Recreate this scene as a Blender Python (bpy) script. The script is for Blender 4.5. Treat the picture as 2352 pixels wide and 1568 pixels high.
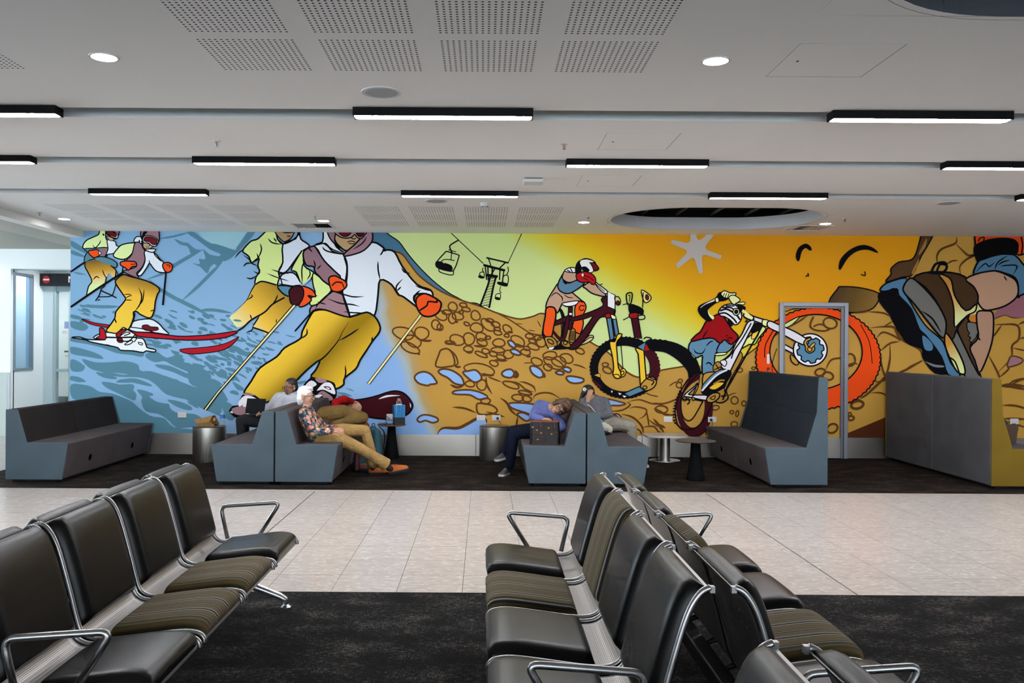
import bpy, bmesh, math, random
import numpy as np
from mathutils import Vector, Matrix
from mathutils.geometry import tessellate_polygon

# ------------------------------------------------------------ scene, camera, world
for o in list(bpy.data.objects):
    bpy.data.objects.remove(o)
SC = bpy.context.scene
COL = SC.collection
F_PX, VPX, VPY, CAM_H, ROLL = 1990.0, 1112.0, 793.0, 1.65, 0.0062

cd = bpy.data.cameras.new('camera')
cam = bpy.data.objects.new('camera', cd)
COL.objects.link(cam)
cam.location = (0, 0, CAM_H)
cam.rotation_euler = (math.pi / 2, -ROLL, 0)
cd.sensor_width = 36.0
cd.lens = 36.0 * F_PX / 2352.0
cd.shift_x = (1176 - VPX) / 2352.0
cd.shift_y = (VPY - 784) / 2352.0
cd.clip_start = 0.05
cd.clip_end = 200
SC.camera = cam

wd = bpy.data.worlds.new('daylight')
SC.world = wd
wd.use_nodes = True
WORLD_STRENGTH = 8.3
bg = wd.node_tree.nodes['Background']
bg.inputs[0].default_value = (0.80, 0.91, 1.0, 1)
bg.inputs[1].default_value = WORLD_STRENGTH
STRIP_POWER = 86.0
DOWNLIGHT_POWER = 70.0

vs = SC.view_settings
vs.view_transform = 'Standard'
vs.look = 'None'
vs.gamma = 1.0
vs.use_curve_mapping = False
vs.exposure = 0.32
SC.cycles.use_denoising = True
SC.cycles.use_adaptive_sampling = True
SC.cycles.adaptive_threshold = 0.07
SC.cycles.adaptive_min_samples = 14
SC.cycles.max_bounces = 5
SC.cycles.diffuse_bounces = 4
SC.cycles.glossy_bounces = 2
SC.cycles.transmission_bounces = 5
SC.cycles.caustics_reflective = False
SC.cycles.caustics_refractive = False
SC.cycles.sample_clamp_indirect = 6.0

R = random.Random(7)
PI = math.pi

# ------------------------------------------------------------ helpers
def at(x, y, Y):
    """the point at distance Y seen at pixel (x, y) of the 2352x1568 photograph"""
    u, v = x - VPX, VPY - y
    uu, vv = u - ROLL * v, v + ROLL * u
    return Vector((uu * Y / F_PX, Y, CAM_H + vv * Y / F_PX))

def lin(c):
    return c / 12.92 if c <= 0.04045 else ((c + 0.055) / 1.055) ** 2.4

def rgb(h, gain=1.0):
    h = h.lstrip('#')
    return tuple(min(0.95, lin(int(h[i:i + 2], 16) / 255) * gain) for i in (0, 2, 4)) + (1.0,)

MATS = {}

def new_mat(name):
    m = bpy.data.materials.new(name)
    m.use_nodes = True
    nt = m.node_tree
    return m, nt, nt.nodes['Principled BSDF']

def mat(name, hexc, rough=0.6, metal=0.0, spec=None, noise=None, bump=None, gain=1.0, sheen=0.0, coat=0.0):
    """noise=(scale, amount, stretch xyz) tints the colour; bump=(scale, strength)"""
    if name in MATS:
        return MATS[name]
    m, nt, b = new_mat(name)
    c = rgb(hexc, gain)
    b.inputs['Base Color'].default_value = c
    b.inputs['Roughness'].default_value = rough
    b.inputs['Metallic'].default_value = metal
    if spec is not None:
        b.inputs['Specular IOR Level'].default_value = spec
    if sheen:
        b.inputs['Sheen Weight'].default_value = sheen
    if coat:
        b.inputs['Coat Weight'].default_value = coat
    L = nt.links.new
    if noise or bump:
        tc = nt.nodes.new('ShaderNodeTexCoord')
    if noise:
        mp = nt.nodes.new('ShaderNodeMapping')
        mp.inputs['Scale'].default_value = noise[2] if len(noise) > 2 else (1, 1, 1)
        n = nt.nodes.new('ShaderNodeTexNoise')
        n.inputs['Scale'].default_value = noise[0]
        n.inputs['Detail'].default_value = 4
        rp = nt.nodes.new('ShaderNodeValToRGB')
        a = noise[1]
        rp.color_ramp.elements[0].position = 0.3
        rp.color_ramp.elements[1].position = 0.7
        rp.color_ramp.elements[0].color = tuple(v * (1 - a) for v in c[:3]) + (1,)
        rp.color_ramp.elements[1].color = tuple(min(1, v * (1 + a)) for v in c[:3]) + (1,)
        L(tc.outputs['Object'], mp.inputs[0]); L(mp.outputs[0], n.inputs['Vector'])
        L(n.outputs['Fac'], rp.inputs[0]); L(rp.outputs[0], b.inputs['Base Color'])
    if bump:
        n2 = nt.nodes.new('ShaderNodeTexNoise')
        n2.inputs['Scale'].default_value = bump[0]
        bp = nt.nodes.new('ShaderNodeBump')
        bp.inputs['Strength'].default_value = bump[1]
        bp.inputs['Distance'].default_value = 0.01
        L(tc.outputs['Object'], n2.inputs['Vector']); L(n2.outputs['Fac'], bp.inputs['Height'])
        L(bp.outputs[0], b.inputs['Normal'])
    MATS[name] = m
    return m

def emis(name, col, strength):
    if name in MATS:
        return MATS[name]
    m, nt, b = new_mat(name)
    b.inputs['Base Color'].default_value = (0.8, 0.8, 0.8, 1)
    b.inputs['Emission Color'].default_value = tuple(col) + (1,)
    b.inputs['Emission Strength'].default_value = strength
    MATS[name] = m
    return m

def math_node(nt, op, a, b=None, c=None, clamp=False):
    n = nt.nodes.new('ShaderNodeMath')
    n.operation = op
    n.use_clamp = clamp
    for i, v in enumerate((a, b, c)):
        if v is None:
            continue
        if isinstance(v, (int, float)):
            n.inputs[i].default_value = v
        else:
            nt.links.new(v, n.inputs[i])
    return n.outputs[0]

def ramp_node(nt, fac, stops, gain=1.0):
    rp = nt.nodes.new('ShaderNodeValToRGB')
    e = rp.color_ramp.elements
    while len(e) < len(stops):
        e.new(0.5)
    for el, (p, h) in zip(e, stops):
        el.position = p
        el.color = rgb(h, gain) if isinstance(h, str) else h
    nt.links.new(fac, rp.inputs[0])
    return rp.outputs[0]

class MB:
    """collects faces for ONE mesh object; k = index of the material slot"""
    def __init__(s):
        s.v, s.f, s.m = [], [], []
    def poly(s, pts, k=0):
        i = len(s.v); s.v += [tuple(p) for p in pts]
        s.f.append(tuple(range(i, i + len(pts)))); s.m.append(k)
    def add(s, vs, fs, k=0):
        i = len(s.v); s.v += [tuple(p) for p in vs]
        for f in fs:
            s.f.append(tuple(j + i for j in f)); s.m.append(k)
    def box(s, x0, y0, z0, x1, y1, z1, k=0, M=None):
        vs = [Vector(p) for p in ((x0,y0,z0),(x1,y0,z0),(x1,y1,z0),(x0,y1,z0),(x0,y0,z1),(x1,y0,z1),(x1,y1,z1),(x0,y1,z1))]
        if M is not None:
            vs = [M @ p for p in vs]
        s.add(vs, [(0,3,2,1),(4,5,6,7),(0,1,5,4),(1,2,6,5),(2,3,7,6),(3,0,4,7)], k)
    def prism(s, prof, a, b, axis='y', k=0):
        """prof: (p, z) points extruded along an axis from a to b"""
        n = len(prof)
        if axis == 'y':
            A = [(p, a, z) for p, z in prof]; B = [(p, b, z) for p, z in prof]
        elif axis == 'x':
            A = [(a, p, z) for p, z in prof]; B = [(b, p, z) for p, z in prof]
        else:
            A = [(p, z, a) for p, z in prof]; B = [(p, z, b) for p, z in prof]
        fs = [tuple((i, (i + 1) % n, (i + 1) % n + n, i + n)) for i in range(n)]
        s.add(A + B, fs, k)
        tri = tessellate_polygon([[Vector((p, z, 0)) for p, z in prof]])
        s.add(A, [tuple(t) for t in tri], k)
        s.add(B, [tuple(reversed(t)) for t in tri], k)
    def tube(s, pts, r, n=8, k=0, closed=False, caps=True, flat=1.0, up=None):
        pts = [Vector(p) for p in pts]; N = len(pts)
        rs = r if isinstance(r, (list, tuple)) else [r] * N
        rings = []; prev = None
        for i, p in enumerate(pts):
            if closed:
                t = pts[(i + 1) % N] - pts[i - 1]
            else:
                t = pts[min(i + 1, N - 1)] - pts[max(i - 1, 0)]
            t.normalize()
            if prev is None:
                a = Vector(up) if up else (Vector((0, 0, 1)) if abs(t.z) < 0.9 else Vector((1, 0, 0)))
            else:
                a = prev
            a = a - t * a.dot(t)
            if a.length < 1e-6:
                a = t.orthogonal()
            a.normalize(); prev = a; b = t.cross(a)
            rings.append([p + (a * math.cos(2*PI*j/n) * flat + b * math.sin(2*PI*j/n)) * rs[i] for j in range(n)])
        i0 = len(s.v)
        for rg in rings:
            s.v += [tuple(p) for p in rg]
        m = N if closed else N - 1
        for i in range(m):
            for j in range(n):
                a0 = i0 + i * n; b0 = i0 + ((i + 1) % N) * n
                s.f.append((a0 + j, a0 + (j + 1) % n, b0 + (j + 1) % n, b0 + j)); s.m.append(k)
        if caps and not closed:
            s.f.append(tuple(i0 + j for j in reversed(range(n)))); s.m.append(k)
            s.f.append(tuple(i0 + (N - 1) * n + j for j in range(n))); s.m.append(k)
    def lathe(s, prof, c=(0, 0, 0), n=32, k=0, M=None):
        """prof: (r, z) rows from bottom to top, about the vertical through c"""
        i0 = len(s.v)
        for r, z in prof:
            for j in range(n):
                a = 2 * PI * j / n
                p = Vector((c[0] + r * math.cos(a), c[1] + r * math.sin(a), c[2] + z))
                s.v.append(tuple(M @ p if M is not None else p))
        for i in range(len(prof) - 1):
            for j in range(n):
                a0 = i0 + i * n; b0 = a0 + n
                s.f.append((a0 + j, a0 + (j + 1) % n, b0 + (j + 1) % n, b0 + j)); s.m.append(k)
        s.f.append(tuple(i0 + j for j in reversed(range(n)))); s.m.append(k)
        e0 = i0 + (len(prof) - 1) * n
        s.f.append(tuple(e0 + j for j in range(n))); s.m.append(k)
    def ball(s, c, r, n=12, k=0, M=None):
        """r: radius or (rx, ry, rz)"""
        rx, ry, rz = r if isinstance(r, (tuple, list)) else (r, r, r)
        rows = n // 2 + 1; i0 = len(s.v)
        for i in range(rows):
            th = PI * i / (rows - 1)
            for j in range(n):
                ph = 2 * PI * j / n
                p = Vector((rx * math.sin(th) * math.cos(ph), ry * math.sin(th) * math.sin(ph), -rz * math.cos(th)))
                if M is not None:
                    p = M @ p
                s.v.append(tuple(p + Vector(c)))
        for i in range(rows - 1):
            for j in range(n):
                a0 = i0 + i * n; b0 = a0 + n
                s.f.append((a0 + j, a0 + (j + 1) % n, b0 + (j + 1) % n, b0 + j)); s.m.append(k)
    def mesh(s, name, mats, smooth=False):
        me = bpy.data.meshes.new(name)
        me.from_pydata(s.v, [], s.f)
        for m in (mats if isinstance(mats, (list, tuple)) else [mats]):
            me.materials.append(m)
        me.polygons.foreach_set('material_index', s.m)
        if smooth:
            me.polygons.foreach_set('use_smooth', [True] * len(s.f))
        me.update()
        return me

def link(name, me, parent=None, loc=None, rot=None):
    o = bpy.data.objects.new(name, me)
    COL.objects.link(o)
    if parent is not None:
        o.parent = parent
    if loc is not None:
        o.location = loc
    if rot is not None:
        o.rotation_euler = rot
    return o

def build(name, mb, mats, parent=None, smooth=False, bevel=0, seg=2, angle=35, loc=None, rot=None, weld=False):
    o = link(name, mb.mesh(name, mats, smooth), parent, loc, rot)
    if weld or bevel:
        bm = bmesh.new(); bm.from_mesh(o.data)
        bmesh.ops.remove_doubles(bm, verts=bm.verts, dist=1e-5)
        bmesh.ops.recalc_face_normals(bm, faces=bm.faces)
        bm.to_mesh(o.data); bm.free()
    if bevel:
        md = o.modifiers.new('edge', 'BEVEL')
        md.width = bevel; md.segments = seg; md.limit_method = 'ANGLE'; md.angle_limit = math.radians(angle)
        md.harden_normals = False
    return o

def smooth_angle(o, deg=40):
    me = o.data
    me.polygons.foreach_set('use_smooth', [True] * len(me.polygons))
    try:
        me.set_sharp_from_angle(angle=math.radians(deg))
    except Exception:
        pass

def tag(o, label=None, cat=None, group=None, kind=None):
    if label: o['label'] = label
    if cat: o['category'] = cat
    if group: o['group'] = group
    if kind: o['kind'] = kind
    return o

def thing(name, label, cat, loc=(0, 0, 0), rz=0.0, group=None):
    o = bpy.data.objects.new(name, None)
    COL.objects.link(o)
    o.location = loc; o.rotation_euler = (0, 0, rz); o.empty_display_size = 0.1
    return tag(o, label, cat, group)

def copy_tree(o, parent=None):
    c = o.copy(); COL.objects.link(c)
    c.parent = parent
    for ch in list(o.children):
        copy_tree(ch, c)
    return c

def catmull(pts, closed=True, sub=4):
    n = len(pts); out = []
    rng = range(n) if closed else range(n - 1)
    for i in rng:
        if closed:
            p0, p1, p2, p3 = pts[i - 1], pts[i], pts[(i + 1) % n], pts[(i + 2) % n]
        else:
            p0, p1, p2, p3 = pts[max(i - 1, 0)], pts[i], pts[i + 1], pts[min(i + 2, n - 1)]
        for k in range(sub):
            t = k / sub
            out.append(tuple(0.5 * (2 * b + (c - a) * t + (2*a - 5*b + 4*c - d) * t*t + (3*b - a - 3*c + d) * t**3)
                             for a, b, c, d in zip(p0, p1, p2, p3)))
    if not closed:
        out.append(tuple(pts[-1]))
    return out

def spline3(pts, sub=5):
    return [Vector(p) for p in catmull([tuple(p) for p in pts], closed=False, sub=sub)]

def rounded(pts, r, seg=4):
    """polyline with its inner corners rounded (3-D points)"""
    pts = [Vector(p) for p in pts]; out = [pts[0]]
    for a, b, c in zip(pts, pts[1:], pts[2:]):
        da, dc = (a - b), (c - b)
        q = min(r, da.length * 0.49, dc.length * 0.49)
        p0 = b + da.normalized() * q; p1 = b + dc.normalized() * q
        for i in range(seg + 1):
            t = i / seg
            out.append(p0 * (1 - t) ** 2 + b * 2 * t * (1 - t) + p1 * t * t)
    out.append(pts[-1])
    return out
# ------------------------------------------------------------ the setting
YW, ZC = 12.93, 3.32          # mural wall, ceiling height
XL, XBEAM, XR, YB, XW = -6.18, -5.99, 12.0, -12.0, -13.0
CARPET_Y, TILE_Y0, TILE_Y1 = 9.84, 5.78, 9.84
TP, TX0 = 0.4395, -1.895      # tile pitch, a joint line

white_paint = mat('white plaster paint', '#dedcd8', 0.7, noise=(1.2, 0.02))
ceil_mat = mat('ceiling paint', '#f3f1ef', 0.8, noise=(0.8, 0.015))
cool_white = mat('cool white wall paint', '#e2e8e8', 0.7)
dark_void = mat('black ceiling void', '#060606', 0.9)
grey_metal = mat('grey powder coated metal', '#8c8c92', 0.4, 0.6)
alu = mat('brushed aluminium', '#a9acb0', 0.32, 0.95)

def structure(o):
    o['kind'] = 'structure'
    return o

# --- floor: base slab, tiles, two carpets
def grout_mat():
    return mat('dark grout', '#4e4943', 0.9)

def tile_mat():
    m, nt, b = new_mat('terrazzo tile')
    L = nt.links.new
    tc = nt.nodes.new('ShaderNodeTexCoord'); oi = nt.nodes.new('ShaderNodeObjectInfo')
    geo = nt.nodes.new('ShaderNodeNewGeometry')
    mp = nt.nodes.new('ShaderNodeMapping'); mp.inputs['Scale'].default_value = (9, 22, 9)
    L(geo.outputs['Position'], mp.inputs[0])
    n = nt.nodes.new('ShaderNodeTexNoise'); n.inputs['Scale'].default_value = 1.0; n.inputs['Detail'].default_value = 5
    L(mp.outputs[0], n.inputs['Vector'])
    base = ramp_node(nt, n.outputs['Fac'], [(0.30, '#9a918a'), (0.5, '#aaa29c'), (0.7, '#b7b0aa')])
    v = nt.nodes.new('ShaderNodeTexVoronoi'); v.inputs['Scale'].default_value = 1.0
    mp2 = nt.nodes.new('ShaderNodeMapping'); mp2.inputs['Scale'].default_value = (14, 34, 14)
    L(geo.outputs['Position'], mp2.inputs[0]); L(mp2.outputs[0], v.inputs['Vector'])
    chip = math_node(nt, 'LESS_THAN', v.outputs['Distance'], 0.26)
    mx = nt.nodes.new('ShaderNodeMix'); mx.data_type = 'RGBA'
    pick = math_node(nt, 'MULTIPLY', chip, 0.7)
    L(pick, mx.inputs[0]); L(base, mx.inputs[6])
    cc = ramp_node(nt, v.outputs['Color'], [(0.0, '#756b61'), (0.14, '#d2cac0'), (0.6, '#dad3ca'), (1.0, '#b1a69a')])
    L(cc, mx.inputs[7])
    hs = nt.nodes.new('ShaderNodeHueSaturation')
    val = math_node(nt, 'MULTIPLY_ADD', oi.outputs['Random'], 0.07, 0.965)
    L(val, hs.inputs['Value']); L(mx.outputs[2], hs.inputs['Color'])
    L(hs.outputs[0], b.inputs['Base Color'])
    b.inputs['Roughness'].default_value = 0.28
    b.inputs['Specular IOR Level'].default_value = 0.35
    return m

def carpet_mat(name, dark, mid, light):
    m, nt, b = new_mat(name)
    L = nt.links.new
    geo = nt.nodes.new('ShaderNodeNewGeometry')
    def nz(scale, st, detail=3):
        mp = nt.nodes.new('ShaderNodeMapping'); mp.inputs['Scale'].default_value = st
        L(geo.outputs['Position'], mp.inputs[0])
        n = nt.nodes.new('ShaderNodeTexNoise'); n.inputs['Scale'].default_value = scale; n.inputs['Detail'].default_value = detail
        L(mp.outputs[0], n.inputs['Vector'])
        return n.outputs['Fac']
    a = nz(1.0, (22, 170, 1)); c = nz(1.0, (150, 26, 1)); big = nz(1.0, (3.2, 5.2, 1), 4)
    s = math_node(nt, 'MAXIMUM', a, math_node(nt, 'MULTIPLY', c, 0.97))
    t = math_node(nt, 'ADD', s, math_node(nt, 'MULTIPLY_ADD', big, 0.42, -0.21))
    col = ramp_node(nt, t, [(0.46, dark), (0.58, mid), (0.78, light)])
    L(col, b.inputs['Base Color'])
    b.inputs['Roughness'].default_value = 0.95
    b.inputs['Specular IOR Level'].default_value = 0.1
    bp = nt.nodes.new('ShaderNodeBump'); bp.inputs['Strength'].default_value = 0.5; bp.inputs['Distance'].default_value = 0.004
    L(s, bp.inputs['Height']); L(bp.outputs[0], b.inputs['Normal'])
    return m

mb = MB(); mb.box(XW, YB, -0.12, XR, 20.0, -0.006)
floor = structure(build('floor', mb, grout_mat()))
TILE = tile_mat()
g = 0.0017
tmb = MB(); tmb.box(-TP/2 + g, -TP/2 + g, -0.006, TP/2 - g, TP/2 - g, 0)
tile_me = tmb.mesh('tile', TILE)
wide = MB(); wide.box(-TP/2 + 0.011, -TP/2 + g, -0.006, TP/2 - g, TP/2 - g, 0)
tile_wide = wide.mesh('tile_by_joint', TILE)
rows = [TILE_Y0 - 0.01 + TP * (i + 0.5) for i in range(9)]
for i in range(-9, 19):
    for y in rows:
        c = link('tile', tile_wide if i % 10 == 0 else tile_me, floor, (TX0 + TP * (i + 0.5), y, 0))
part_d = TILE_Y1 - (rows[-1] + TP / 2)
smb = MB(); smb.box(-TP/2 + g, 0, -0.006, TP/2 - g, part_d - g, 0)
sme = smb.mesh('cut_tile', TILE)
for i in range(-9, 19):
    link('cut_tile', sme, floor, (TX0 + TP * (i + 0.5), rows[-1] + TP / 2, 0))
mb = MB()
x_lo, x_hi = TX0 - 9 * TP, TX0 + 19 * TP
mb.box(XW, TILE_Y0, -0.006, x_lo - g, TILE_Y1, 0); mb.box(x_hi + g, TILE_Y0, -0.006, XR, TILE_Y1, 0)
mb.box(XW, TILE_Y1, -0.006, XL - 0.03, 20.0, 0); mb.box(XW, YB, -0.006, XL - 0.03, TILE_Y0, 0)
build('tile_field', mb, TILE, floor)
mb = MB(); mb.box(XL - 0.03, CARPET_Y, -0.006, XR, YW, 0.001)
build('lounge_carpet', mb, carpet_mat('brown black carpet', '#0b0908', '#1c1613', '#5a4d45'), floor)
mb = MB(); mb.box(XL - 0.03, YB, -0.006, XR, TILE_Y0, 0.001)
build('gate_carpet', mb, carpet_mat('charcoal carpet', '#080707', '#161413', '#65605c'), floor)

# --- mural wall, kick plate, door frame
mb = MB(); mb.box(XL, YW, 0, XR, YW + 0.18, 3.7)
wall_back = structure(build('wall_back', mb, mat('mural base paint', '#9fb9d3', 0.6)))
DX0, DX1, DZ = 4.39, 5.41, 2.315
kick_m = mat('brushed steel kick plate', '#a59d95', 0.33, 0.9, noise=(1.2, 0.10))
base = structure(thing('baseboard_back', None, None))
for k, (a, b_) in enumerate(((XL, -3.42), (-3.41, -0.12), (-0.11, 2.36), (2.37, DX0 - 0.005), (DX1 + 0.005, 8.2), (8.21, XR))):
    mb = MB(); mb.box(a, YW - 0.012, 0.001, b_, YW, 0.315)
    build('steel_plate', mb, kick_m, base, bevel=0.002)
door = structure(thing('door_1', None, None, (0, 0, 0)))
mb = MB()
for x0, x1 in ((DX0, DX0 + 0.055), (DX1 - 0.055, DX1)):
    mb.box(x0, YW - 0.065, 0.001, x1, YW, DZ)
mb.box(DX0 + 0.055, YW - 0.065, DZ - 0.055, DX1 - 0.055, YW, DZ)
build('door_frame', mb, grey_metal, door, bevel=0.004)
mb = MB()
mb.box(DX0 + 0.055, YW - 0.035, 0.001, DX0 + 0.09, YW, DZ - 0.055)
mb.box(DX1 - 0.10, YW - 0.04, 0.001, DX1 - 0.055, YW, DZ - 0.055)
mb.box(DX0 + 0.09, YW - 0.035, DZ - 0.085, DX1 - 0.1, YW, DZ - 0.055)
build('door_stop', mb, mat('darker grey metal', '#6d6f77', 0.4, 0.6), door, bevel=0.003)
mb = MB(); mb.box(DX0 + 0.09, YW - 0.03, 0.012, DX1 - 0.10, YW - 0.012, 0.30)
build('door_kick_plate', mb, kick_m, door)

# --- ceiling with slots, perforated panels, hatches and two oval openings
SLOTS = [(6.15, 6.41), (7.78, 8.04), (9.41, 9.67)]
PW = 0.55
PANELS = []
for x in (-1.6, -0.93, -0.26, 0.41):
    PANELS += [(x, 4.10), (x, 4.742)]
PANELS += [(-3.35, 4.742)]
for x in (-5.33, -4.66, -3.99, -3.33, -1.6, -0.93, -0.26, 0.41):
    PANELS += [(x, y) for y in (10.44, 11.06, 11.71)]
HATCH = [(1.729, 4.764, 0.587), (0.952, 6.79, 0.582), (0.95, 8.47, 0.585)]
OVALS = [(1.66, 10.40, 4.36, 12.30), (1.66, 2.42, 4.46, 4.36)]
VENTS = [(-2.70, 11.93, 0.56), (4.25, 11.86, 0.54)]
DOWN = [(-2.23, 5.06), (1.342, 5.06), (-5.67, 11.68), (-2.18, 11.70), (1.335, 11.69), (4.59, 11.68)]
holes = [(XBEAM, a, XR, b) for a, b in SLOTS] + [(x, y, x + PW, y + PW) for x, y in PANELS]
holes += [(x, y, x + s, y + s) for x, y, s in HATCH] + OVALS + [(x, y, x + s, y + s) for x, y, s in VENTS]
xs = sorted({XBEAM, XR} | {h[0] for h in holes} | {h[2] for h in holes})
ys = sorted({YB, YW} | {h[1] for h in holes} | {h[3] for h in holes})
mb = MB()
for j in range(len(ys) - 1):
    run = None
    for i in range(len(xs) - 1):
        cx, cy = (xs[i] + xs[i + 1]) / 2, (ys[j] + ys[j + 1]) / 2
        solid = not any(h[0] < cx < h[2] and h[1] < cy < h[3] for h in holes)
        if solid and run is None:
            run = xs[i]
        if run is not None and (not solid or i == len(xs) - 2):
            e = xs[i] if not solid else xs[i + 1]
            mb.poly([(run, ys[j], ZC), (run, ys[j + 1], ZC), (e, ys[j + 1], ZC), (e, ys[j], ZC)])
            run = None

def stadium(x0, y0, x1, y1, r, n=14):
    out = []
    for cx, cy, a0 in ((x1 - r, y1 - r, 0), (x0 + r, y1 - r, 90), (x0 + r, y0 + r, 180), (x1 - r, y0 + r, 270)):
        for k in range(n + 1):
            a = math.radians(a0 + 90 * k / n)
            out.append((cx + r * math.cos(a), cy + r * math.sin(a)))
    return out
oval_shapes = []
for x0, y0, x1, y1 in OVALS:
    st = stadium(x0 + 0.004, y0 + 0.004, x1 - 0.004, y1 - 0.004, 0.9)
    oval_shapes.append(st)
    n = len(st); q = n // 4
    for c, (cx, cy) in enumerate(((x1, y1), (x0, y1), (x0, y0), (x1, y0))):   # corner fans outside the curve
        seg = st[c * q:(c + 1) * q]
        for a, b_ in zip(seg, seg[1:]):
            mb.poly([(cx, cy, ZC), (b_[0], b_[1], ZC), (a[0], a[1], ZC)])
ceiling = structure(build('ceiling', mb, ceil_mat))
slot_m = mat('slot paint', '#cdd1d3', 0.8)
for a, b_ in SLOTS:
    mb = MB(); z1 = ZC + 0.13
    mb.poly([(XBEAM, b_, ZC), (XBEAM, b_, z1), (XR, b_, z1), (XR, b_, ZC)])
    mb.poly([(XBEAM, a, ZC), (XR, a, ZC), (XR, a, z1), (XBEAM, a, z1)])
    mb.poly([(XBEAM, a, z1), (XR, a, z1), (XR, b_, z1), (XBEAM, b_, z1)])
    build('light_slot', mb, slot_m, ceiling)
# perforated panel: real square holes, dark backing behind
NH = 17
def perf_mesh():
    mb = MB(); p = PW / NH; h = p * 0.37
    cuts = [0.0]
    for i in range(NH):
        c = (i + 0.5) * p
        cuts += [c - h / 2, c + h / 2]
    cuts.append(PW)
    for j in range(len(cuts) - 1):
        if j % 2 == 0:
            mb.poly([(0, cuts[j], 0), (0, cuts[j + 1], 0), (PW, cuts[j + 1], 0), (PW, cuts[j], 0)])
        else:
            for i in range(0, len(cuts) - 1, 2):
                mb.poly([(cuts[i], cuts[j], 0), (cuts[i], cuts[j + 1], 0), (cuts[i + 1], cuts[j + 1], 0), (cuts[i + 1], cuts[j], 0)])
    mb.poly([(0, 0, 0.02), (0, PW, 0.02), (PW, PW, 0.02), (PW, 0, 0.02)], 1)
    return mb.mesh('perforated_panel', [ceil_mat, mat('acoustic fleece', '#2b2a29', 0.95)])
perf_me = perf_mesh()
for x, y in PANELS:
    link('perforated_panel', perf_me, ceiling, (x, y, ZC))
for x, y, s in HATCH:
    mb = MB(); gp = 0.0035
    mb.box(x + gp, y + gp, ZC, x + s - gp, y + s - gp, ZC + 0.012)
    h = build('access_hatch', mb, ceil_mat, ceiling)
    mb = MB(); mb.box(x - 0.02, y - 0.02, ZC + 0.013, x + s + 0.02, y + s + 0.02, ZC + 0.02)
    build('hatch_shadow_gap', mb, dark_void, h)
    mb = MB(); mb.lathe([(0.008, 0), (0.008, 0.004)], (x + 0.09, y + s * 0.5, ZC - 0.003), 10)
    build('lock', mb, mat('dark steel', '#333333', 0.4, 0.8), h)
for st, (x0, y0, x1, y1) in zip(oval_shapes, OVALS):
    mb = MB(); n = len(st); HT = 0.165
    for i in range(n):
        a, b_ = st[i], st[(i + 1) % n]
        mb.poly([(a[0], a[1], ZC), (b_[0], b_[1], ZC), (b_[0], b_[1], ZC + HT), (a[0], a[1], ZC + HT)])
    ov = build('oval_opening', mb, mat('pale grey upstand', '#c3c3c6', 0.7) if y0 > 5 else mat('navy grey upstand', '#3b3d45', 0.8), ceiling, smooth=False)
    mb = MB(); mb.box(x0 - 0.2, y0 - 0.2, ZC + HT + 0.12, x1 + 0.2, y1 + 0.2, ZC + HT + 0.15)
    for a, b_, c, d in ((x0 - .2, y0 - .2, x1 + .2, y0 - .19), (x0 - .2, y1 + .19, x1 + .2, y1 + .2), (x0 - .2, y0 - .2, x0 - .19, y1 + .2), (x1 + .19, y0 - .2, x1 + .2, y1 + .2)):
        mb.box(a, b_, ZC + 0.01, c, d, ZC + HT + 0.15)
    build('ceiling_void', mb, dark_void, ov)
    for k in range(6):                                     # cable trays and hangers in the void
        xx = x0 + 0.1 + k * (x1 - x0) / 5.5
        mb = MB(); mb.box(xx, y0 - 0.15, ZC + HT + 0.05, xx + 0.022, y1 + 0.15, ZC + HT + 0.08)
        build('ceiling_rail', mb, mat('dull grey rail', '#55534f', 0.7), ov)
    g2 = stadium(x0 - 0.04, y0 - 0.04, x1 + 0.04, y1 + 0.04, 0.94)
    g1 = stadium(x0 - 0.044, y0 - 0.044, x1 + 0.044, y1 + 0.044, 0.944)
    mb = MB()
    for i in range(n):
        j = (i + 1) % n
        mb.poly([(*g2[i], ZC - 0.0008), (*g1[i], ZC - 0.0008), (*g1[j], ZC - 0.0008), (*g2[j], ZC - 0.0008)])
    build('shadow_line', mb, mat('hairline joint', '#77726d', 0.9), ov)
# bulkhead between lounge and the passage, perforated soffit of the passage
mb = MB(); mb.box(XL, YB, ZC - 0.10, XBEAM, YW, ZC + 0.4)
build('bulkhead', mb, white_paint, ceiling)
def perf_soffit(name, hexc):
    m, nt, b = new_mat(name)
    geo = nt.nodes.new('ShaderNodeNewGeometry'); sp = nt.nodes.new('ShaderNodeSeparateXYZ')
    nt.links.new(geo.outputs['Position'], sp.inputs[0])
    fx = math_node(nt, 'PINGPONG', sp.outputs[0], 0.02); fy = math_node(nt, 'PINGPONG', sp.outputs[1], 0.02)
    d = math_node(nt, 'ADD', math_node(nt, 'POWER', fx, 2.0), math_node(nt, 'POWER', fy, 2.0))
    h = math_node(nt, 'LESS_THAN', d, 0.00006)
    c = ramp_node(nt, h, [(0.0, hexc), (1.0, '#d9d7c4')])
    nt.links.new(c, b.inputs['Base Color']); b.inputs['Roughness'].default_value = 0.5; b.inputs['Metallic'].default_value = 0.3
    return m
mb = MB(); mb.poly([(-7.09, YB, 3.30), (-7.09, 15.27, 3.30), (XL, 15.27, 3.30), (XL, YB, 3.30)])
build('perforated_soffit', mb, perf_soffit('taupe perforated metal', '#8d887c'), ceiling)
mb = MB(); mb.poly([(XW, YB, 3.30), (XW, 15.27, 3.30), (-7.09, 15.27, 3.30), (-7.09, YB, 3.30)])
build('perforated_soffit', mb, perf_soffit('olive perforated metal', '#6f6d5f'), ceiling)

mb = MB(); mb.box(XW - 0.3, YB - 0.3, 3.7, XR + 0.3, 20.0, 3.8)
structure(build('ceiling_light_block', mb, dark_void))  # unseen slab added to keep sky light out of the ceiling holes
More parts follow.
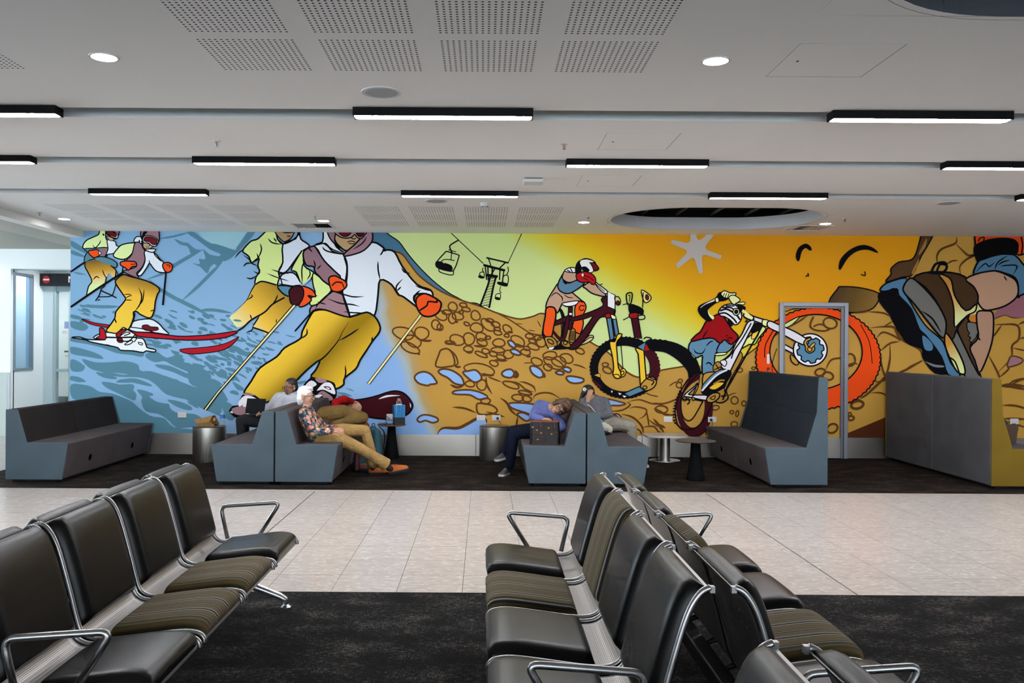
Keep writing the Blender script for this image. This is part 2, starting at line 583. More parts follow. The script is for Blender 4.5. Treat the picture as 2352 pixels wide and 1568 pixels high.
# --- the passage beyond the end of the mural wall
Y2, X2, Y3 = 15.27, -8.35, 16.4
mb = MB(); mb.box(XW, Y2, 0, X2, Y2 + 0.12, 3.7); mb.box(X2, Y2, 2.95, -4.9, Y2 + 0.3, 3.7)
wall_far = structure(build('wall_passage', mb, cool_white))
mb = MB(); mb.box(XW, Y2 - 0.012, 0.001, X2 - 0.045, Y2, 1.12)
build('dado_panel', mb, mat('grey green laminate', '#a9b5b0', 0.45), wall_far)
mb = MB(); mb.box(X2 - 0.042, Y2 - 0.014, 0.001, X2 + 0.004, Y2, 1.12)
build('corner_guard', mb, grey_metal, wall_far)
wz0, wz1, wy0, wy1 = 1.145, 2.90, 15.36, 16.02
mb = MB()
mb.box(X2 - 0.12, Y2 + 0.12, 0, X2, wy0, 3.2); mb.box(X2 - 0.12, wy1, 0, X2, Y3, 3.2)
mb.box(X2 - 0.12, wy0, 0, X2, wy1, wz0); mb.box(X2 - 0.12, wy0, wz1, X2, wy1, 3.2)
structure(build('wall_recess', mb, cool_white))
win = structure(thing('window_1', None, None))
mb = MB(); fw = 0.045
mb.box(X2 - 0.1, wy0, wz0, X2 + 0.02, wy0 + fw, wz1); mb.box(X2 - 0.1, wy1 - fw, wz0, X2 + 0.02, wy1, wz1)
mb.box(X2 - 0.1, wy0 + fw, wz0, X2 + 0.02, wy1 - fw, wz0 + fw); mb.box(X2 - 0.1, wy0 + fw, wz1 - fw, X2 + 0.02, wy1 - fw, wz1)
build('window_frame', mb, mat('grey window frame', '#85929b', 0.4, 0.4), win, bevel=0.005)
def glass(name, hexc, alpha):
    m, nt, b = new_mat(name)
    b.inputs['Base Color'].default_value = rgb(hexc); b.inputs['Roughness'].default_value = 0.05
    b.inputs['Alpha'].default_value = alpha
    MATS[name] = m
    return m
pane_m = glass('blue tinted glass', '#7fb0cf', 0.45)
mb = MB(); mb.box(X2 - 0.05, wy0 + fw, wz0 + fw, X2 - 0.04, wy1 - fw, wz1 - fw)
build('pane', mb, pane_m, win)
# wall with a glazed door, room behind it
gx0, gx1 = -8.14, -7.80
mb = MB(); mb.box(X2 - 0.12, Y3, 0, gx0, Y3 + 0.15, 3.2); mb.box(gx1, Y3, 2.72, -4.9, Y3 + 0.15, 3.2); mb.box(gx0, Y3, 2.72, gx1, Y3 + 0.15, 3.2)
mb.box(-6.9, Y3, 0, -4.9, Y3 + 0.15, 2.72)
structure(build('wall_end', mb, mat('pale blue grey paint', '#bccdd2', 0.7)))
d2 = structure(thing('door_2', None, None))
mb = MB()
mb.box(gx0, Y3 - 0.02, 0, gx0 + 0.04, Y3 + 0.1, 2.72); mb.box(gx1 - 0.06, Y3 - 0.02, 0, gx1, Y3 + 0.1, 2.72); mb.box(-6.95, Y3 - 0.02, 0, -6.9, Y3 + 0.1, 2.72)
mb.box(gx0 + 0.04, Y3 - 0.01, 2.62, -6.95, Y3 + 0.08, 2.72)
build('door_frame', mb, mat('pale door frame', '#9fb3b6', 0.4, 0.3), d2, bevel=0.004)
mb = MB(); mb.box(gx0 + 0.04, Y3 + 0.03, 0.01, -6.95, Y3 + 0.04, 2.62)
build('pane', mb, glass('clear door glass', '#bcd3d6', 0.12), d2)
mb = MB(); mb.box(gx0 + 0.04, Y3 + 0.0, 0.02, -6.95, Y3 + 0.06, 0.12)
mb.box(gx0 + 0.04, Y3 + 0.0, 1.10, -6.95, Y3 + 0.06, 1.16)
build('push_rail', mb, mat('pale door frame', '#9fb3b6'), d2)
mb = MB(); mb.box(-10.2, 18.6, 0, -4.9, 18.7, 3.2); mb.box(-10.3, 16.5, 0, -10.2, 18.7, 3.2); mb.box(-10.2, Y3 + 0.1, 0, X2 - 0.12, Y3 + 0.2, 3.2); mb.box(-9.35, Y2 + 0.12, 0, -9.25, Y3 + 0.1, 3.2); mb.box(-4.95, YW + 0.18, 0, -4.85, 18.6, 3.2)  # includes a wall added close behind the tinted pane to screen the sky
structure(build('wall_room_behind', mb, mat('room behind paint', '#cfdada', 0.7)))
mb = MB(); mb.poly([(-10.3, Y2 + 0.12, 3.1), (-10.3, 18.7, 3.1), (-4.85, 18.7, 3.1), (-4.85, Y2 + 0.12, 3.1)])
structure(build('ceiling_passage', mb, mat('passage ceiling paint', '#b9bcb8', 0.8)))
mb = MB(); mb.box(-10.2, 18.58, 0.35, -5, 18.6, 0.5)
structure(build('baseboard_passage', mb, mat('black rubber', '#1a1a1b', 0.6)))

# --- right wall, rear glazing (behind the camera): what lets daylight in
mb = MB(); mb.box(XR, YB, 0, XR + 0.15, YW + 0.18, 3.7)
structure(build('wall_right', mb, white_paint))
mb = MB()
for k in range(12):
    x = XW + k * (XR - XW) / 11
    mb.box(x - 0.04, YB - 0.1, 0, x + 0.04, YB, 3.4)
mb.box(XW, YB - 0.1, 3.2, XR, YB, 3.7); mb.box(XW, YB - 0.1, 0, XR, YB, 0.12)
structure(build('window_2', mb, grey_metal))
mb = MB()
for k in range(12):
    y = YB + k * (Y2 - YB) / 11
    mb.box(XW - 0.1, y - 0.04, 0, XW, y + 0.04, 3.4)
mb.box(XW - 0.1, YB, 3.2, XW, Y2, 3.7); mb.box(XW - 0.1, YB, 0, XW, 7.0, 3.2)  # solid stretch added to block part of the side daylight
structure(build('window_3', mb, grey_metal))
# ------------------------------------------------------------ lamps and fittings on the ceiling
black_alu = mat('black anodised aluminium', '#08070a', 0.6, 0.0, spec=0.12)
strip_m = emis('white strip diffuser', (0.95, 0.96, 1.0), STRIP_POWER)
def make_strip(length):
    root = thing('linear_light', None, None)
    w, h = 0.12, 0.058; Lh = length / 2
    mb = MB()
    mb.box(-Lh, 0, -h, Lh, 0.008, 0); mb.box(-Lh, w - 0.008, -h, Lh, w, 0)
    mb.box(-Lh, 0.008, -h, -Lh + 0.008, w - 0.008, 0); mb.box(Lh - 0.008, 0.008, -h, Lh, w - 0.008, 0)
    mb.box(-Lh + 0.008, 0.008, -0.01, Lh - 0.008, w - 0.008, 0)
    build('housing', mb, black_alu, root)
    pr = [(x, y) for x, y in stadium(-Lh + 0.008, 0.008, Lh - 0.008, w - 0.008, 0.03, 5)]
    mb = MB(); mb.prism(pr, -h + 0.001, -h + 0.012, axis='z')
    build('diffuser', mb, strip_m, root)
    return root
strip_proto = make_strip(1.27)
spots = []
for row, (Y, xs_) in enumerate(((6.09, (-3.66, -0.30, 3.08, 6.44)), (7.72, (-4.69, -1.98, 1.36, 4.75, 8.1)), (9.35, (-3.65, -0.275, 3.07, 6.42)))):  # last light of the first two rows is unseen, added for even lighting
    for i, x in enumerate(xs_):
        spots.append((x, Y, row, i))
rown = ['front row of ceiling lights nearest the perforated panels', 'middle row of ceiling lights', 'back row of ceiling lights nearest the mural']
place = {0: ['cut off by the left picture edge', 'central one over the aisle', 'the right one'], 1: ['cut off by the left picture edge', 'over the skiers', 'over the cyclist', 'cut off by the right picture edge'],
         2: ['above the skiers', 'beside the smoke detector', 'above the oval opening', 'sliver at the right picture edge']}
for k, (x, Y, row, i) in enumerate(spots):
    o = strip_proto if k == 0 else copy_tree(strip_proto)
    o.location = (x, Y, ZC)
    w_ = place[row][i] if i < len(place[row]) else 'beyond the right picture edge'
    tag(o, 'black linear light, %s, %s' % (['front row', 'middle row', 'back row'][row], w_), 'ceiling light', 'black linear lights in three rows')

down_m = emis('downlight lens', (1.0, 0.98, 0.95), DOWNLIGHT_POWER)
def make_down():
    root = thing('downlight', None, None)
    mb = MB()
    n = 28
    for k in range(n):
        a0, a1 = 2*PI*k/n, 2*PI*(k+1)/n
        for (r0, z0), (r1, z1) in (((0.085, 0.0), (0.083, -0.004)), ((0.083, -0.004), (0.072, -0.005)), ((0.072, -0.005), (0.070, 0.0))):
            mb.poly([(r0*math.cos(a0), r0*math.sin(a0), z0), (r0*math.cos(a1), r0*math.sin(a1), z0), (r1*math.cos(a1), r1*math.sin(a1), z1), (r1*math.cos(a0), r1*math.sin(a0), z1)])
    build('trim_ring', mb, mat('white lamp ring', '#d8d8d8', 0.4), root)
    mb = MB(); mb.lathe([(0.071, 0.0), (0.071, 0.003)], (0, 0, -0.0045), 28)
    build('lens', mb, down_m, root)
    return root
dproto = make_down()
dl = ['round downlight near the left of the perforated panels', 'round downlight between perforated panels and the large ceiling hatch', 'round downlight beside the white bulkhead above the small skiers',
      'round downlight beside the square vent over the big skier', 'round downlight left of the far oval opening', 'round downlight right of the far oval opening']
for k, (x, y) in enumerate(DOWN):
    o = dproto if k == 0 else copy_tree(dproto)
    o.location = (x, y, ZC)
    tag(o, dl[k], 'downlight', 'round ceiling downlights')

# a lamp in the room behind the glazed door and daylight-facing passage
for x, y, z, lab in ((-7.9, 17.4, 3.1, 'small round downlight in the room behind the glass door'),):
    o = copy_tree(dproto); o.location = (x, y, z); tag(o, lab, 'downlight', 'round ceiling downlights')

for x, y, lab in ((-7.1, 15.75, 'unseen linear light added behind the passage header'), (-8.7, 17.4, 'unseen linear light added in the room behind the glass door')):  # unseen strips added to brighten the passage and the room
    o = copy_tree(strip_proto); o.location = (x, y, 3.1); tag(o, lab, 'ceiling light')
o = copy_tree(strip_proto); o.location = (-8.8, 15.75, 3.1); o.rotation_euler = (0, 0, PI / 2); tag(o, 'unseen linear light added behind the blue tinted window', 'ceiling light')  # unseen strip added to brighten the space behind the pane

def make_speaker():
    root = thing('ceiling_speaker', None, None)
    mb = MB(); mb.lathe([(0.108, -0.004), (0.13, -0.006), (0.133, 0.0)], (0, 0, 0), 36)
    build('rim', mb, mat('white plastic', '#d5d5d6', 0.5), root, smooth=False)
    mb = MB(); mb.lathe([(0.09, -0.0085), (0.108, -0.006), (0.11, -0.003)], (0, 0, 0), 36)
    build('grille', mb, mat('grey speaker mesh', '#a4a5a8', 0.6, noise=(900, 0.25)), root)
    return root
sp = make_speaker()
for k, (x, y, lab) in enumerate(((-0.69, 5.73, 'round white ceiling speaker in front of the perforated panels'), (-0.564, 10.04, 'round ceiling speaker behind the back row middle light'), (5.33, 9.96, 'round ceiling speaker right of the far oval opening'))):
    o = sp if k == 0 else copy_tree(sp)
    o.location = (x, y, ZC); tag(o, lab, 'speaker', 'round ceiling speakers')

def make_sprinkler():
    root = thing('sprinkler', None, None)
    chrome = mat('chrome', '#c9ccd0', 0.2, 1.0)
    mb = MB(); mb.lathe([(0.03, -0.008), (0.036, -0.002), (0.036, 0.0)], (0, 0, 0), 18)
    build('escutcheon', mb, mat('white plastic', '#d5d5d6'), root)
    mb = MB(); mb.tube([(-0.012, 0, -0.008), (-0.013, 0, -0.03), (0, 0, -0.045)], 0.003, 6); mb.tube([(0.012, 0, -0.008), (0.013, 0, -0.03), (0, 0, -0.045)], 0.003, 6)
    mb.lathe([(0.014, 0), (0.014, 0.003)], (0, 0, -0.048), 12)
    build('frame', mb, chrome, root)
    mb = MB(); mb.tube([(0, 0, -0.008), (0, 0, -0.042)], 0.0035, 6)
    build('glass_bulb', mb, mat('red glass bulb', '#a01018', 0.2), root)
    return root
spk = make_sprinkler()
sl = ['sprinkler head between front and middle light rows, left one', 'sprinkler head between front and middle light rows beside a hatch', 'sprinkler head beside the white bulkhead', 'sprinkler head above the square vent over the big skier',
      'sprinkler head left of the far oval opening', 'sprinkler head right of the far oval opening']
for k, (x, y) in enumerate(((-2.21, 7.13), (0.65, 7.15), (-5.7, 11.09), (-2.2, 11.24), (1.33, 11.17), (4.65, 11.19))):
    o = spk if k == 0 else copy_tree(spk)
    o.location = (x, y, ZC); tag(o, sl[k], 'sprinkler', 'ceiling sprinkler heads')

t = thing('smoke_detector', 'white domed smoke detector beside the back row middle light', 'detector', (0.0, 10.16, ZC))
mb = MB(); mb.lathe([(0.03, -0.055), (0.034, -0.04), (0.05, -0.035), (0.055, -0.012), (0.058, 0)], (0, 0, 0), 24)
build('body', mb, mat('white plastic', '#d5d5d6'), t)
mb = MB()
for k in range(8):
    a = 2*PI*k/8
    mb.box(-0.004, 0.033, -0.053, 0.004, 0.037, -0.041, M=Matrix.Rotation(a, 4, 'Z'))
build('slot', mb, dark_void, t)
t = thing('wifi_access_point', 'square white access point box on the ceiling in front of the back lights', 'access point', (0.48, 8.69, ZC))
mb = MB(); mb.box(-0.105, -0.105, -0.045, 0.105, 0.105, -0.012)
build('body', mb, mat('white plastic', '#d5d5d6'), t, bevel=0.015, seg=3)
mb = MB(); mb.box(-0.085, -0.085, -0.014, 0.085, 0.085, 0.0)
build('mounting_plate', mb, mat('shadow grey plastic', '#77787a', 0.6), t)

for k, (x, y, s) in enumerate(VENTS):
    t = thing('air_vent', ['square white air vent over the big skier, slats open on one side', 'square air vent beside the far oval opening'][k], 'vent', (x, y, ZC), group='square ceiling vents')
    mb = MB(); f = 0.03
    mb.box(0, 0, -0.006, s, f, 0.01); mb.box(0, s - f, -0.006, s, s, 0.01); mb.box(0, f, -0.006, f, s - f, 0.01); mb.box(s - f, f, -0.006, s, s - f, 0.01)
    build('frame', mb, mat('white plastic', '#d5d5d6'), t)
    mb = MB(); mb.box(0, 0, 0.08, s, s, 0.09); mb.box(0,0,0,.003,s,.09); mb.box(s-.003,0,0,s,s,.09); mb.box(0,0,0,s,.003,.09); mb.box(0,s-.003,0,s,s,.09)
    build('duct', mb, dark_void, t)
    for i in range(12):
        xx = f + (i + 0.5) * (s - 2 * f) / 12
        mb = MB(); sg = -1 if i < 6 else 1
        M = Matrix.Translation((xx, 0, 0.012)) @ Matrix.Rotation(math.radians(40) * sg, 4, 'Y')
        mb.box(-0.02, f, -0.001, 0.02, s - f, 0.001, M=M)
        build('slat', mb, mat('grey vent slat', '#b4b0ac', 0.5), t)
# ------------------------------------------------------------ the painted mural: flat paint shapes lying on the wall
PG = 1.5          # pigment gain
_layer = [0]
def paint(h):
    return mat('paint ' + h.lstrip('#'), h, 0.7, gain=PG if sum(bytes.fromhex(h.lstrip('#'))) > 70 else 0.6, spec=0.08)

def grad(name, p0, p1, stops, wobble=0.0):
    """pigment blend along the line p0 -> p1 (photo pixels on the wall plane)"""
    if name in MATS:
        return MATS[name]
    m, nt, b = new_mat(name)
    A, B = at(*p0, YW), at(*p1, YW)
    d = B - A; L2 = d.x ** 2 + d.z ** 2
    geo = nt.nodes.new('ShaderNodeNewGeometry'); sp = nt.nodes.new('ShaderNodeSeparateXYZ')
    nt.links.new(geo.outputs['Position'], sp.inputs[0])
    f = math_node(nt, 'ADD', math_node(nt, 'MULTIPLY_ADD', sp.outputs[0], d.x / L2, -A.x * d.x / L2),
                  math_node(nt, 'MULTIPLY_ADD', sp.outputs[2], d.z / L2, -A.z * d.z / L2))
    if wobble:
        n = nt.nodes.new('ShaderNodeTexNoise'); n.inputs['Scale'].default_value = 1.6; n.inputs['Detail'].default_value = 3
        nt.links.new(geo.outputs['Position'], n.inputs['Vector'])
        f = math_node(nt, 'ADD', f, math_node(nt, 'MULTIPLY_ADD', n.outputs['Fac'], wobble, -wobble / 2))
    nt.links.new(ramp_node(nt, f, stops, PG), b.inputs['Base Color'])
    b.inputs['Roughness'].default_value = 0.7; b.inputs['Specular IOR Level'].default_value = 0.08
    MATS[name] = m
    return m

CROPS = {'A': (0, 500, 3.92), 'B': (450, 500, 3.92), 'b': (450, 700, 3.92), 'C': (850, 500, 3.92), 'c': (850, 700, 3.92),
         'D': (1200, 550, 3.92), 'E': (1500, 520, 3.92), 'F': (1752, 500, 3.92), 'G': (0, 840, 4.9), 'H': (1080, 840, 4.9),
         'I': (1500, 820, 4.9), 'J': (1872, 820, 4.9), 'S': (0, 0, 1.0)}

def wp(p, off):
    q = at(p[0], p[1], YW)
    return (min(max(q.x, XL + 0.001), XR), YW - off, min(max(q.z, 0.31), 3.45))

class Fig:
    def __init__(s, name, label):
        s.name, s.label, s.mb, s.mats = name, label, MB(), []
        s.cr = CROPS['S']
    def crop(s, k):
        s.cr = CROPS[k]; return s
    def pts(s, t):
        ox, oy, sc = s.cr
        if isinstance(t, str):
            t = [tuple(float(v) for v in p.split(',')) for p in t.split()]
        return [(ox + x / sc, oy + y / sc) for x, y in t]
    def slot(s, c):
        m = paint(c) if isinstance(c, str) else c
        if m not in s.mats:
            s.mats.append(m)
        return s.mats.index(m)
    def raw(s, P, c):
        _layer[0] += 1
        off = 0.0004 + _layer[0] * 2.2e-5
        k = s.slot(c)
        W = [wp(p, off) for p in P]
        tri = tessellate_polygon([[Vector((p[0], p[2], 0)) for p in W]])
        fs = []
        for t in tri:
            a, b_, c_ = (W[i] for i in t)
            ar = (b_[0]-a[0])*(c_[2]-a[2]) - (b_[2]-a[2])*(c_[0]-a[0])
            if abs(ar) > 1e-9:
                fs.append(tuple(t) if ar > 0 else tuple(reversed(t)))
        s.mb.add(W, fs, k)
    def fill(s, t, c, o=0, oc='#0c0c14', sharp=False):
        P = s.pts(t)
        if not sharp:
            P = catmull(P, True, 3)
        s.raw(P, c)
        if o:
            s.rib(P, o, oc, closed=True)
        return s
    def rib(s, P, w, c, closed=False, taper=False):
        _layer[0] += 1
        off = 0.0004 + _layer[0] * 2.2e-5
        k = s.slot(c); n = len(P); Lp, Rp = [], []
        if w < 8:
            w *= 1.2
        for i in range(n):
            a = P[i - 1] if (closed or i > 0) else P[i]
            b_ = P[(i + 1) % n] if (closed or i < n - 1) else P[i]
            dx, dy = b_[0] - a[0], b_[1] - a[1]
            l = math.hypot(dx, dy) or 1
            h = w / 2
            if taper:
                t = i / (n - 1)
                h *= max(0.12, min(1.0, 3.2 * min(t, 1 - t) + 0.1)) if taper is True else (1 - t * 0.9 if taper == 'end' else 0.1 + t * 0.9)
            nx, ny = -dy / l * h, dx / l * h
            Lp.append((P[i][0] + nx, P[i][1] + ny)); Rp.append((P[i][0] - nx, P[i][1] - ny))
        W = [wp(p, off) for p in Lp] + [wp(p, off) for p in Rp]
        fs = []
        for i in range(n if closed else n - 1):
            j = (i + 1) % n
            fs.append((i, n + i, n + j, j))
        s.mb.add(W, fs, k)
    def line(s, t, w, c='#0c0c14', taper=False, sharp=False, closed=False):
        P = s.pts(t)
        if len(P) == 2 and taper:
            P = [(P[0][0] + (P[1][0] - P[0][0]) * i / 8, P[0][1] + (P[1][1] - P[0][1]) * i / 8) for i in range(9)]
        elif not sharp and len(P) > 2:
            P = catmull(P, closed, 5)
        s.rib(P, w, c, closed, taper)
        return s
    def ell(s, cx, cy, rx, ry, deg, c=None, o=0, oc='#523214', n=22, wob=0.0, seed=0):
        a = math.radians(deg); rr = random.Random(seed or int(cx * 7 + cy))
        ph = [rr.uniform(0, 6.28) for _ in range(3)]
        P = []
        for i in range(n):
            t = 2 * PI * i / n
            k = 1 + wob * (math.sin(2 * t + ph[0]) + 0.6 * math.sin(3 * t + ph[1]))
            x, y = rx * k * math.cos(t), ry * k * math.sin(t)
            P.append((cx + x * math.cos(a) - y * math.sin(a), cy + x * math.sin(a) + y * math.cos(a)))
        P = s.pts(P)
        if c:
            s.raw(P, c)
        if o:
            s.rib(P, o, oc, closed=True)
        return s
    def ring(s, c0, r0, c1, r1, c, knob=0, a0=0, a1=360, n=120, kn=60, o=0):
        """tyre: outer ellipse c0,r0 with knobs, inner ellipse c1,r1"""
        _layer[0] += 1
        off = 0.0004 + _layer[0] * 2.2e-5
        k = s.slot(c); O, I = [], []
        for i in range(n + 1):
            t = math.radians(a0 + (a1 - a0) * i / n)
            q = 1 + (knob if math.sin(kn * t) > 0 else 0)
            O.append((c0[0] + r0[0] * q * math.cos(t), c0[1] + r0[1] * q * math.sin(t)))
            I.append((c1[0] + r1[0] * math.cos(t), c1[1] + r1[1] * math.sin(t)))
        O, I = s.pts(O), s.pts(I)
        W = [wp(p, off) for p in O] + [wp(p, off) for p in I]; m = n + 1
        s.mb.add(W, [(i, m + i, m + i + 1, i + 1) for i in range(n)], k)
        if o:
            s.rib(I, o, '#0c0c14', closed=(a1 - a0) >= 360)
            s.rib(O, o, '#0c0c14', closed=(a1 - a0) >= 360)
    def done(s):
        o = build(s.name, s.mb, s.mats, wall_back)
        o['label'] = s.label
        return o

BLUE, TEAL, PALE, MAUVE, WHITE, ORANGE = '#789ab9', '#4a7182', '#b9c880', '#7d6068', '#c4cad6', '#d04818'
RED, MAROON, TAN, OCHRE, BROWN, SKIN = '#981420', '#360a14', '#967c5c', '#a07832', '#523214', '#a98670'
POLE, DENIM, YEL, INK, LIME = '#c8be88', '#4c6e86', '#d6a92c', '#0c0c14', '#cfd092'

# ---- snow field
f = Fig('painted_snow_slope', 'pale blue painted snow slope with teal shadow streaks')
f.crop('S').fill([(150, 500), (930, 500), (1030, 760), (1030, 1010), (150, 1010)], grad('snow blue', (160, 540), (900, 980), [(0, '#7096b4'), (0.5, '#789ab9'), (1, '#7a98bd')]), sharp=True)
f.crop('A')
f.fill('1780,122 1830,180 1900,225 1960,240 2110,282 2160,210 2225,122', '#86aab4', sharp=True)
for t in ('636,205 700,235 790,300 800,335 700,290 636,250', '636,290 700,310 780,355 700,345 636,320', '660,488 720,495 772,512 700,508',
          '1570,190 1650,220 1690,225 1720,250 1760,280 1800,290 1770,322 1720,325 1690,260 1620,240',
          '1690,118 1760,135 1830,190 1900,230 1960,240 2110,290 2130,270 2170,215 2240,118 2300,125 2220,230 2140,310 2070,370 2000,392 1940,360 1990,330 1900,290 1830,240 1760,190 1700,150',
          '1830,285 1890,330 1970,350 2000,395 1960,440 1930,415 1890,450 1870,500 1830,470 1800,440 1735,410 1800,415 1790,370 1850,370',
          '640,870 720,888 745,912 700,916 640,900', '640,930 760,950 795,990 740,1018 640,985', '640,1085 760,1095 860,1125 1000,1150 1100,1180 1200,1190 1290,1215 1280,1252 1180,1235 1050,1218 920,1170 800,1140 640,1112',
          '640,1160 800,1195 900,1235 925,1272 780,1250 640,1222', '640,1275 720,1300 762,1350 720,1385 640,1372',
          '740,1270 860,1300 1000,1300 1130,1290 1240,1320 1260,1370 1330,1390 1480,1420 1640,1480 1800,1540 1900,1568 2050,1640 1900,1680 1700,1640 1500,1590 1400,1500 1280,1430 1080,1400 880,1380 790,1340',
          '1310,1230 1400,1200 1500,1260 1600,1230 1640,1280 1560,1320 1480,1290 1400,1300 1330,1270', '1400,1320 1520,1330 1640,1380 1760,1440 1700,1450 1560,1390 1430,1350', '1510,1290 1640,1300 1780,1360 1900,1430 1860,1450 1700,1390 1540,1320',
          '650,1430 760,1470 700,1480 640,1450', '915,1480 1060,1500 1200,1500 1180,1560 1000,1540', '1060,1460 1200,1450 1360,1500 1340,1515 1180,1480', '640,1500 760,1510 900,1600 700,1640 640,1600'):
    f.fill(t, TEAL)
for t, w in (('1070,250 1160,230 1260,213', 3), ('1440,187 1560,168 1710,130', 4), ('1830,285 1730,335 1560,435 1480,495 1320,555', 7), ('2000,400 1900,500 1780,620 1640,745', 8),
             ('1340,555 1440,640 1560,715 1660,765 1800,835 1950,920', 9), ('1790,835 1920,830 2090,858', 6), ('720,790 900,800 1080,800', 6)):
    f.line(t, w, TEAL, taper=True)
f.crop('G')
for t in ('990,0 1200,60 1400,100 1560,70 1700,60 1900,130 2100,210 2352,280 2500,360 2352,350 2200,310 2000,300 1860,300 1720,180 1560,130 1300,120 1120,60', '1080,70 1180,85 1310,130 1300,150 1200,140 1120,110',
          '1315,170 1450,140 1560,150 1705,212 1680,225 1560,190 1340,190', '1145,180 1260,190 1380,220 1480,260 1535,320 1520,385 1470,375 1330,310 1190,240',
          '1540,270 1620,275 1715,312 1710,335 1680,345 1760,400 1840,420 1900,430 1920,480 2000,530 2180,540 2280,590 2352,640 2352,700 2180,690 2050,700 1980,690 1880,600 1780,540 1640,510 1590,400 1600,350',
          '810,205 960,215 1040,240 1120,290 1260,310 1370,350 1480,400 1560,470 1640,530 1720,570 1850,590 1960,690 2200,720 2200,780 1700,780 1400,700 1300,500 1200,380 950,360 860,290',
          '800,115 900,130 968,182 800,165', '800,-10 945,-10 940,50 880,62 800,20', '1880,380 2020,400 2140,450 2165,492 2100,496 1990,460', '2020,330 2130,345 2352,400 2500,440 2480,520 2352,500 2270,470 2150,410', '1660,300 1720,310 1715,335'):
    f.fill(t, TEAL)
f.crop('b')
for t in ('-60,540 60,570 140,640 110,660 200,720 290,860 200,850 60,760 -60,700', '0,830 140,850 300,880 360,960 330,1040 240,1010 120,960 0,900', '60,690 160,690 240,740 230,760 130,740', '330,690 420,740 430,770 370,760', '360,370 450,420 520,460 470,470 380,430',
          '80,465 160,480 200,520 130,515', '490,515 560,505 605,530 540,540', '130,480 220,470 300,495 250,500', '900,700 980,680 1010,690 940,715', '1270,790 1340,790 1405,820 1350,822', '1340,748 1400,760 1418,778', '1270,815 1320,830',
          '380,1030 420,1030 420,1055 390,1055', '620,375 700,400 705,412 650,408', '710,340 780,355 770,365', '805,268 905,290 850,288', '340,395 380,400 380,420 340,418', '1560,1075 1700,1080 1660,1100 1570,1100'):
    if t.count(' ') < 2:
        f.line(t, 4, TEAL, taper=True)
    else:
        f.fill(t, TEAL)
rr = random.Random(11)
def scatter(zone, n, L0, L1, ang0, ang1, w0, w1, keep=None):
    x0, y0, x1, y1 = zone
    for _ in range(n):
        x, y = rr.uniform(x0, x1), rr.uniform(y0, y1)
        if keep and not keep(x, y):
            continue
        a = math.radians(rr.uniform(ang0, ang1)); L_ = rr.uniform(L0, L1) / 2; w = rr.uniform(w0, w1)
        dx, dy = math.cos(a) * L_, math.sin(a) * L_
        b_ = rr.uniform(-0.2, 0.2)
        f.line([(x - dx, y - dy), (x - dy * b_, y + dx * b_), (x + dx, y + dy)], w, TEAL, taper=True)
f.crop('S')
scatter((180, 700, 270, 745), 16, 10, 30, 5, 25, 2, 6)
scatter((350, 715, 540, 770), 42, 8, 26, 5, 35, 2, 7, lambda x, y: y < 700 + (x - 330) * 0.38 + 30)
scatter((330, 770, 470, 800), 16, 10, 26, 5, 20, 3, 7)
scatter((480, 775, 610, 860), 60, 8, 30, 10, 40, 2, 6, lambda x, y: abs((x - 677) * 0.76 + (y - 701) * 0.65) > 14)
scatter((400, 800, 560, 880), 46, 10, 34, 10, 40, 3, 7)
scatter((560, 740, 680, 830), 26, 8, 22, 5, 25, 2, 4)
scatter((440, 860, 540, 930), 14, 14, 36, 15, 35, 4, 9)
f.done()

# ---- sky over the hill
def sky_paint():
    return grad('sky airbrush', (1340, 540), (1515, 242), [(0.0, '#b3c183'), (0.26, '#b4c27e'), (0.40, '#bdb94a'), (0.52, '#c9a91c'), (0.68, '#cc9216'), (1.0, '#c08312')], wobble=0.07)
f = Fig('painted_sky', 'painted sky fading from pale green to orange')
A_, B_ = (1245 - 80, 540 + 136), (1245 + 100, 540 - 170)
MATS.pop('sky airbrush', None)
sky_m = grad('sky airbrush', A_, B_, [(0.0, '#b3c183'), (0.30, '#b4c27e'), (0.40, '#bdb94a'), (0.50, '#c9a91c'), (0.66, '#cc9216'), (1.0, '#c08312')], wobble=0.07)
f.crop('S').fill([(880, 500), (2420, 500), (2420, 900), (1300, 900), (1000, 760)], sky_m, sharp=True)
f.done()

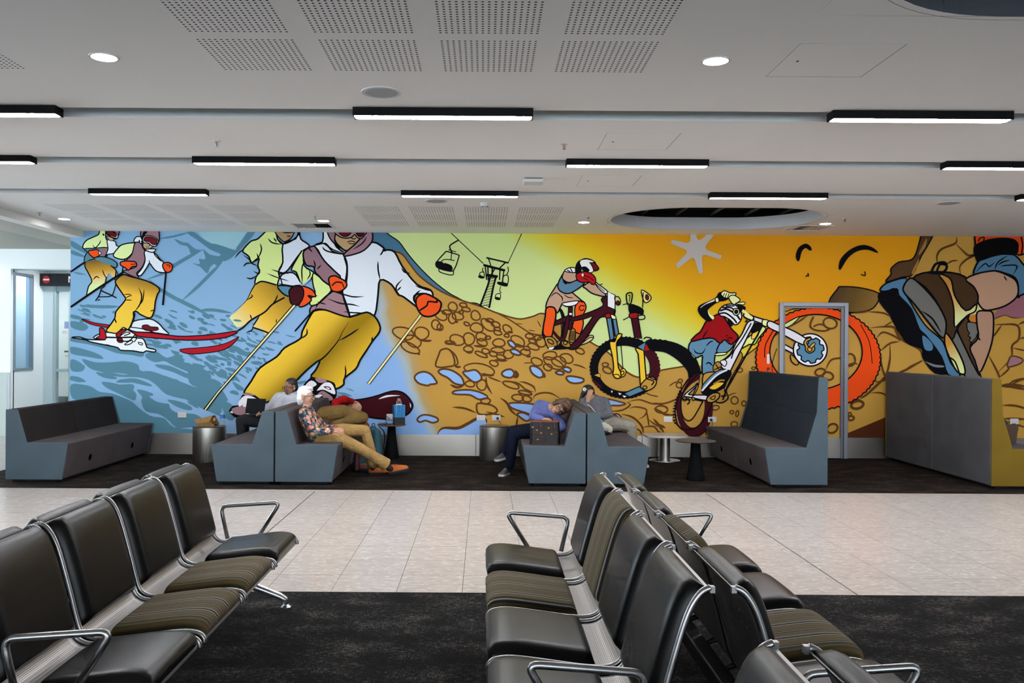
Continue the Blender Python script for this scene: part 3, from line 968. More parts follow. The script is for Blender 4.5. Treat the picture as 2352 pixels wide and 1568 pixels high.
# ---- hill, rocks, ponds
def hill_paint():
    m, nt, b = new_mat('hill airbrush')
    geo = nt.nodes.new('ShaderNodeNewGeometry'); sp = nt.nodes.new('ShaderNodeSeparateXYZ')
    nt.links.new(geo.outputs['Position'], sp.inputs[0])
    zs = [(1.0, 1010), (0.86, 985), (0.70, 955), (0.55, 930), (0.42, 900), (0.3, 880), (0.15, 868), (0.0, 862)]
    ztop, zbot = at(900, 600, YW).z, at(900, 1010, YW).z
    fz = math_node(nt, 'MULTIPLY_ADD', sp.outputs[2], 1 / (zbot - ztop), -ztop / (zbot - ztop), clamp=True)
    rp = nt.nodes.new('ShaderNodeValToRGB'); e = rp.color_ramp.elements
    while len(e) < len(zs):
        e.new(0.5)
    for el, (p, x) in zip(e, sorted(zs)):
        v = (x - 800) / 300.0
        el.position = p; el.color = (v, v, v, 1)
    nt.links.new(fz, rp.inputs[0])
    X0, X1 = at(800, 800, YW).x, at(1100, 800, YW).x
    fx = math_node(nt, 'MULTIPLY_ADD', sp.outputs[0], 1 / (X1 - X0), -X0 / (X1 - X0))
    n = nt.nodes.new('ShaderNodeTexNoise'); n.inputs['Scale'].default_value = 2.2
    nt.links.new(geo.outputs['Position'], n.inputs['Vector'])
    d = math_node(nt, 'SUBTRACT', fx, rp.outputs[0])
    d = math_node(nt, 'ADD', d, math_node(nt, 'MULTIPLY_ADD', n.outputs['Fac'], 0.12, -0.06))
    q = math_node(nt, 'MULTIPLY_ADD', d, 5.0, 0.5, clamp=True)
    col = ramp_node(nt, q, [(0.0, '#7496c2'), (0.35, '#8f9a9c'), (0.65, '#98804f'), (1.0, '#a57c30')], PG)
    n3 = nt.nodes.new('ShaderNodeTexNoise'); n3.inputs['Scale'].default_value = 0.9; n3.inputs['Detail'].default_value = 3
    nt.links.new(geo.outputs['Position'], n3.inputs['Vector'])
    hs = nt.nodes.new('ShaderNodeHueSaturation')
    nt.links.new(math_node(nt, 'MULTIPLY_ADD', n3.outputs['Fac'], 0.35, 0.82), hs.inputs['Value'])
    nt.links.new(col, hs.inputs['Color']); nt.links.new(hs.outputs[0], b.inputs['Base Color'])
    b.inputs['Roughness'].default_value = 0.55; b.inputs['Specular IOR Level'].default_value = 0.25
    return m
HILL = hill_paint()
f = Fig('painted_hillside', 'ochre painted hillside with outlined stones and blue ponds')
f.crop('C').fill('-30,60 100,100 180,160 260,215 330,310 430,430 560,560 700,670 790,720 870,760 960,770 1010,805 800,750 620,670 450,550 360,440 290,340 215,310 130,300 0,240', '#3f647c', 2.2)
f.crop('S').fill([(840, 640), (905, 577), (924, 584), (942, 607), (965, 635), (1008, 666), (1054, 687), (1105, 704), (1143, 719), (1190, 732), (1222, 727), (1248, 720), (1290, 742), (1340, 775), (1362, 789), (1400, 812), (1435, 850), (1468, 866), (1514, 851), (1578, 840),
        (1640, 838), (1696, 826), (1735, 800), (1806, 752), (1834, 729), (1905, 690), (1935, 664), (2000, 672), (2024, 672), (2042, 650), (2054, 620), (2072, 608), (2098, 603), (2112, 585), (2127, 535), (2127, 505), (2420, 505), (2420, 1012), (840, 1012)], HILL, sharp=True)
f.line([(905, 577), (924, 584), (942, 607), (965, 635), (1008, 666), (1054, 687), (1105, 704), (1143, 719), (1190, 732), (1222, 727), (1248, 720), (1290, 742)], 3, BROWN)
f.line([(1340, 775), (1362, 789), (1400, 812), (1435, 850), (1468, 866), (1514, 851), (1578, 840)], 3, BROWN)
f.line([(1640, 838), (1696, 826), (1735, 800), (1806, 752), (1834, 729)], 3, BROWN)
f.crop('C')
f.line('1150,860 1260,920 1380,1000 1450,1040 1560,1060', 2.6, BROWN).line('1310,950 1380,958', 1.6, BROWN, taper=True).line('1505,920 1525,960 1540,985', 2, BROWN, taper=True).line('1420,1010 1490,1020', 2, BROWN, taper=True)
stones = [(745,800,45,35,30),(840,785,35,18,10),(865,825,40,18,15),(690,850,40,20,0),(640,880,55,40,20),(595,965,40,45,-30),(630,985,25,30,0),(740,905,35,45,0),(790,885,50,35,20),(820,850,20,15,0),(950,880,45,40,35),(1080,925,40,15,15),(1060,965,70,40,40),(960,990,60,40,20),(870,955,25,15,20),(1130,960,40,25,20),(1145,1000,30,15,15),(1150,1035,35,20,20),(1235,1000,45,30,30),(1230,1060,22,15,15),(785,1100,70,45,10),(890,1090,50,55,20),(720,1120,40,12,5),(1000,1070,50,35,15),(1060,1080,25,15,0),(1010,1120,45,30,20),(885,1180,40,28,10),(1160,1125,55,35,10),(1330,1110,70,40,30),(1435,1065,35,22,5),(1510,1080,30,22,0),(1460,1110,30,18,10),(1470,1160,50,28,20),(1540,1120,45,40,30),(1410,1175,28,18,20),(1400,1210,42,28,15),(1000,1230,60,18,25),(1040,1200,35,22,20),(1110,1225,35,22,5),(1150,1190,60,25,0),(1180,1255,45,20,10),(1245,1230,42,40,20),(1115,1310,38,25,15),(1620,1240,65,35,-5),(1500,1295,50,35,15),(1600,1345,42,28,20),(1700,1295,65,45,25),(1650,1310,90,45,25),(1770,1265,60,40,30),(1890,1200,38,25,20),(985,1365,140,50,12),(900,1495,40,28,10),(1005,1505,45,45,0),(300,1040,95,55,10),(465,1040,60,60,45),(390,1110,80,45,30),(360,1170,90,40,30)]
for s_ in stones:
    f.ell(*s_, None, 3.0, BROWN, wob=0.06)
for x0, y0, x1, y1 in ((600, 1000, 660, 1005), (760, 930, 795, 935), (1240, 1020, 1290, 1030), (930, 1150, 1050, 1155), (670, 1130, 780, 1130), (1310, 1130, 1400, 1165), (860, 1205, 925, 1210), (1120, 1275, 1240, 1285), (450, 1100, 560, 1105), (430, 1215, 450, 1225), (760, 1335, 820, 1340), (1400, 1240, 1450, 1245), (1000, 1400, 1120, 1420)):
    f.line([(x0, y0), ((x0 + x1) / 2, (y0 + y1) / 2 + 5), (x1, y1)], 4.5, BROWN, taper=True)
f.line('590,1320 620,1230 640,1190 700,1180 745,1230 760,1320 700,1340 620,1345', 3.4, BROWN, closed=True).line('720,1190 770,1240 790,1310 760,1330', 3, BROWN)
f.line('1380,1310 1420,1305 1460,1308', 2, BROWN, taper=True).line('1820,1320 1880,1330 1950,1360', 3, BROWN, taper=True).line('1060,1430 1110,1450 1190,1480', 3, BROWN, taper=True).line('1045,1430 1050,1500 1100,1590', 4, BROWN, taper=True)
for t in ('400,1440 430,1400 490,1385 550,1410 590,1460 600,1490 540,1500 520,1510 440,1490', '615,1380 660,1360 740,1375 820,1430 845,1490 830,1505 760,1490 700,1440 640,1410', '835,1390 880,1380 950,1370 1000,1420 995,1460 940,1480 880,1440',
          '1185,1400 1220,1370 1270,1365 1298,1400 1270,1438 1210,1430', '1440,1345 1480,1335 1540,1370 1558,1420 1520,1438 1460,1400', '1240,1110 1280,1110 1312,1150 1300,1170 1260,1150', '1265,1190 1310,1185 1356,1220 1340,1236 1280,1220',
          '1735,1350 1780,1345 1810,1370 1790,1390 1750,1375', '1670,1390 1710,1378 1745,1395 1730,1412 1690,1408', '1765,1440 1790,1425 1850,1430 1920,1450 1910,1480 1840,1490 1790,1475'):
    f.fill(t, '#7a9cc6', 3.8, BROWN)
f.line('1285,1435 1325,1420 1305,1370', 7, BROWN, taper=True).line('1560,1440 1570,1420 1545,1380', 5, BROWN, taper=True).line('720,1500 780,1525 840,1515', 5, BROWN, taper=True)
f.crop('c')
for t in ('740,790 780,770 900,765 1000,790 1060,830 980,850 900,810 780,805', '1250,890 1310,880 1450,890 1560,930 1500,1000 1400,970 1280,930', '1325,980 1380,970 1450,1010 1410,1045 1350,1010', '425,1030 460,995 520,990 600,1015 610,1045 560,1060 500,1040 450,1055'):
    f.fill(t, '#7896c4', 3.6, BROWN)
f.fill('600,1190 680,1110 790,1110 880,1070 950,1030 1040,1040 1060,1190', '#7896c4')
f.line('600,1180 650,1110 790,1108 880,1068 960,1026 1040,1030 1050,1070', 6, BROWN, taper=True)
for s_ in ((1330,835,55,28,5),(1410,845,40,28,10),(1040,865,45,25,0),(1395,790,60,16,10),(1270,720,80,25,18)):
    f.ell(*s_, None, 3.2, BROWN, wob=0.06)
f.line('960,900 1000,885 1100,905 1145,950 1100,980 980,980', 3.5, BROWN, closed=True)
for t, w in (('1465,850 1490,810 1560,790 1640,800 1720,850', 3.4), ('1190,690 1320,700 1400,760 1480,785', 3.4), ('1340,690 1400,700 1470,735 1490,785', 3.6), ('1170,835 1230,880 1270,950 1340,1010', 4.5), ('740,920 850,930 960,972', 4), ('1040,960 1140,985 1215,1010', 3.5), ('1330,1000 1320,1080 1340,1120', 4)):
    f.line(t, w, BROWN, taper=True)
f.crop('S')
f.fill([(1380, 914), (1402, 917), (1422, 922), (1437, 927), (1422, 931), (1404, 931), (1390, 938)], '#7896c4', 3.2, BROWN)
f.fill([(1406, 957), (1412, 950), (1420, 951), (1427, 958), (1437, 972), (1417, 968), (1407, 962)], '#7896c4', 3.2, BROWN)
f.crop('H')
for t, w in (('1760,410 1900,380 2050,425 2200,420 2352,370', 3.2), ('1540,510 1700,500 1800,440 1760,410', 3.2), ('1790,480 1860,460 1980,490 1960,560 1890,600', 3), ('1980,490 2000,600 2010,690', 3), ('1700,540 1830,580 1930,680 1950,790', 4), ('2000,600 2100,670 2200,700', 3), ('1560,520 1640,560 1740,650', 3.5), ('1930,690 2060,680 2120,740 2200,770', 3.6), ('1800,700 1900,720 1930,780', 3), ('2080,470 2200,540 2352,560', 3), ('1960,300 2040,330 2110,340', 2.4), ('2230,230 2290,190 2350,170', 2)):
    f.line(t, w, BROWN, taper=True)
f.ell(2150, 490, 70, 40, 5, None, 3, BROWN)
f.crop('I')
for s_ in ((970,145,35,25,0),(1128,125,20,15,0),(915,485,40,42,0),(700,568,42,26,-8),(885,618,22,18,0),(945,635,16,34,10),(912,752,38,28,0),(1020,520,24,28,0),(305,265,24,18,0),(290,315,30,30,0)):
    f.ell(*s_, None, 2.6, BROWN)
for t, w in (('0,510 120,520 240,480 300,440', 3), ('30,560 90,540 160,570 150,620', 2.6), ('0,580 60,600 140,650 240,640', 3), ('0,690 60,760 130,860', 5), ('60,750 140,790', 3), ('215,700 300,790 340,830', 3.4), ('460,790 520,800 590,770', 4), ('830,440 880,415 940,400', 2), ('560,850 600,820 590,880', 4), ('190,325 230,290 270,285', 2), ('0,430 30,440 60,440', 2.2)):
    f.line(t, w, BROWN, taper=True)
f.done()

# ---- chairlift
f = Fig('painted_chairlift', 'black painted chairlift tower with empty chairs on cables')
f.crop('C')
f.line('700,110 1020,412', 1.6, sharp=True).line('1380,110 1240,412', 1.5, sharp=True).line('800,200 725,245 720,275 738,315', 2.6).line('705,288 775,308', 1.6)
f.line('690,303 740,318 795,335 800,350 765,450 728,482 610,450 600,400 680,308', 2.2, closed=True).line('630,420 650,385 690,375 760,385', 1.8).line('735,320 728,382', 1.6)
f.fill('595,392 650,398 662,410 680,408 735,432 732,478 600,445', INK).line('620,455 632,490 740,516 750,470', 2).line('605,440 725,470', 3.4)
f.line('1048,360 1247,407', 3, sharp=True).line('1065,365 1092,445', 2, sharp=True).line('1220,402 1165,455', 2.6, sharp=True).line('1020,425 1215,475', 4.6, sharp=True)
f.line('1085,520 1060,610 990,798', 3.6, sharp=True).line('1137,520 1110,620 1072,812', 3.6, sharp=True).line('1050,515 1150,530', 5, sharp=True)
zz = []
for k in range(12):
    t = k / 11
    zz.append((1085 - 92 * t + (0 if k % 2 else (52 + 30 * t)), 530 + 270 * t))
f.line(zz, 1.7, sharp=True)
f.line([(1085 - 92 * k / 11 + ((52 + 30 * k / 11) if k % 2 else 0), 530 + 270 * k / 11) for k in range(12)], 1.7, sharp=True)
f.line('1035,420 1050,560', 2.4).line('1060,430 1065,565', 2.4).line('1170,460 1165,560', 2.4).line('1205,470 1190,580', 2.2).line('1100,450 1100,530', 3).line('1130,450 1085,520', 2.4)
f.line('1020,450 1010,470 1025,490', 1.6).line('985,510 1000,490 1025,495 1025,540', 1.7, closed=True).fill('978,518 1022,528 1020,548 978,540', INK)
f.line('1240,440 1245,480 1230,510', 1.8).line('1200,530 1240,520 1240,590 1200,600', 2, closed=True).fill('1150,575 1235,590 1228,620 1152,600', INK)
f.line('1175,615 1168,660 1180,670 1165,685', 1.4).line('1135,690 1172,685 1168,735 1128,728', 1.6, closed=True).fill('1130,712 1168,720 1165,742 1128,732', INK)
f.done()

# ---- small skiers
YPANT = lambda n, p0, p1: grad(n, p0, p1, [(0, '#7a5c28'), (0.22, '#a07a28'), (0.45, '#d0a336'), (1, '#d8ae3a')])
f = Fig('painted_skier', 'small painted skier in pale jacket half hidden behind another')
f.crop('A')
f.line('640,487 720,430 830,360', 3.4, sharp=True)
f.fill('905,110 950,110 955,180 975,220 975,275 910,280 850,275 760,280 750,250 780,205 840,175 890,150', '#c0cf90', 2.4)
f.fill('760,280 850,275 975,270 970,330 930,390 850,370 765,400 770,340 790,310', TEAL, 2)
f.fill('890,285 975,275 965,310 940,355 900,330', MAUVE)
f.fill('970,200 1040,215 1050,250 1085,265 1050,305 1010,325 970,330 945,360 970,300 975,270', WHITE, 2)
f.fill('850,365 920,350 1000,370 1056,410 1045,450 985,430 900,410', TEAL, 2)
f.fill('960,105 1072,105 1070,150 1055,185 1030,190 1010,150 965,140', MAUVE, 2.2).fill('962,165 1000,175 1030,195 1010,207 985,200', '#a58a6c', 1.4).fill('962,125 1010,118 1062,150 1058,182 1020,178 968,150', WHITE, 1.6).fill('968,128 1010,124 1052,152 1046,172 1020,168 974,148', '#5e0d14', 1.4)
f.fill('800,300 845,290 885,290 905,325 890,345 850,360 825,345 805,325', ORANGE, 2.2).fill('890,300 910,312 912,330 898,330', WHITE, 1.4)
f.fill('770,400 860,380 930,405 1000,430 1045,470 1040,530 1020,535 985,500 965,535 942,600 880,640 780,697 800,620 830,570 800,500 770,430', grad('fading pants', (215, 600), (225, 678), [(0, '#6e5426'), (0.3, '#a87f2a'), (0.5, '#c9a765'), (0.7, '#b9c88e'), (1, '#b6cba4')]))
f.line('770,400 768,440 800,500 830,570 800,620 782,695', 2.4).line('1000,430 1042,468 1045,500 1036,560', 2.2).line('960,530 945,610 912,650 1000,695 1052,722', 2.4).line('912,650 895,700 862,748', 2.4).line('1045,470 1072,520', 1.8).line('892,712 1000,705 1028,660 1044,600', 2).line('840,560 870,530 900,545', 2.2, taper=True).line('925,465 940,510 962,545', 2, taper=True).line('835,240 860,270 900,230 910,200', 2, taper=True).line('930,140 940,165', 3, taper=True)
f.line('880,745 905,735', 2, taper=True)
f.done()
f = Fig('painted_skier', 'small painted skier in mauve helmet and yellow trousers crouching on red skis')
f.crop('A')
f.line('640,803 760,720 900,625 1120,485', 4, sharp=True)
f.fill('740,910 850,945 985,966 985,988 860,968 780,940', RED, 1.6)
f.fill('1190,1020 1400,1040 1600,1065 1800,1060 1960,1045 2145,1018 2060,1070 1900,1095 1700,1102 1480,1088 1240,1066', RED, 2)
f.fill('1620,1185 1850,1165 2000,1140 2100,1100 2152,1068 2100,1135 2010,1190 1850,1217 1700,1224', RED, 1.6)
f.fill('1185,975 1210,930 1350,910 1430,950 1475,1000 1522,1050 1380,1032 1230,1027 1160,1000', WHITE, 2.4).fill('1285,970 1330,963 1360,980 1422,985 1420,1012 1340,1017 1290,1000', '#5c1016', 1.4).line('1180,985 1290,1000 1400,1035', 2)
f.fill('1110,240 1220,228 1218,280 1185,330 1140,368 1080,372 1022,342 1060,280', '#c0cf90', 2.4)
f.fill('1208,214 1230,173 1282,178 1278,245 1250,225', WHITE, 2.2).line('1255,198 1262,225', 3, taper=True)
f.fill('1220,225 1275,235 1305,300 1308,380 1280,450 1232,500 1255,545 1180,520 1110,482 1150,470 1230,440 1225,400 1190,395 1140,385 1190,330', MAUVE, 2.2)
f.fill('1305,300 1390,315 1440,370 1480,410 1492,490 1420,485 1380,450 1350,410 1330,440 1275,517 1240,510 1285,450 1310,380', WHITE, 2.4).line('1385,300 1400,340 1460,400', 2, taper=True).line('1345,380 1352,412 1385,455', 2, taper=True)
f.fill('1278,205 1290,250 1310,280 1360,280 1405,285 1380,312 1330,300 1288,270', WHITE, 2.2)
f.fill('1285,105 1420,105 1437,170 1432,215 1400,182 1320,165 1290,192 1272,170', '#86676e', 2.4).fill('1273,190 1298,120 1332,125 1300,165 1285,195', INK)
f.fill('1295,228 1340,232 1377,255 1357,277 1320,282 1293,265', '#a58a6c', 1.8).line('1315,262 1345,266', 1.2).line('1345,232 1352,250 1340,252', 1.2)
f.fill('1288,190 1308,163 1362,163 1412,185 1428,222 1400,258 1360,247 1340,226 1298,226', WHITE, 2).fill('1300,190 1318,172 1370,176 1413,200 1412,238 1376,240 1346,215 1306,212', '#641218', 1.8)
f.fill('1475,410 1520,403 1552,425 1550,470 1520,492 1490,482 1468,440', ORANGE, 2.4).line('1500,425 1530,428 1528,450', 1.8)
f.fill('1490,490 1506,490 1478,787 1460,787', INK, sharp=True)
f.line('1130,368 1106,465 1104,587', 2.6, sharp=True)
f.fill('1088,402 1130,390 1190,393 1225,400 1232,435 1195,440 1160,472 1130,450 1093,430', ORANGE, 2.4).line('1180,420 1230,415', 1.6)
f.fill('1048,560 1110,513 1180,530 1260,550 1340,575 1420,620 1440,655 1420,690 1400,760 1392,830 1357,902 1270,872 1235,845 1205,850 1205,900 1170,990 1130,1022 1100,1000 1050,1042 962,1022 1000,960 1038,900 1050,840 1132,740 1110,690 1050,600', YPANT('skier pants', (320, 635), (300, 730)), 2.8)
f.line('1250,625 1278,700 1262,780 1208,852', 2.6, taper=True).line('1300,640 1288,740 1250,792', 2.4, taper=True).line('1115,690 1190,688', 1.8, taper=True).line('1130,725 1165,705 1195,698', 1.8, taper=True).line('1125,740 1195,742', 1.8, taper=True).line('1035,905 1052,950', 2.6, taper=True).line('1355,842 1390,828', 2, taper=True)
f.line('1205,860 1215,870 1200,930 1175,985', 3)
f.fill('645,1078 720,1073 790,1095 950,1098 850,1085 870,1058 960,1030 1060,1040 1110,988 1155,1010 1222,1050 1232,1080 1292,1090 1320,1150 1332,1170 1403,1187 1390,1208 1320,1197 1290,1212 1200,1197 1090,1192 1060,1167 940,1142 820,1117 770,1097', '#cdd3dd', 2.4)
f.fill('900,993 938,1000 957,1050 950,1097 868,1082 900,1060', RED, 2).fill('1048,1062 1062,1030 1110,1003 1145,1010 1100,1040 1080,1077', '#7c1219', 2).fill('1055,1090 1100,1085 1110,1120 1070,1120', '#6c1118', 1.6)
f.line('960,1075 1060,1078 1190,1075 1235,1080', 3).line('1090,1060 1140,1030 1175,1040 1120,1062', 2).line('1220,1050 1160,1110 1060,1100', 2.4).line('1125,1140 1180,1105 1200,1115 1165,1140', 2, closed=True).line('1250,1120 1285,1130 1280,1145 1255,1135', 1.8, closed=True).line('1210,1120 1235,1085', 2).line('950,1140 1000,1150', 2, taper=True).line('640,1080 720,1090 780,1100', 2.2, taper=True)
f.done()

# ---- second large skier
f = Fig('painted_skier', 'painted skier in pale green jacket behind the largest skier')
f.crop('B')
f.fill('650,110 720,110 735,190 785,240 780,290 785,400 745,490 775,600 725,605 600,575 535,600 545,530 575,490 560,430 570,360 500,407 480,350 424,305 440,270 500,210 560,190', PALE, 3)
f.fill('785,240 900,190 930,110 945,190 1000,230 1022,260 960,300 910,360 830,470 780,500 745,490 785,400', '#bcc3cf', 3)
f.fill('720,110 880,110 870,165 850,190 800,217 760,190 728,150', TAN, 2.4).fill('760,110 880,110 880,135 800,140', INK).line('820,162 855,165', 1.6).line('822,175 850,172', 1.2)
f.line('735,190 780,235 850,215 900,180 935,140', 3).line('650,185 690,225 770,240', 2.6, taper=True).line('700,180 730,220', 2.6, taper=True).line('580,230 592,290 560,370', 2.6, taper=True).line('550,320 560,370 505,405', 3, taper=True)
f.line('350,365 400,305 440,292', 2.4, taper=True).line('425,335 490,380 505,410 575,440', 2.8, taper=True).line('428,440 460,410 500,412', 2.6, taper=True).line('520,480 560,500 575,470 545,440', 2.8, taper=True).line('455,540 500,548 540,525', 2.6, taper=True)
f.fill('970,290 975,430 1060,490 1045,540 960,605 905,490 860,470 910,370', PALE, 3).line('970,400 955,470 960,600', 2.6, taper=True).line('1020,470 1030,510 1000,560', 2.4, taper=True)
f.fill('1060,500 1110,530 1150,570 1215,610 1220,650 1150,760 1040,790 1030,740 1075,680 1060,620 1050,550', PALE, 2.6)
f.fill('540,600 600,573 725,605 760,650 840,720 885,780 655,1037 600,1015 545,992 508,985 545,930 585,870 500,920 430,970 370,983 320,920 308,890 370,840 460,740 500,660', grad('second pants', (640, 650), (535, 745), [(0, '#8a6a26'), (0.25, '#a88428'), (0.6, '#cfa53a'), (0.85, '#cdb878'), (1, '#c3ca96')]))
f.line('535,600 500,660 460,740 400,800 335,850', 2.6, taper='end').line('540,600 600,573 725,605', 3).line('800,718 690,780 620,850 500,920 430,985 380,1015', 3.2).line('510,985 545,930 575,885', 2.6, taper=True).line('510,985 600,1015 655,1037', 3).line('455,1030 500,1015 520,985', 2.4, taper=True).line('740,690 720,740 690,780', 2.6, taper=True).line('500,690 508,710 460,742', 2.4, taper=True).line('490,870 505,915', 2.4, taper=True).line('728,910 725,950', 2, taper=True)
f.line('335,920 415,930', 4, TEAL, taper=True)
f.fill('780,510 880,497 937,570 942,612 780,612 738,597', '#bcc3cf', 3).line('750,595 850,610', 2).line('680,465 760,490 840,505', 2, taper=True).line('640,500 740,540 840,570', 2, taper=True).line('760,530 780,600', 2.4)
f.fill('738,615 860,622 848,705 785,682', '#4a7288', 3)
f.fill('918,608 1000,625 1060,660 1078,712 1010,700 1042,740 982,792 928,795 965,700 950,640', ORANGE, 2.8).fill('845,650 900,610 960,630 972,690 950,750 910,787 858,770 843,700', '#360d12', 2.8).line('1010,700 1035,715', 3)
f.fill('1040,540 1000,590 960,612 940,600 945,570 960,600', BLUE)
f.done()

# ---- largest skier / snowboarder
LEG0, LEG1 = at(450 + 1280 / 3.92, 500 + 1100 / 3.92, YW), at(450 + 830 / 3.92, 500 + 1540 / 3.92, YW)
big_p = grad('big pants', (450 + (1055 - 290) / 3.92, 500 + (1320 - 290) / 3.92), (450 + (1055 + 290) / 3.92, 500 + (1320 + 290) / 3.92),
             [(0.0, '#d8cf9a'), (0.10, '#d3ad34'), (0.30, '#c39d2c'), (0.47, '#87690f'), (0.56, '#836710'), (0.74, '#b08c22'), (0.92, '#d5a628'), (1, '#d8b048')])
f = Fig('painted_snowboarder', 'largest painted figure in white hooded jacket and yellow trousers with ski poles')
f.crop('b').fill('1150,870 1430,857 1600,827 1750,780 1830,778 1890,808 1940,868 1952,920 1905,985 1800,1020 1650,1022 1500,1000 1300,990 1150,980', '#320910', 3.2).fill('1645,848 1720,812 1842,815 1740,826', '#c9c3c6').fill('1926,880 1938,905 1932,925', '#c9c3c6')
f.crop('B')
f.line('1225,655 1060,830 892,1022', 3, sharp=True)
f.fill('1080,835 1170,830 1300,875 1400,890 1540,848 1612,890 1657,970 1652,1030 1590,1112 1540,1190 1480,1280 1440,1360 1340,1442 1330,1502 1260,1538 1240,1490 1150,1460 1038,1432 1080,1370 1117,1280 1000,1370 880,1490 760,1600 640,1660 580,1635 470,1590 438,1565 500,1470 580,1350 730,1250 800,1170 940,1090 960,1020 1040,870', big_p, 3.6)
f.line('1382,930 1320,1030 1280,1110 1180,1230 1110,1290', 3.6, taper='start').line('1472,995 1390,1050 1290,1108', 3, taper=True).line('1000,995 998,1050 940,1092', 3, taper=True).line('1590,1070 1585,1120', 3, taper=True).line('1345,1325 1350,1400 1335,1450', 3, taper=True)
# boots
f.crop('b')
f.fill('1030,655 1060,650 1180,680 1255,735 1268,815 1225,875 1180,880 1080,840 1000,800 960,740', INK)
f.fill('985,728 1040,680 1090,715 1040,750 1060,770 1000,775', '#c6c2c6').fill('1075,660 1150,665 1180,690 1110,700', '#8a6a70').fill('1090,770 1150,705 1210,700 1245,745 1252,805 1160,765 1120,765', '#ccc8cc').fill('1150,735 1200,735 1222,762 1190,760', INK).fill('1170,742 1195,742 1208,756 1190,755', '#ccc8cc').fill('1110,790 1150,775 1230,830 1220,860 1150,850 1140,800 1100,810', '#86666c').fill('1060,820 1120,805 1140,815 1090,840', '#ccc8cc')
f.fill('300,955 335,908 380,900 400,845 440,793 520,805 590,860 600,930 500,1005 380,1015 340,1000', INK)
f.fill('385,880 430,822 500,820 565,862 500,892 440,890 395,915', '#ccc8cc').fill('325,935 400,912 470,922 468,972 400,992 345,975', '#86666c').fill('425,798 470,795 545,812 450,815', '#8a6a70').fill('420,905 450,888 475,905 445,918', '#ccc8cc').fill('470,900 530,890 540,940 490,950', '#86666c').fill('310,965 328,955 335,975', '#ccc8cc').fill('445,960 480,940 490,970 465,985', '#ccc8cc')
f.crop('B')
f.fill('1070,250 1150,230 1240,300 1345,340 1362,450 1340,590 1300,560 1240,470 1150,380 1100,290', WHITE, 3)
f.fill('975,300 1060,255 1100,300 1160,390 1250,480 1305,540 1200,560 1217,612 1150,570 1110,525 1075,490 1060,440 1000,430 972,370', MAUVE, 3.2).line('1060,380 1075,430 1060,480', 2.6, taper=True).line('1130,425 1090,465', 2.4, taper=True).line('1010,265 1050,310', 2.6, taper=True)
f.fill('1230,665 1310,680 1360,780 1390,887 1300,875 1170,830 1080,825 1028,862 1040,800 1110,770', '#8a6a72', 3)
f.fill('1345,340 1480,310 1590,220 1690,270 1698,300 1720,290 1790,310 1860,440 1990,600 2112,650 2132,705 2080,687 1980,690 1963,740 2003,810 1870,712 1820,690 1760,600 1660,560 1640,700 1612,872 1540,850 1400,888 1385,882 1320,670 1355,580 1362,440', '#c2c8d2', 3.6)
f.line('1640,390 1642,470 1660,560', 3, taper=True).line('1690,275 1680,310 1658,340', 3, taper=True).line('1850,450 1880,490 1930,500', 2.8, taper=True).line('1865,550 1810,610 1808,660 1850,710', 3, taper=True).line('1850,620 1810,660', 2.8, taper=True).line('1975,612 2040,635 2110,660', 2.8, taper=True).line('2025,650 1980,690 1965,740', 3, taper=True).line('1235,665 1330,690 1420,712 1515,708', 2.8, taper=True).line('1180,725 1300,770 1400,780 1475,798', 2.8, taper=True).line('1080,815 1110,765 1220,660', 2.6, taper=True).line('1330,845 1420,855 1500,855', 2.6, taper=True).line('1090,755 1175,780', 2.4, taper=True).line('1100,700 1040,720', 2, taper=True)
f.fill('1255,110 1560,110 1500,190 1470,215 1370,297 1300,262 1253,200', '#a08460', 3)
f.fill('1150,110 1190,110 1240,200 1265,262 1335,322 1230,302 1170,232 1080,245 1142,215', '#c6cbd5', 3).fill('1188,110 1260,110 1250,210 1300,280 1240,225 1200,170', MAUVE, 2.6)
f.fill('1420,252 1480,190 1545,110 1582,110 1592,195 1552,260 1480,312 1345,347 1338,322', '#8a6870', 3).line('1540,170 1500,230 1410,290', 2.4, taper=True).line('1140,260 1180,300 1340,335', 2.8, taper=True).line('1195,255 1240,290 1320,315', 2.4, taper=True)
f.fill('1262,120 1290,167 1340,184 1400,178 1432,152 1452,178 1492,188 1522,152 1535,110', '#8d747a', 2.4).fill('1282,110 1405,110 1372,163 1318,162', '#5e0d14', 2).fill('1440,110 1520,110 1497,168 1460,162', '#3a0a10', 2)
f.line('1398,180 1420,192 1442,186', 2).line('1365,222 1395,210 1437,220', 1.8).line('1378,230 1410,236 1430,230', 1.6)
f.line('1335,340 1362,420 1358,560 1320,660 1360,790 1388,885', 3.4)
f.fill('1198,545 1250,522 1300,545 1350,575 1357,620 1300,664 1240,662 1213,630', ORANGE, 3).line('1225,612 1265,580 1320,585', 2.6).line('1320,590 1335,630', 2)
f.fill('1990,720 2050,683 2112,700 2195,750 2208,790 2182,852 2112,888 2040,878 2003,832 1983,780', ORANGE, 3.4).line('2015,835 2080,790 2095,755 2170,760 2165,740', 3.2).line('1965,740 1980,695 2050,680', 3)
f.fill('877,778 907,792 215,1580 100,1735 68,1722 190,1568', INK, sharp=True).fill('884,784 899,791 207,1575 92,1730 79,1726 197,1570', POLE, sharp=True)
f.fill('2012,872 2040,880 1568,1500 1540,1488', INK, sharp=True).fill('2018,874 2034,879 1562,1496 1547,1489', POLE, sharp=True)
f.done()

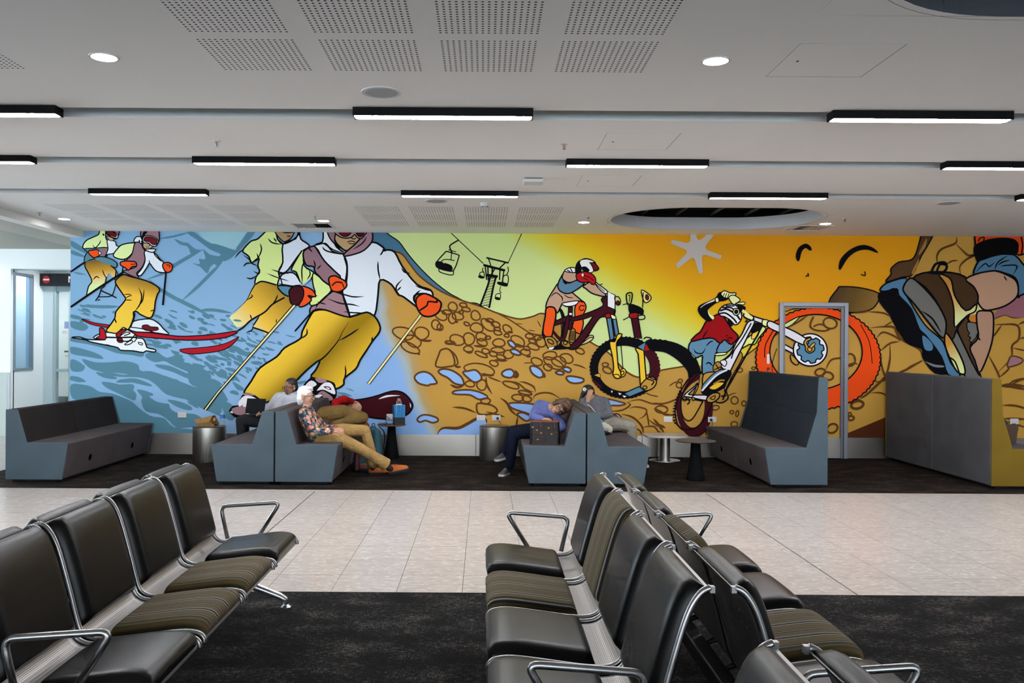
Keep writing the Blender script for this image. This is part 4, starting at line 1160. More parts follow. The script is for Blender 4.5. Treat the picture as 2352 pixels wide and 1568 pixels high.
# ---- right rock face
f = Fig('painted_rock_face', 'brown painted boulders and cracked rock face')
f.crop('F')
f.fill('590,765 670,640 700,620 870,630 1040,680 1030,760 960,830 790,855 700,820', grad('rock brown', (1900, 680), (2010, 720), [(0, '#3d2b20'), (0.5, '#57421f'), (1, '#7a5c2a')]), 2.6)
f.fill('1100,580 1150,510 1150,460 1220,400 1330,380 1380,310 1440,120 1540,120 1480,250 1420,350 1340,515 1250,535', '#4a331f', 2.6)
f.fill('1400,320 1440,240 1470,185 1460,260 1410,330', '#8a6430').fill('1340,480 1400,370 1390,430 1345,510', '#8a6430')
for t, w in (('1740,170 1730,230 1610,280 1565,340 1570,420', 4), ('1730,230 1790,290 1850,340 1920,330 1830,375 1770,440 1780,515', 4), ('1640,425 1700,390 1755,385', 3), ('960,992 1080,980 1180,990 1240,1090 1400,1180 1430,1250', 4.2), ('940,845 1080,857 1150,892', 3.4), ('1020,1085 1080,1030 1190,1070 1235,1112', 3.6), ('1055,1200 1140,1130 1225,1115', 3.6), ('1140,1130 1140,1280 1100,1420 1060,1300 1070,1240', 4), ('1130,1400 1040,1490 900,1620', 5), ('1430,1280 1300,1360 1160,1420', 4.4), ('1180,990 1200,1040 1235,1110', 3),
             ('2070,965 2150,960 2290,972 2300,1090 2240,1150 2230,1260 2110,1392', 4), ('2150,960 2060,1085', 3.6), ('2030,1240 2110,1392 2125,1445', 3.6), ('2300,1090 2420,1060', 3.6), ('2290,962 2420,905', 3.6), ('2070,920 2170,872 2260,898 2420,880', 4), ('2110,1520 2230,1500 2420,1530', 5), ('2230,1500 2330,1455 2420,1440', 3.4), ('2240,1170 2330,1190 2420,1200', 2.8), ('2120,1440 2200,1370 2210,1340', 3.4), ('800,860 900,850 960,835', 3), ('1080,980 1170,930', 2.4)):
    f.line(t, w, BROWN, taper=True)
f.fill('2200,1342 2210,1280 2240,1243 2332,1270 2312,1312', '#8a626a', 3, BROWN).fill('2068,905 2200,780 2420,640 2420,870 2260,897 2170,872', '#80525a')
f.crop('J')
for t, w in (('640,272 740,272 830,220 930,170', 3.4), ('620,400 740,402 830,450 930,462', 3.4), ('810,440 850,390 930,330', 3.6), ('500,470 600,400 740,270', 4), ('340,490 420,500 500,470', 7), ('2100,330 2200,330 2400,370', 5), ('2100,540 2250,545 2400,590', 4), ('2110,690 2250,690 2400,700', 4), ('2140,720 2240,750 2400,800', 3.4), ('2170,300 2260,255 2400,230', 3.4), ('1010,140 1100,90 1210,40', 4), ('900,230 960,260 1000,280', 3)):
    f.line(t, w, BROWN, taper=True)
f.ell(470, 535, 70, 42, -12, None, 5, BROWN).ell(385, 640, 18, 18, 0, None, 3, BROWN).ell(400, 685, 34, 24, -10, None, 4, BROWN).ell(190, 800, 62, 48, -30, None, 4, BROWN)
f.fill('340,862 920,620 1200,500 1200,960 340,960', '#42200f', sharp=True)
f.done()

# ---- cyclist on the maroon bicycle
f = Fig('painted_cyclist', 'painted cyclist with red gloves on a maroon mountain bike')
f.crop('D')
f.ring((330, 790), (62, 175), (322, 790), (34, 150), INK, a0=-80, a1=90)
f.fill('285,770 340,740 350,850 320,920 260,860', '#97702c', 1.8)
f.fill('470,620 500,560 548,558 572,612 542,690 547,760 520,845 480,832 448,790 470,700', '#d84a14', 2.4).line('560,600 525,595 510,620 530,640 555,625', 2)
f.fill('318,398 288,440 228,540 213,622 290,622 312,662 350,590 370,570 500,552 545,562 450,480 440,460 380,482 330,440', SKIN, 2.6).line('250,520 300,480 360,520', 2, taper=True).line('360,560 355,520 330,500', 2.2, taper=True).line('370,490 410,520 460,525', 1.8, taper=True)
f.fill('415,600 447,600 447,680 442,800 413,790', MAROON, 2).fill('420,660 445,660 445,680 420,680', '#c9c9cc', 1.4)
f.fill('353,577 420,560 502,553 475,590 400,602', '#cfd0d8', 2).line('380,600 420,608 450,600', 2)
f.fill('708,542 740,508 762,520 770,600 832,630 822,672 760,692 700,702 650,762 590,862 540,932 480,982 430,988 398,962 450,940 510,870 570,782 632,690 560,712 460,732 430,722 330,762 278,772 273,750 400,690 450,700 560,670 720,600', MAROON, 2.4)
f.fill('400,690 420,690 410,800 380,900 340,915 250,810 262,800 350,890 375,800', MAROON, 1.6)
f.fill('213,622 250,605 292,622 300,690 282,782 262,872 230,882 188,852 188,780 205,690', '#d84a14', 3).line('185,800 178,850 190,880 215,935', 2.6)
f.fill('200,880 270,878 312,930 302,962 240,982 213,942', '#97702c', 2.2).line('225,900 265,905 280,940 240,930', 2, closed=True)
f.fill('230,975 300,955 400,942 425,980 300,992 240,988', INK).fill('240,975 285,965 270,985 240,988', '#c9c9cc')
f.fill('348,925 380,905 420,930 432,965 395,970 360,955', '#97702c', 2.4).ell(385, 930, 18, 16, 0, None, 2, INK)
f.fill('432,822 458,798 477,830 467,920 420,912', '#8a6426', 2)
for k in range(9):
    f.line([(430 - k * 0.8, 830 + k * 9), (472, 826 + k * 10)], 1.2, sharp=True)
f.fill('530,940 595,868 637,866 628,900 570,935', '#b9a777', 2).line('540,930 600,885 635,880', 2)
f.fill('545,420 620,378 652,390 742,482 736,512 680,502 620,482 570,442', SKIN, 2.6)
f.fill('375,298 330,370 318,430 350,472 410,487 470,462 540,412 552,380 480,368 420,392 370,372', DENIM, 2.6)
f.fill('385,278 440,288 492,310 492,360 420,387 368,362 358,330', SKIN, 2.4).fill('365,355 400,390 390,405 365,385', INK)
f.fill('380,275 430,253 477,260 472,297 400,292', '#cfd0d8', 2).line('400,275 430,290', 2).line('430,258 450,295', 2)
f.fill('472,262 488,210 520,183 570,167 630,183 662,212 650,240 600,230 540,250 522,302 480,302', INK)
f.fill('590,208 642,208 687,260 662,282 630,277 600,240', '#5a1014', 2).fill('513,200 545,188 600,203 634,260 632,292 590,297 540,262 520,230', '#d0d0d4', 1.8).fill('535,248 570,244 604,277 580,292 540,277', INK).fill('520,190 580,180 640,200 600,205 545,195', '#d0d0d4')
f.fill('650,378 690,408 768,470 735,485 668,420', '#cfd0d8', 2.2).line('660,400 740,470', 1.6).line('690,410 720,400', 1.6)
f.fill('488,310 560,288 622,310 657,350 652,402 620,402 600,382 540,387 500,372 483,340', '#9c1014', 2.2).line('540,320 600,340 640,370', 1.6).line('545,345 590,365', 1.6).fill('530,310 550,305 548,335 532,330', '#d0d0d4', 1)
f.fill('763,468 832,500 832,628 763,602', '#cfcfd6', 2.2, sharp=True)
f.line('830,520 860,515 882,550 870,590 840,580 832,545', 2, '#0c0c14', closed=True).ell(858, 568, 16, 18, 0, '#5a1014', 1.2, INK).line('820,630 835,700', 2)
f.fill('755,700 797,700 828,912 790,915', DENIM, 2.4, sharp=True).fill('808,715 842,715 868,862 835,872', DENIM, 2.4, sharp=True).fill('743,672 785,663 792,702 750,704', '#8a1216', 2).fill('795,675 835,690 838,715 805,712', LIME, 1.6)
# front wheel
f.ring((920, 1152), (312, 276), (912, 1160), (232, 205), INK, knob=0.022, n=240, kn=52)
f.ring((920, 1152), (314, 278), (912, 1160), (234, 207), MAROON, knob=0.02, a0=-42, a1=24, n=60, kn=52)
f.fill('640,1220 690,1205 700,1240 650,1225', '#b48834', 1.2).fill('625,1255 700,1310 710,1340 640,1290', MAROON)
f.fill('1032,965 1105,920 1135,960 1095,1005', DENIM, 2.2, sharp=True).fill('1108,930 1160,960 1160,995 1092,1005', '#9c1014', 2.2, sharp=True)
f.fill('918,1380 1048,1322 1095,1360 962,1415', DENIM, 2.4, sharp=True).fill('795,1358 812,1362 802,1382', '#d0d0d4', sharp=True).fill('862,1375 892,1388 870,1398', '#d0d0d4', sharp=True).fill('898,1402 935,1408 915,1422', '#d0d0d4', sharp=True)
f.fill('783,925 830,918 848,862 872,848 895,852 882,882 846,930 852,1040 862,1150 887,1200 880,1242 840,1247 813,1212 820,1150 808,1050', '#dda62a', 2.4).line('880,880 900,1120 905,1160', 1.6)
f.fill('880,1180 910,1160 930,1185 918,1225 890,1232', '#dda62a', 2).ell(898, 1200, 14, 18, 20, None, 2, INK).line('820,1215 860,1215 880,1240', 1.8)
f.fill('1013,980 1040,978 1092,1002 1112,1252 1060,1312 1050,1150 1040,1030', '#dda62a', 2.6, sharp=True)
f.fill('1060,1320 1110,1255 1170,1235 1205,1275 1180,1330 1110,1360', '#a57c34', 2.4).line('1120,1255 1180,1275 1160,1310', 2.4).line('1140,1240 1200,1265', 2).ell(1100, 1330, 20, 14, 0, None, 2, INK)
f.ell(745, 1125, 28, 18, 0, None, 2.4, BROWN).ell(762, 1175, 42, 26, 25, None, 2.8, BROWN)
# second handlebar
f.line('935,495 985,484 975,570 945,582', 2.6, closed=True).line('950,505 965,505 960,560', 1.6).line('900,588 960,572', 1.8).line('905,725 970,690', 1.8)
f.fill('960,578 1082,620 1080,682 1030,665 965,672', INK).fill('975,690 1037,690 1072,892 1008,882', MAROON, 2.2, sharp=True).fill('963,667 1035,660 1032,706 970,706', '#8a1216', 2)
f.fill('1070,453 1145,500 1153,540 1110,570 1085,540', '#c9bd74', 2.2).ell(1120, 520, 16, 26, -10, '#5a1014', 1.2, INK).line('1085,475 1080,612', 2).line('1040,690 1090,680 1098,712 1050,720', 2.2, closed=True).line('1090,895 1110,880 1150,885 1165,905', 2.4)
f.done()

# ---- second cyclist
f = Fig('painted_cyclist', 'painted cyclist in red shirt and striped helmet pulling a wheelie')
f.crop('D')
f.fill('1110,908 1250,903 1390,933 1500,998 1562,1070 1602,1180 1592,1222 1500,1252 1480,1180 1400,1090 1290,1020 1200,1005 1150,1000', INK)
for k in range(11):
    t = k / 10
    x = 1150 + 450 * t; y = 903 - 6 * math.sin(t * 3) + 290 * t ** 2.6
    f.fill([(x - 14, y - 9), (x + 12, y - 6), (x + 10, y + 16), (x - 16, y + 12)], INK, sharp=True)
f.crop('I')
f.ring((465, 560), (205, 340), (445, 545), (132, 245), '#340a12', a0=-20, a1=215, n=120)
f.fill('505,180 400,250 320,400 290,450 250,560 262,590 300,470 360,380 430,300 520,240', '#340a12')
f.line('500,195 420,270 330,420 310,540 330,660 385,712 440,690 505,590 560,490', 2.4)
f.line('520,165 400,240 300,400 250,560 250,660 275,760 335,806 425,812 505,772 585,680 645,560 662,490', 2.6)
for k in range(13):
    t = k / 12
    x = 330 - 85 * math.sin(t * 2.2); y = 350 + 390 * t
    f.ell(x - 16, y, 12, 9, 0, INK)
f.fill('345,430 460,330 495,290 490,320 410,400 400,420 500,425 600,430 600,485 420,450', '#c6bec4', 2.4).line('480,340 430,460', 2).line('520,200 505,330 450,440', 1.8)
f.ell(352, 468, 22, 22, 0, '#a57c34', 2.2, INK).ell(450, 468, 16, 16, 0, '#a57c34', 2, INK).line('390,460 405,500 390,525 380,520', 2.4).line('460,470 560,490', 4).line('330,470 420,480', 2.4)
f.fill('700,390 800,300 830,220 870,190 880,200 850,290 820,380 840,460 770,510 690,490', '#97702c', 2.6).line('890,190 820,370 780,480', 3.2).line('760,440 820,430', 3)
f.crop('E')
f.fill('660,1300 760,1130 800,1180 700,1360 640,1480', '#97702c', 2)
f.fill('900,960 960,900 1012,920 950,1000 910,1062 860,1062 740,1130 720,1110 850,1000', '#c3c878', 2.4).fill('905,940 950,945 930,1000 880,1010', '#d2b040', 1.6)
f.line('1000,850 930,990 900,1040 690,1410 640,1490', 3.4, sharp=True)
f.fill('890,880 960,868 985,900 940,942 880,962', INK)
f.fill('340,1035 460,1010 560,1003 602,1050 592,1090 552,1170 542,1310 450,1342 438,1230 440,1160 380,1182 318,1120', '#547890', 2.8).fill('600,1050 650,1020 722,1060 662,1132 570,1132', '#547890', 2.6).line('470,1080 510,1040 540,1030', 2.4, taper=True).line('470,1090 440,1140 385,1135 365,1100', 2.4, taper=True).line('470,1240 500,1225 540,1260', 2.8, taper=True).fill('320,1120 375,1180 360,1180', LIME, 1.6).fill('570,1140 660,1135 640,1155 560,1160', LIME, 1.8)
f.fill('480,850 560,798 620,798 702,920 742,960 762,1000 700,1062 640,1020 600,1052 540,1008 460,1008 338,1035 380,980 420,950 450,900', '#860c10', 2.8).line('490,930 460,975 440,1010', 2.4, taper=True).line('660,1000 720,1005', 2, taper=True).line('655,1010 690,1035', 2, taper=True).line('650,990 670,975', 2, taper=True)
f.fill('398,742 430,700 550,650 600,588 682,640 640,672 580,682 490,752 510,792 552,812 520,852 480,852 420,800', INK).fill('420,728 470,690 552,652 550,674 470,705 430,735', '#c6c0c8', 1.4).fill('490,758 512,792 545,812 535,838 500,800', LIME).fill('555,650 580,640 590,675 565,685', LIME, 1.8)
f.fill('608,602 640,578 690,598 742,598 730,625 690,640 650,645 620,630', LIME, 2.2).line('640,600 625,635', 1.6).line('660,600 645,640', 1.6).line('680,605 668,640', 1.6)
f.fill('678,642 720,618 780,658 750,690 720,705', LIME, 2).fill('740,690 820,680 812,705 760,700', LIME, 1.8).fill('745,705 815,715 830,745 780,780 760,740', INK)
f.fill('588,762 640,708 730,703 782,760 792,832 740,887 690,842 640,812 600,802', '#cfccd4', 2.6)
for t, w in (('600,760 660,745 740,790 780,840', 3.6), ('595,785 650,780 720,830 750,870', 3.2), ('620,730 690,730 720,745', 3), ('650,715 730,715', 2.6)):
    f.line(t, w)
f.ell(745, 768, 30, 32, 20, LIME, 2.2, INK).ell(745, 768, 19, 22, 20, INK).fill('670,835 700,850 715,890 690,900 672,870', INK)
f.fill('808,800 840,778 900,808 1032,850 1060,870 1130,890 1275,950 1392,1032 1342,1062 1150,962 1040,902 900,848 840,832', '#c8c2c8', 2.8).fill('810,800 838,780 895,808 900,845 842,828', LIME, 2.2).fill('985,840 1035,848 1025,898 980,885', LIME, 2.2).line('800,755 860,800', 5, LIME).line('905,815 890,845', 2).line('1040,855 1030,900', 2).line('825,860 845,845', 3)
f.fill('850,860 912,855 852,980 792,1100 722,1240 682,1312 640,1292 598,1230 690,1150 742,1050 800,960', '#c8c2c8', 2.8).line('880,870 800,1010 730,1110 700,1190', 2.6).line('720,1110 690,1160 640,1200', 2.6).fill('600,1215 640,1200 660,1225 640,1260', '#c8c2c8', 2)
f.fill('540,1250 580,1215 610,1240 600,1290 545,1310', '#97702c', 2).line('560,1240 600,1300', 2).line('545,1290 610,1260', 2)
f.fill('450,1332 530,1308 562,1320 480,1402 445,1440', '#a57c34', 2.4)
f.fill('430,1492 470,1430 600,1318 682,1288 704,1330 662,1402 640,1452 540,1502 480,1522', INK).fill('448,1420 560,1308 652,1283 600,1318 480,1440 442,1470', '#547890', 2).line('436,1478 560,1345 662,1290', 3.4, '#c6c0c8').fill('500,1452 570,1403 637,1408 560,1468', '#d6a52a', 2).line('540,1420 600,1385 640,1385', 3, '#97702c')
f.fill('480,1545 530,1500 590,1500 590,1540 540,1580 490,1580', '#a57c34', 2.8).line('510,1545 555,1520 545,1555', 2, closed=True)
f.done()

# ---- orange wheel with disc
f = Fig('painted_orange_wheel', 'large painted orange tyre with white brake disc across the door')
f.crop('S')
f.ring((1878, 823), (142, 116), (1873, 808), (106, 86), '#cc400f', knob=0.014, n=400, kn=64, o=2.6)
f.line([(1783, 800), (1772, 840), (1778, 880)], 1.4).line([(1975, 745), (1995, 785), (2002, 835)], 1.6)
f.crop('E')
f.line('1000,1180 1005,1080 1040,1000 1085,925', 2).line('1130,790 1250,745 1330,740', 1.8)
f.fill('1160,890 1315,808 1250,880 1180,915', '#b9c080', 2).line('1190,920 1300,860 1390,800', 3.4, BROWN, taper=True)
f.ell(1590, 870, 62, 48, 15, None, 3.4, BROWN).line('1440,810 1410,890 1450,930 1540,940 1590,920', 3.4, BROWN).line('1440,900 1490,880 1530,885', 3, BROWN).ell(1500, 1310, 45, 32, -10, None, 3.4, BROWN).ell(1570, 1345, 48, 35, 10, None, 3.4, BROWN).line('1550,1290 1600,1200 1700,1180 1760,1150', 3.4, BROWN, taper=True).ell(1770, 1200, 45, 55, 0, None, 3.4, BROWN).line('1740,1250 1800,1230 1840,1240', 3, BROWN, taper=True)
f.fill('1150,1045 1262,1105 1252,1142 1150,1090', '#c8c2c8', 2.8, sharp=True).fill('1235,1150 1290,1200 1305,1235 1280,1245 1240,1210', '#a57c34', 2.2)
f.ell(1410, 1110, 152, 145, 0, '#cdc8cf', 2.8, INK, n=48)
P_ = []
for k in range(96):
    a = 2 * PI * k / 96
    r = 118 - 20 * max(0, math.sin(8 * a)) ** 0.6
    P_.append((1412 + r * math.cos(a) * 1.03, 1112 + r * math.sin(a)))
f.fill(P_, '#4c748e', 2.6, sharp=True)
f.fill('1040,850 1130,885 1275,948 1395,1030 1342,1064 1150,965 1030,905', '#c8c2c8', 2.8)
f.fill('1350,1050 1370,1015 1410,1000 1415,1020 1380,1040 1395,1080 1440,1075 1450,1110 1410,1140 1370,1120 1365,1080', '#a57c34', 2.4).ell(1405, 1105, 20, 20, 0, '#b98c3c', 2, INK).fill('1405,1080 1440,1045 1455,1060 1420,1095', '#b98c3c', 1.8)
f.done()

# ---- sun, paragliders
f = Fig('painted_star', 'pale grey painted star in the orange sky')
f.crop('E').fill('330,60 385,60 388,95 400,120 430,118 500,60 560,60 478,160 468,190 480,212 615,262 600,297 470,256 442,262 436,290 445,415 410,426 372,300 360,284 335,288 225,376 199,345 290,250 303,232 295,212 157,156 165,120 300,150 325,140 332,110', '#a8a19c', sharp=True)
f.done()
for k, (t, tiny) in enumerate((('1280,270 1300,200 1340,165 1380,157 1415,185 1423,215 1400,216 1370,195 1335,225 1315,300 1297,314', '1370,455 1385,440 1395,448 1390,420'), ('1665,375 1680,300 1740,230 1820,182 1900,167 1980,195 2021,238 1985,230 1920,210 1830,225 1750,285 1690,380 1675,390', '1865,430 1885,440 1905,440 1900,405'))):
    f = Fig('painted_paraglider', ['smaller black painted paraglider', 'wider black painted paraglider'][k])
    f.crop('E').fill(t, INK).line(tiny, 2)
    f.done()

# ---- climber
f = Fig('painted_climber', 'painted rock climber in orange helmet and blue shirt bending over')
f.crop('F')
f.fill('2070,905 2100,840 2200,780 2300,700 2352,640 2420,600 2420,700 2300,800', '#80525a')
f.fill('1030,690 1100,650 1200,690 1330,830 1420,1010 1450,1060 1610,1170 1640,1330 1700,1400 1540,1400 1430,1262 1420,1182 1280,1122 1150,912 1138,880 1050,772', INK)
f.fill('1048,652 1110,588 1285,543 1260,640 1310,740 1450,960 1560,1060 1622,1130 1682,1300 1770,1420 1660,1410 1600,1250 1460,1060 1400,1000 1330,822 1220,702 1200,640 1100,662', '#456a86', 3).fill('1140,650 1170,632 1205,645 1215,690 1180,700', INK).fill('1430,1060 1500,1110 1525,1160 1510,1195 1450,1180', '#456a86').fill('1450,1290 1540,1320 1620,1330 1615,1345 1530,1340', '#6a6a6e')
f.fill('1720,1000 1790,1120 1880,1310 1960,1440 1820,1440 1740,1180 1690,1092', '#5d5c58', 3).fill('1740,980 1830,890 1872,1110 1862,1170 1942,1382 1930,1402 1830,1200', '#46301c', 3)
f.fill('1350,540 1500,488 1760,508 1880,600 1937,720 1922,792 1830,882 1740,1002 1702,1092 1640,1042 1640,940 1560,760 1450,620', '#3a2818', 3.4)
f.fill('1260,620 1320,543 1400,590 1540,740 1632,900 1642,1000 1612,1082 1500,960 1360,780 1270,680', '#605f5b', 3.6).line('1420,838 1520,910 1600,1040', 3.4, taper=True)
f.fill('1640,1040 1702,1112 1792,1290 1812,1402 1740,1382 1670,1250 1630,1130', grad('strap fade', (2175, 790), (2210, 850), [(0, '#b07a34'), (0.6, '#bcb878'), (1, '#c0cc8a')]), 3.4).line('1660,1250 1720,1290 1760,1390', 3)
f.fill('1578,513 1640,523 1692,570 1720,700 1820,837 1922,770 1962,800 1982,850 1950,922 1890,947 1848,920 1850,870 1780,930 1720,982 1713,830 1690,720 1640,600', grad('strap fade upper', (2170, 650), (2190, 735), [(0, '#a87430'), (0.5, '#b98c4a'), (1, '#bfc488')]), 3.2).line('1920,775 1905,840 1850,870', 3).fill('1860,880 1920,870 1930,920 1890,945 1852,918', '#b06a26')
f.fill('1830,950 1860,940 1925,960 1925,1050 1880,1115 1850,1105 1865,1080 1840,1060 1855,1040 1835,1010', '#605f5b', 2)
f.fill('1922,850 2000,838 2062,858 2068,1000 2052,1130 2002,1280 1942,1392 1900,1280 1858,1170 1932,1080 1920,960', '#9a7660', 3.4).line('1920,1070 1950,1100', 3)
f.fill('1820,552 1960,494 2080,478 2200,520 2272,570 2292,650 2272,720 2180,790 2060,827 1980,827 1930,762 1930,700 1890,620', '#a07c64', 3.4).line('2160,520 2190,570', 2.6, taper=True)
f.fill('1888,505 1930,400 1990,370 2140,323 2260,338 2352,440 2420,500 2420,640 2310,700 2290,720 2292,620 2262,540 2170,500 2080,478 1960,494', '#44667e', 3.4)
for t in ('1900,500 1990,415 2030,440 2080,400', '2130,440 2180,430 2280,435 2240,520', '2080,470 2110,400 2200,340', '2220,380 2150,400 2110,430'):
    f.line(t, 2.6, taper=True)
f.fill('1905,222 1950,120 2420,120 2420,260 2330,332 2270,322 2290,250 2250,200 2150,190 2000,210 1920,252', '#b83e12', 3.2).fill('1895,292 1920,240 2050,195 2200,188 2272,230 2288,300 2250,332 2140,330 1980,370 1930,395 1905,345', '#0a0909', 2.6).line('2310,150 2330,240 2320,330', 3)
f.line('1930,215 1950,185 1985,180 1975,215', 2.4)
f.line('1512,490 1548,420 1625,402 1650,440 1632,480 1600,495', 4.6).line('1560,480 1590,420 1640,425', 4).line('1480,500 1640,500', 5, taper=True)
f.done()
# ------------------------------------------------------------ gate seating: beam benches in the foreground
def leather():
    m, nt, b = new_mat('dark brown black leather')
    L = nt.links.new
    tc = nt.nodes.new('ShaderNodeTexCoord')
    n = nt.nodes.new('ShaderNodeTexNoise'); n.inputs['Scale'].default_value = 3.0; n.inputs['Detail'].default_value = 4
    L(tc.outputs['Object'], n.inputs['Vector'])
    L(ramp_node(nt, n.outputs['Fac'], [(0.3, '#070605'), (0.7, '#0e0b0a')]), b.inputs['Base Color'])
    n2 = nt.nodes.new('ShaderNodeTexNoise'); n2.inputs['Scale'].default_value = 420; n2.inputs['Detail'].default_value = 2
    L(tc.outputs['Object'], n2.inputs['Vector'])
    bp = nt.nodes.new('ShaderNodeBump'); bp.inputs['Strength'].default_value = 0.12; bp.inputs['Distance'].default_value = 0.002
    L(n2.outputs['Fac'], bp.inputs['Height']); L(bp.outputs[0], b.inputs['Normal'])
    b.inputs['Roughness'].default_value = 0.33; b.inputs['Specular IOR Level'].default_value = 0.27
    return m

def stripes():
    m, nt, b = new_mat('striped olive and brown fabric')
    tc = nt.nodes.new('ShaderNodeTexCoord'); sp = nt.nodes.new('ShaderNodeSeparateXYZ')
    nt.links.new(tc.outputs['Object'], sp.inputs[0])
    fr = math_node(nt, 'FRACT', math_node(nt, 'MULTIPLY_ADD', sp.outputs[1], 1 / 0.15, 10.13))
    rp = nt.nodes.new('ShaderNodeValToRGB'); e = rp.color_ramp; e.interpolation = 'CONSTANT'
    seq = [(0, '#5a5638'), (.06, '#77664a'), (.11, '#4f4c30'), (.16, '#6e5f44'), (.215, '#b9b4ac'), (.245, '#332d30'), (.33, '#453e40'), (.37, '#b9b4ac'), (.40, '#5a5638'), (.46, '#775c40'), (.51, '#5a5638'), (.57, '#7d6848'), (.62, '#4f4c30'), (.68, '#3a3534'), (.72, '#a8a39c'), (.75, '#332d30'), (.80, '#6b5e40'), (.87, '#7a5034'), (.905, '#5a5638'), (.95, '#6e5f44')]
    while len(e.elements) < len(seq):
        e.elements.new(0.5)
    for el, (p, h) in zip(e.elements, seq):
        el.position = p; el.color = rgb(h, 1.0)
    nt.links.new(fr, rp.inputs[0])
    n2 = nt.nodes.new('ShaderNodeTexNoise'); n2.inputs['Scale'].default_value = 500
    nt.links.new(tc.outputs['Object'], n2.inputs['Vector'])
    mx = nt.nodes.new('ShaderNodeMix'); mx.data_type = 'RGBA'; mx.blend_type = 'MULTIPLY'; mx.inputs[0].default_value = 0.5
    nt.links.new(rp.outputs[0], mx.inputs[6]); nt.links.new(ramp_node(nt, n2.outputs['Fac'], [(0.3, '#8a8a8a'), (0.7, '#ffffff')]), mx.inputs[7])
    nt.links.new(mx.outputs[2], b.inputs['Base Color']); b.inputs['Roughness'].default_value = 0.85; b.inputs['Specular IOR Level'].default_value = 0.2
    return m

def perf_metal():
    m, nt, b = new_mat('perforated grey sheet metal')
    uv = nt.nodes.new('ShaderNodeUVMap'); sp = nt.nodes.new('ShaderNodeSeparateXYZ')
    nt.links.new(uv.outputs[0], sp.inputs[0])
    pt = 0.0085
    def dots(ou, ov):
        fu = math_node(nt, 'SUBTRACT', math_node(nt, 'FRACT', math_node(nt, 'MULTIPLY_ADD', sp.outputs[0], 1 / pt, ou)), 0.5)
        fv = math_node(nt, 'SUBTRACT', math_node(nt, 'FRACT', math_node(nt, 'MULTIPLY_ADD', sp.outputs[1], 1 / (pt * 1.73), ov)), 0.5)
        fv = math_node(nt, 'MULTIPLY', fv, 1.73)
        d = math_node(nt, 'ADD', math_node(nt, 'POWER', math_node(nt, 'ABSOLUTE', fu), 2.0), math_node(nt, 'POWER', math_node(nt, 'ABSOLUTE', fv), 2.0))
        return math_node(nt, 'LESS_THAN', d, 0.085)
    h = math_node(nt, 'MAXIMUM', dots(0, 0), dots(0.5, 0.5))
    edge = math_node(nt, 'LESS_THAN', math_node(nt, 'ABSOLUTE', sp.outputs[0]), 0.235)
    h = math_node(nt, 'MULTIPLY', math_node(nt, 'MULTIPLY', h, edge), math_node(nt, 'LESS_THAN', sp.outputs[1], 1.0))
    c = ramp_node(nt, h, [(0, '#a7a3a0'), (1, '#131211')])
    nt.links.new(c, b.inputs['Base Color'])
    nt.links.new(math_node(nt, 'MULTIPLY_ADD', h, -0.8, 0.8), b.inputs['Metallic'])
    b.inputs['Roughness'].default_value = 0.42
    return m

LEATHER, STRIPE, PERF = leather(), stripes(), perf_metal()
CHROME = mat('satin chrome tube', '#a5a3a2', 0.34, 1.0)
BLACKP = mat('black steel', '#0d0d0e', 0.45, 0.4)
# profile of a seat, local +X = forward, z up, 0 = top of the back
PROF = [(0.672, 0.398), (0.668, 0.418), (0.645, 0.432), (0.58, 0.437), (0.45, 0.422), (0.32, 0.405), (0.24, 0.402), (0.19, 0.412), (0.157, 0.44), (0.138, 0.49), (0.115, 0.58), (0.085, 0.69), (0.058, 0.78), (0.035, 0.835), (0.008, 0.872), (-0.018, 0.885)]
HW = 0.275

def along(prof, sub=4):
    return catmull(prof, closed=False, sub=sub)

def offset(prof, d):
    out = []
    for i, p in enumerate(prof):
        a = prof[max(i - 1, 0)]; b_ = prof[min(i + 1, len(prof) - 1)]
        tx, tz = b_[0] - a[0], b_[1] - a[1]; l = math.hypot(tx, tz) or 1
        out.append((p[0] + tz / l * d, p[1] - tx / l * d))
    return out

def shell_mesh():
    P = along(PROF, 3); mb = MB(); n = len(P)
    top, bot = P, offset(P, -0.004)
    S = [0.0]
    for a, b_ in zip(P, P[1:]):
        S.append(S[-1] + math.hypot(b_[0] - a[0], b_[1] - a[1]))
    V = []
    for ring in (top, bot):
        for x, z in ring:
            V += [(x, -HW, z), (x, HW, z)]
    F_ = []
    for i in range(n - 1):
        a = 2 * i
        F_.append((a, a + 1, a + 3, a + 2))
        b_ = 2 * n + 2 * i
        F_.append((b_, b_ + 2, b_ + 3, b_ + 1))
        F_.append((a, a + 2, b_ + 2, b_)); F_.append((a + 1, b_ + 1, b_ + 3, a + 3))
    mb.add(V, F_)
    me = mb.mesh('seat_shell', PERF, smooth=False)
    uv = me.uv_layers.new(name='UVMap')
    for lp in me.loops:
        vi = lp.vertex_index
        uv.data[lp.index].uv = (V[vi][1], S[(vi % (2 * n)) // 2])
    return me

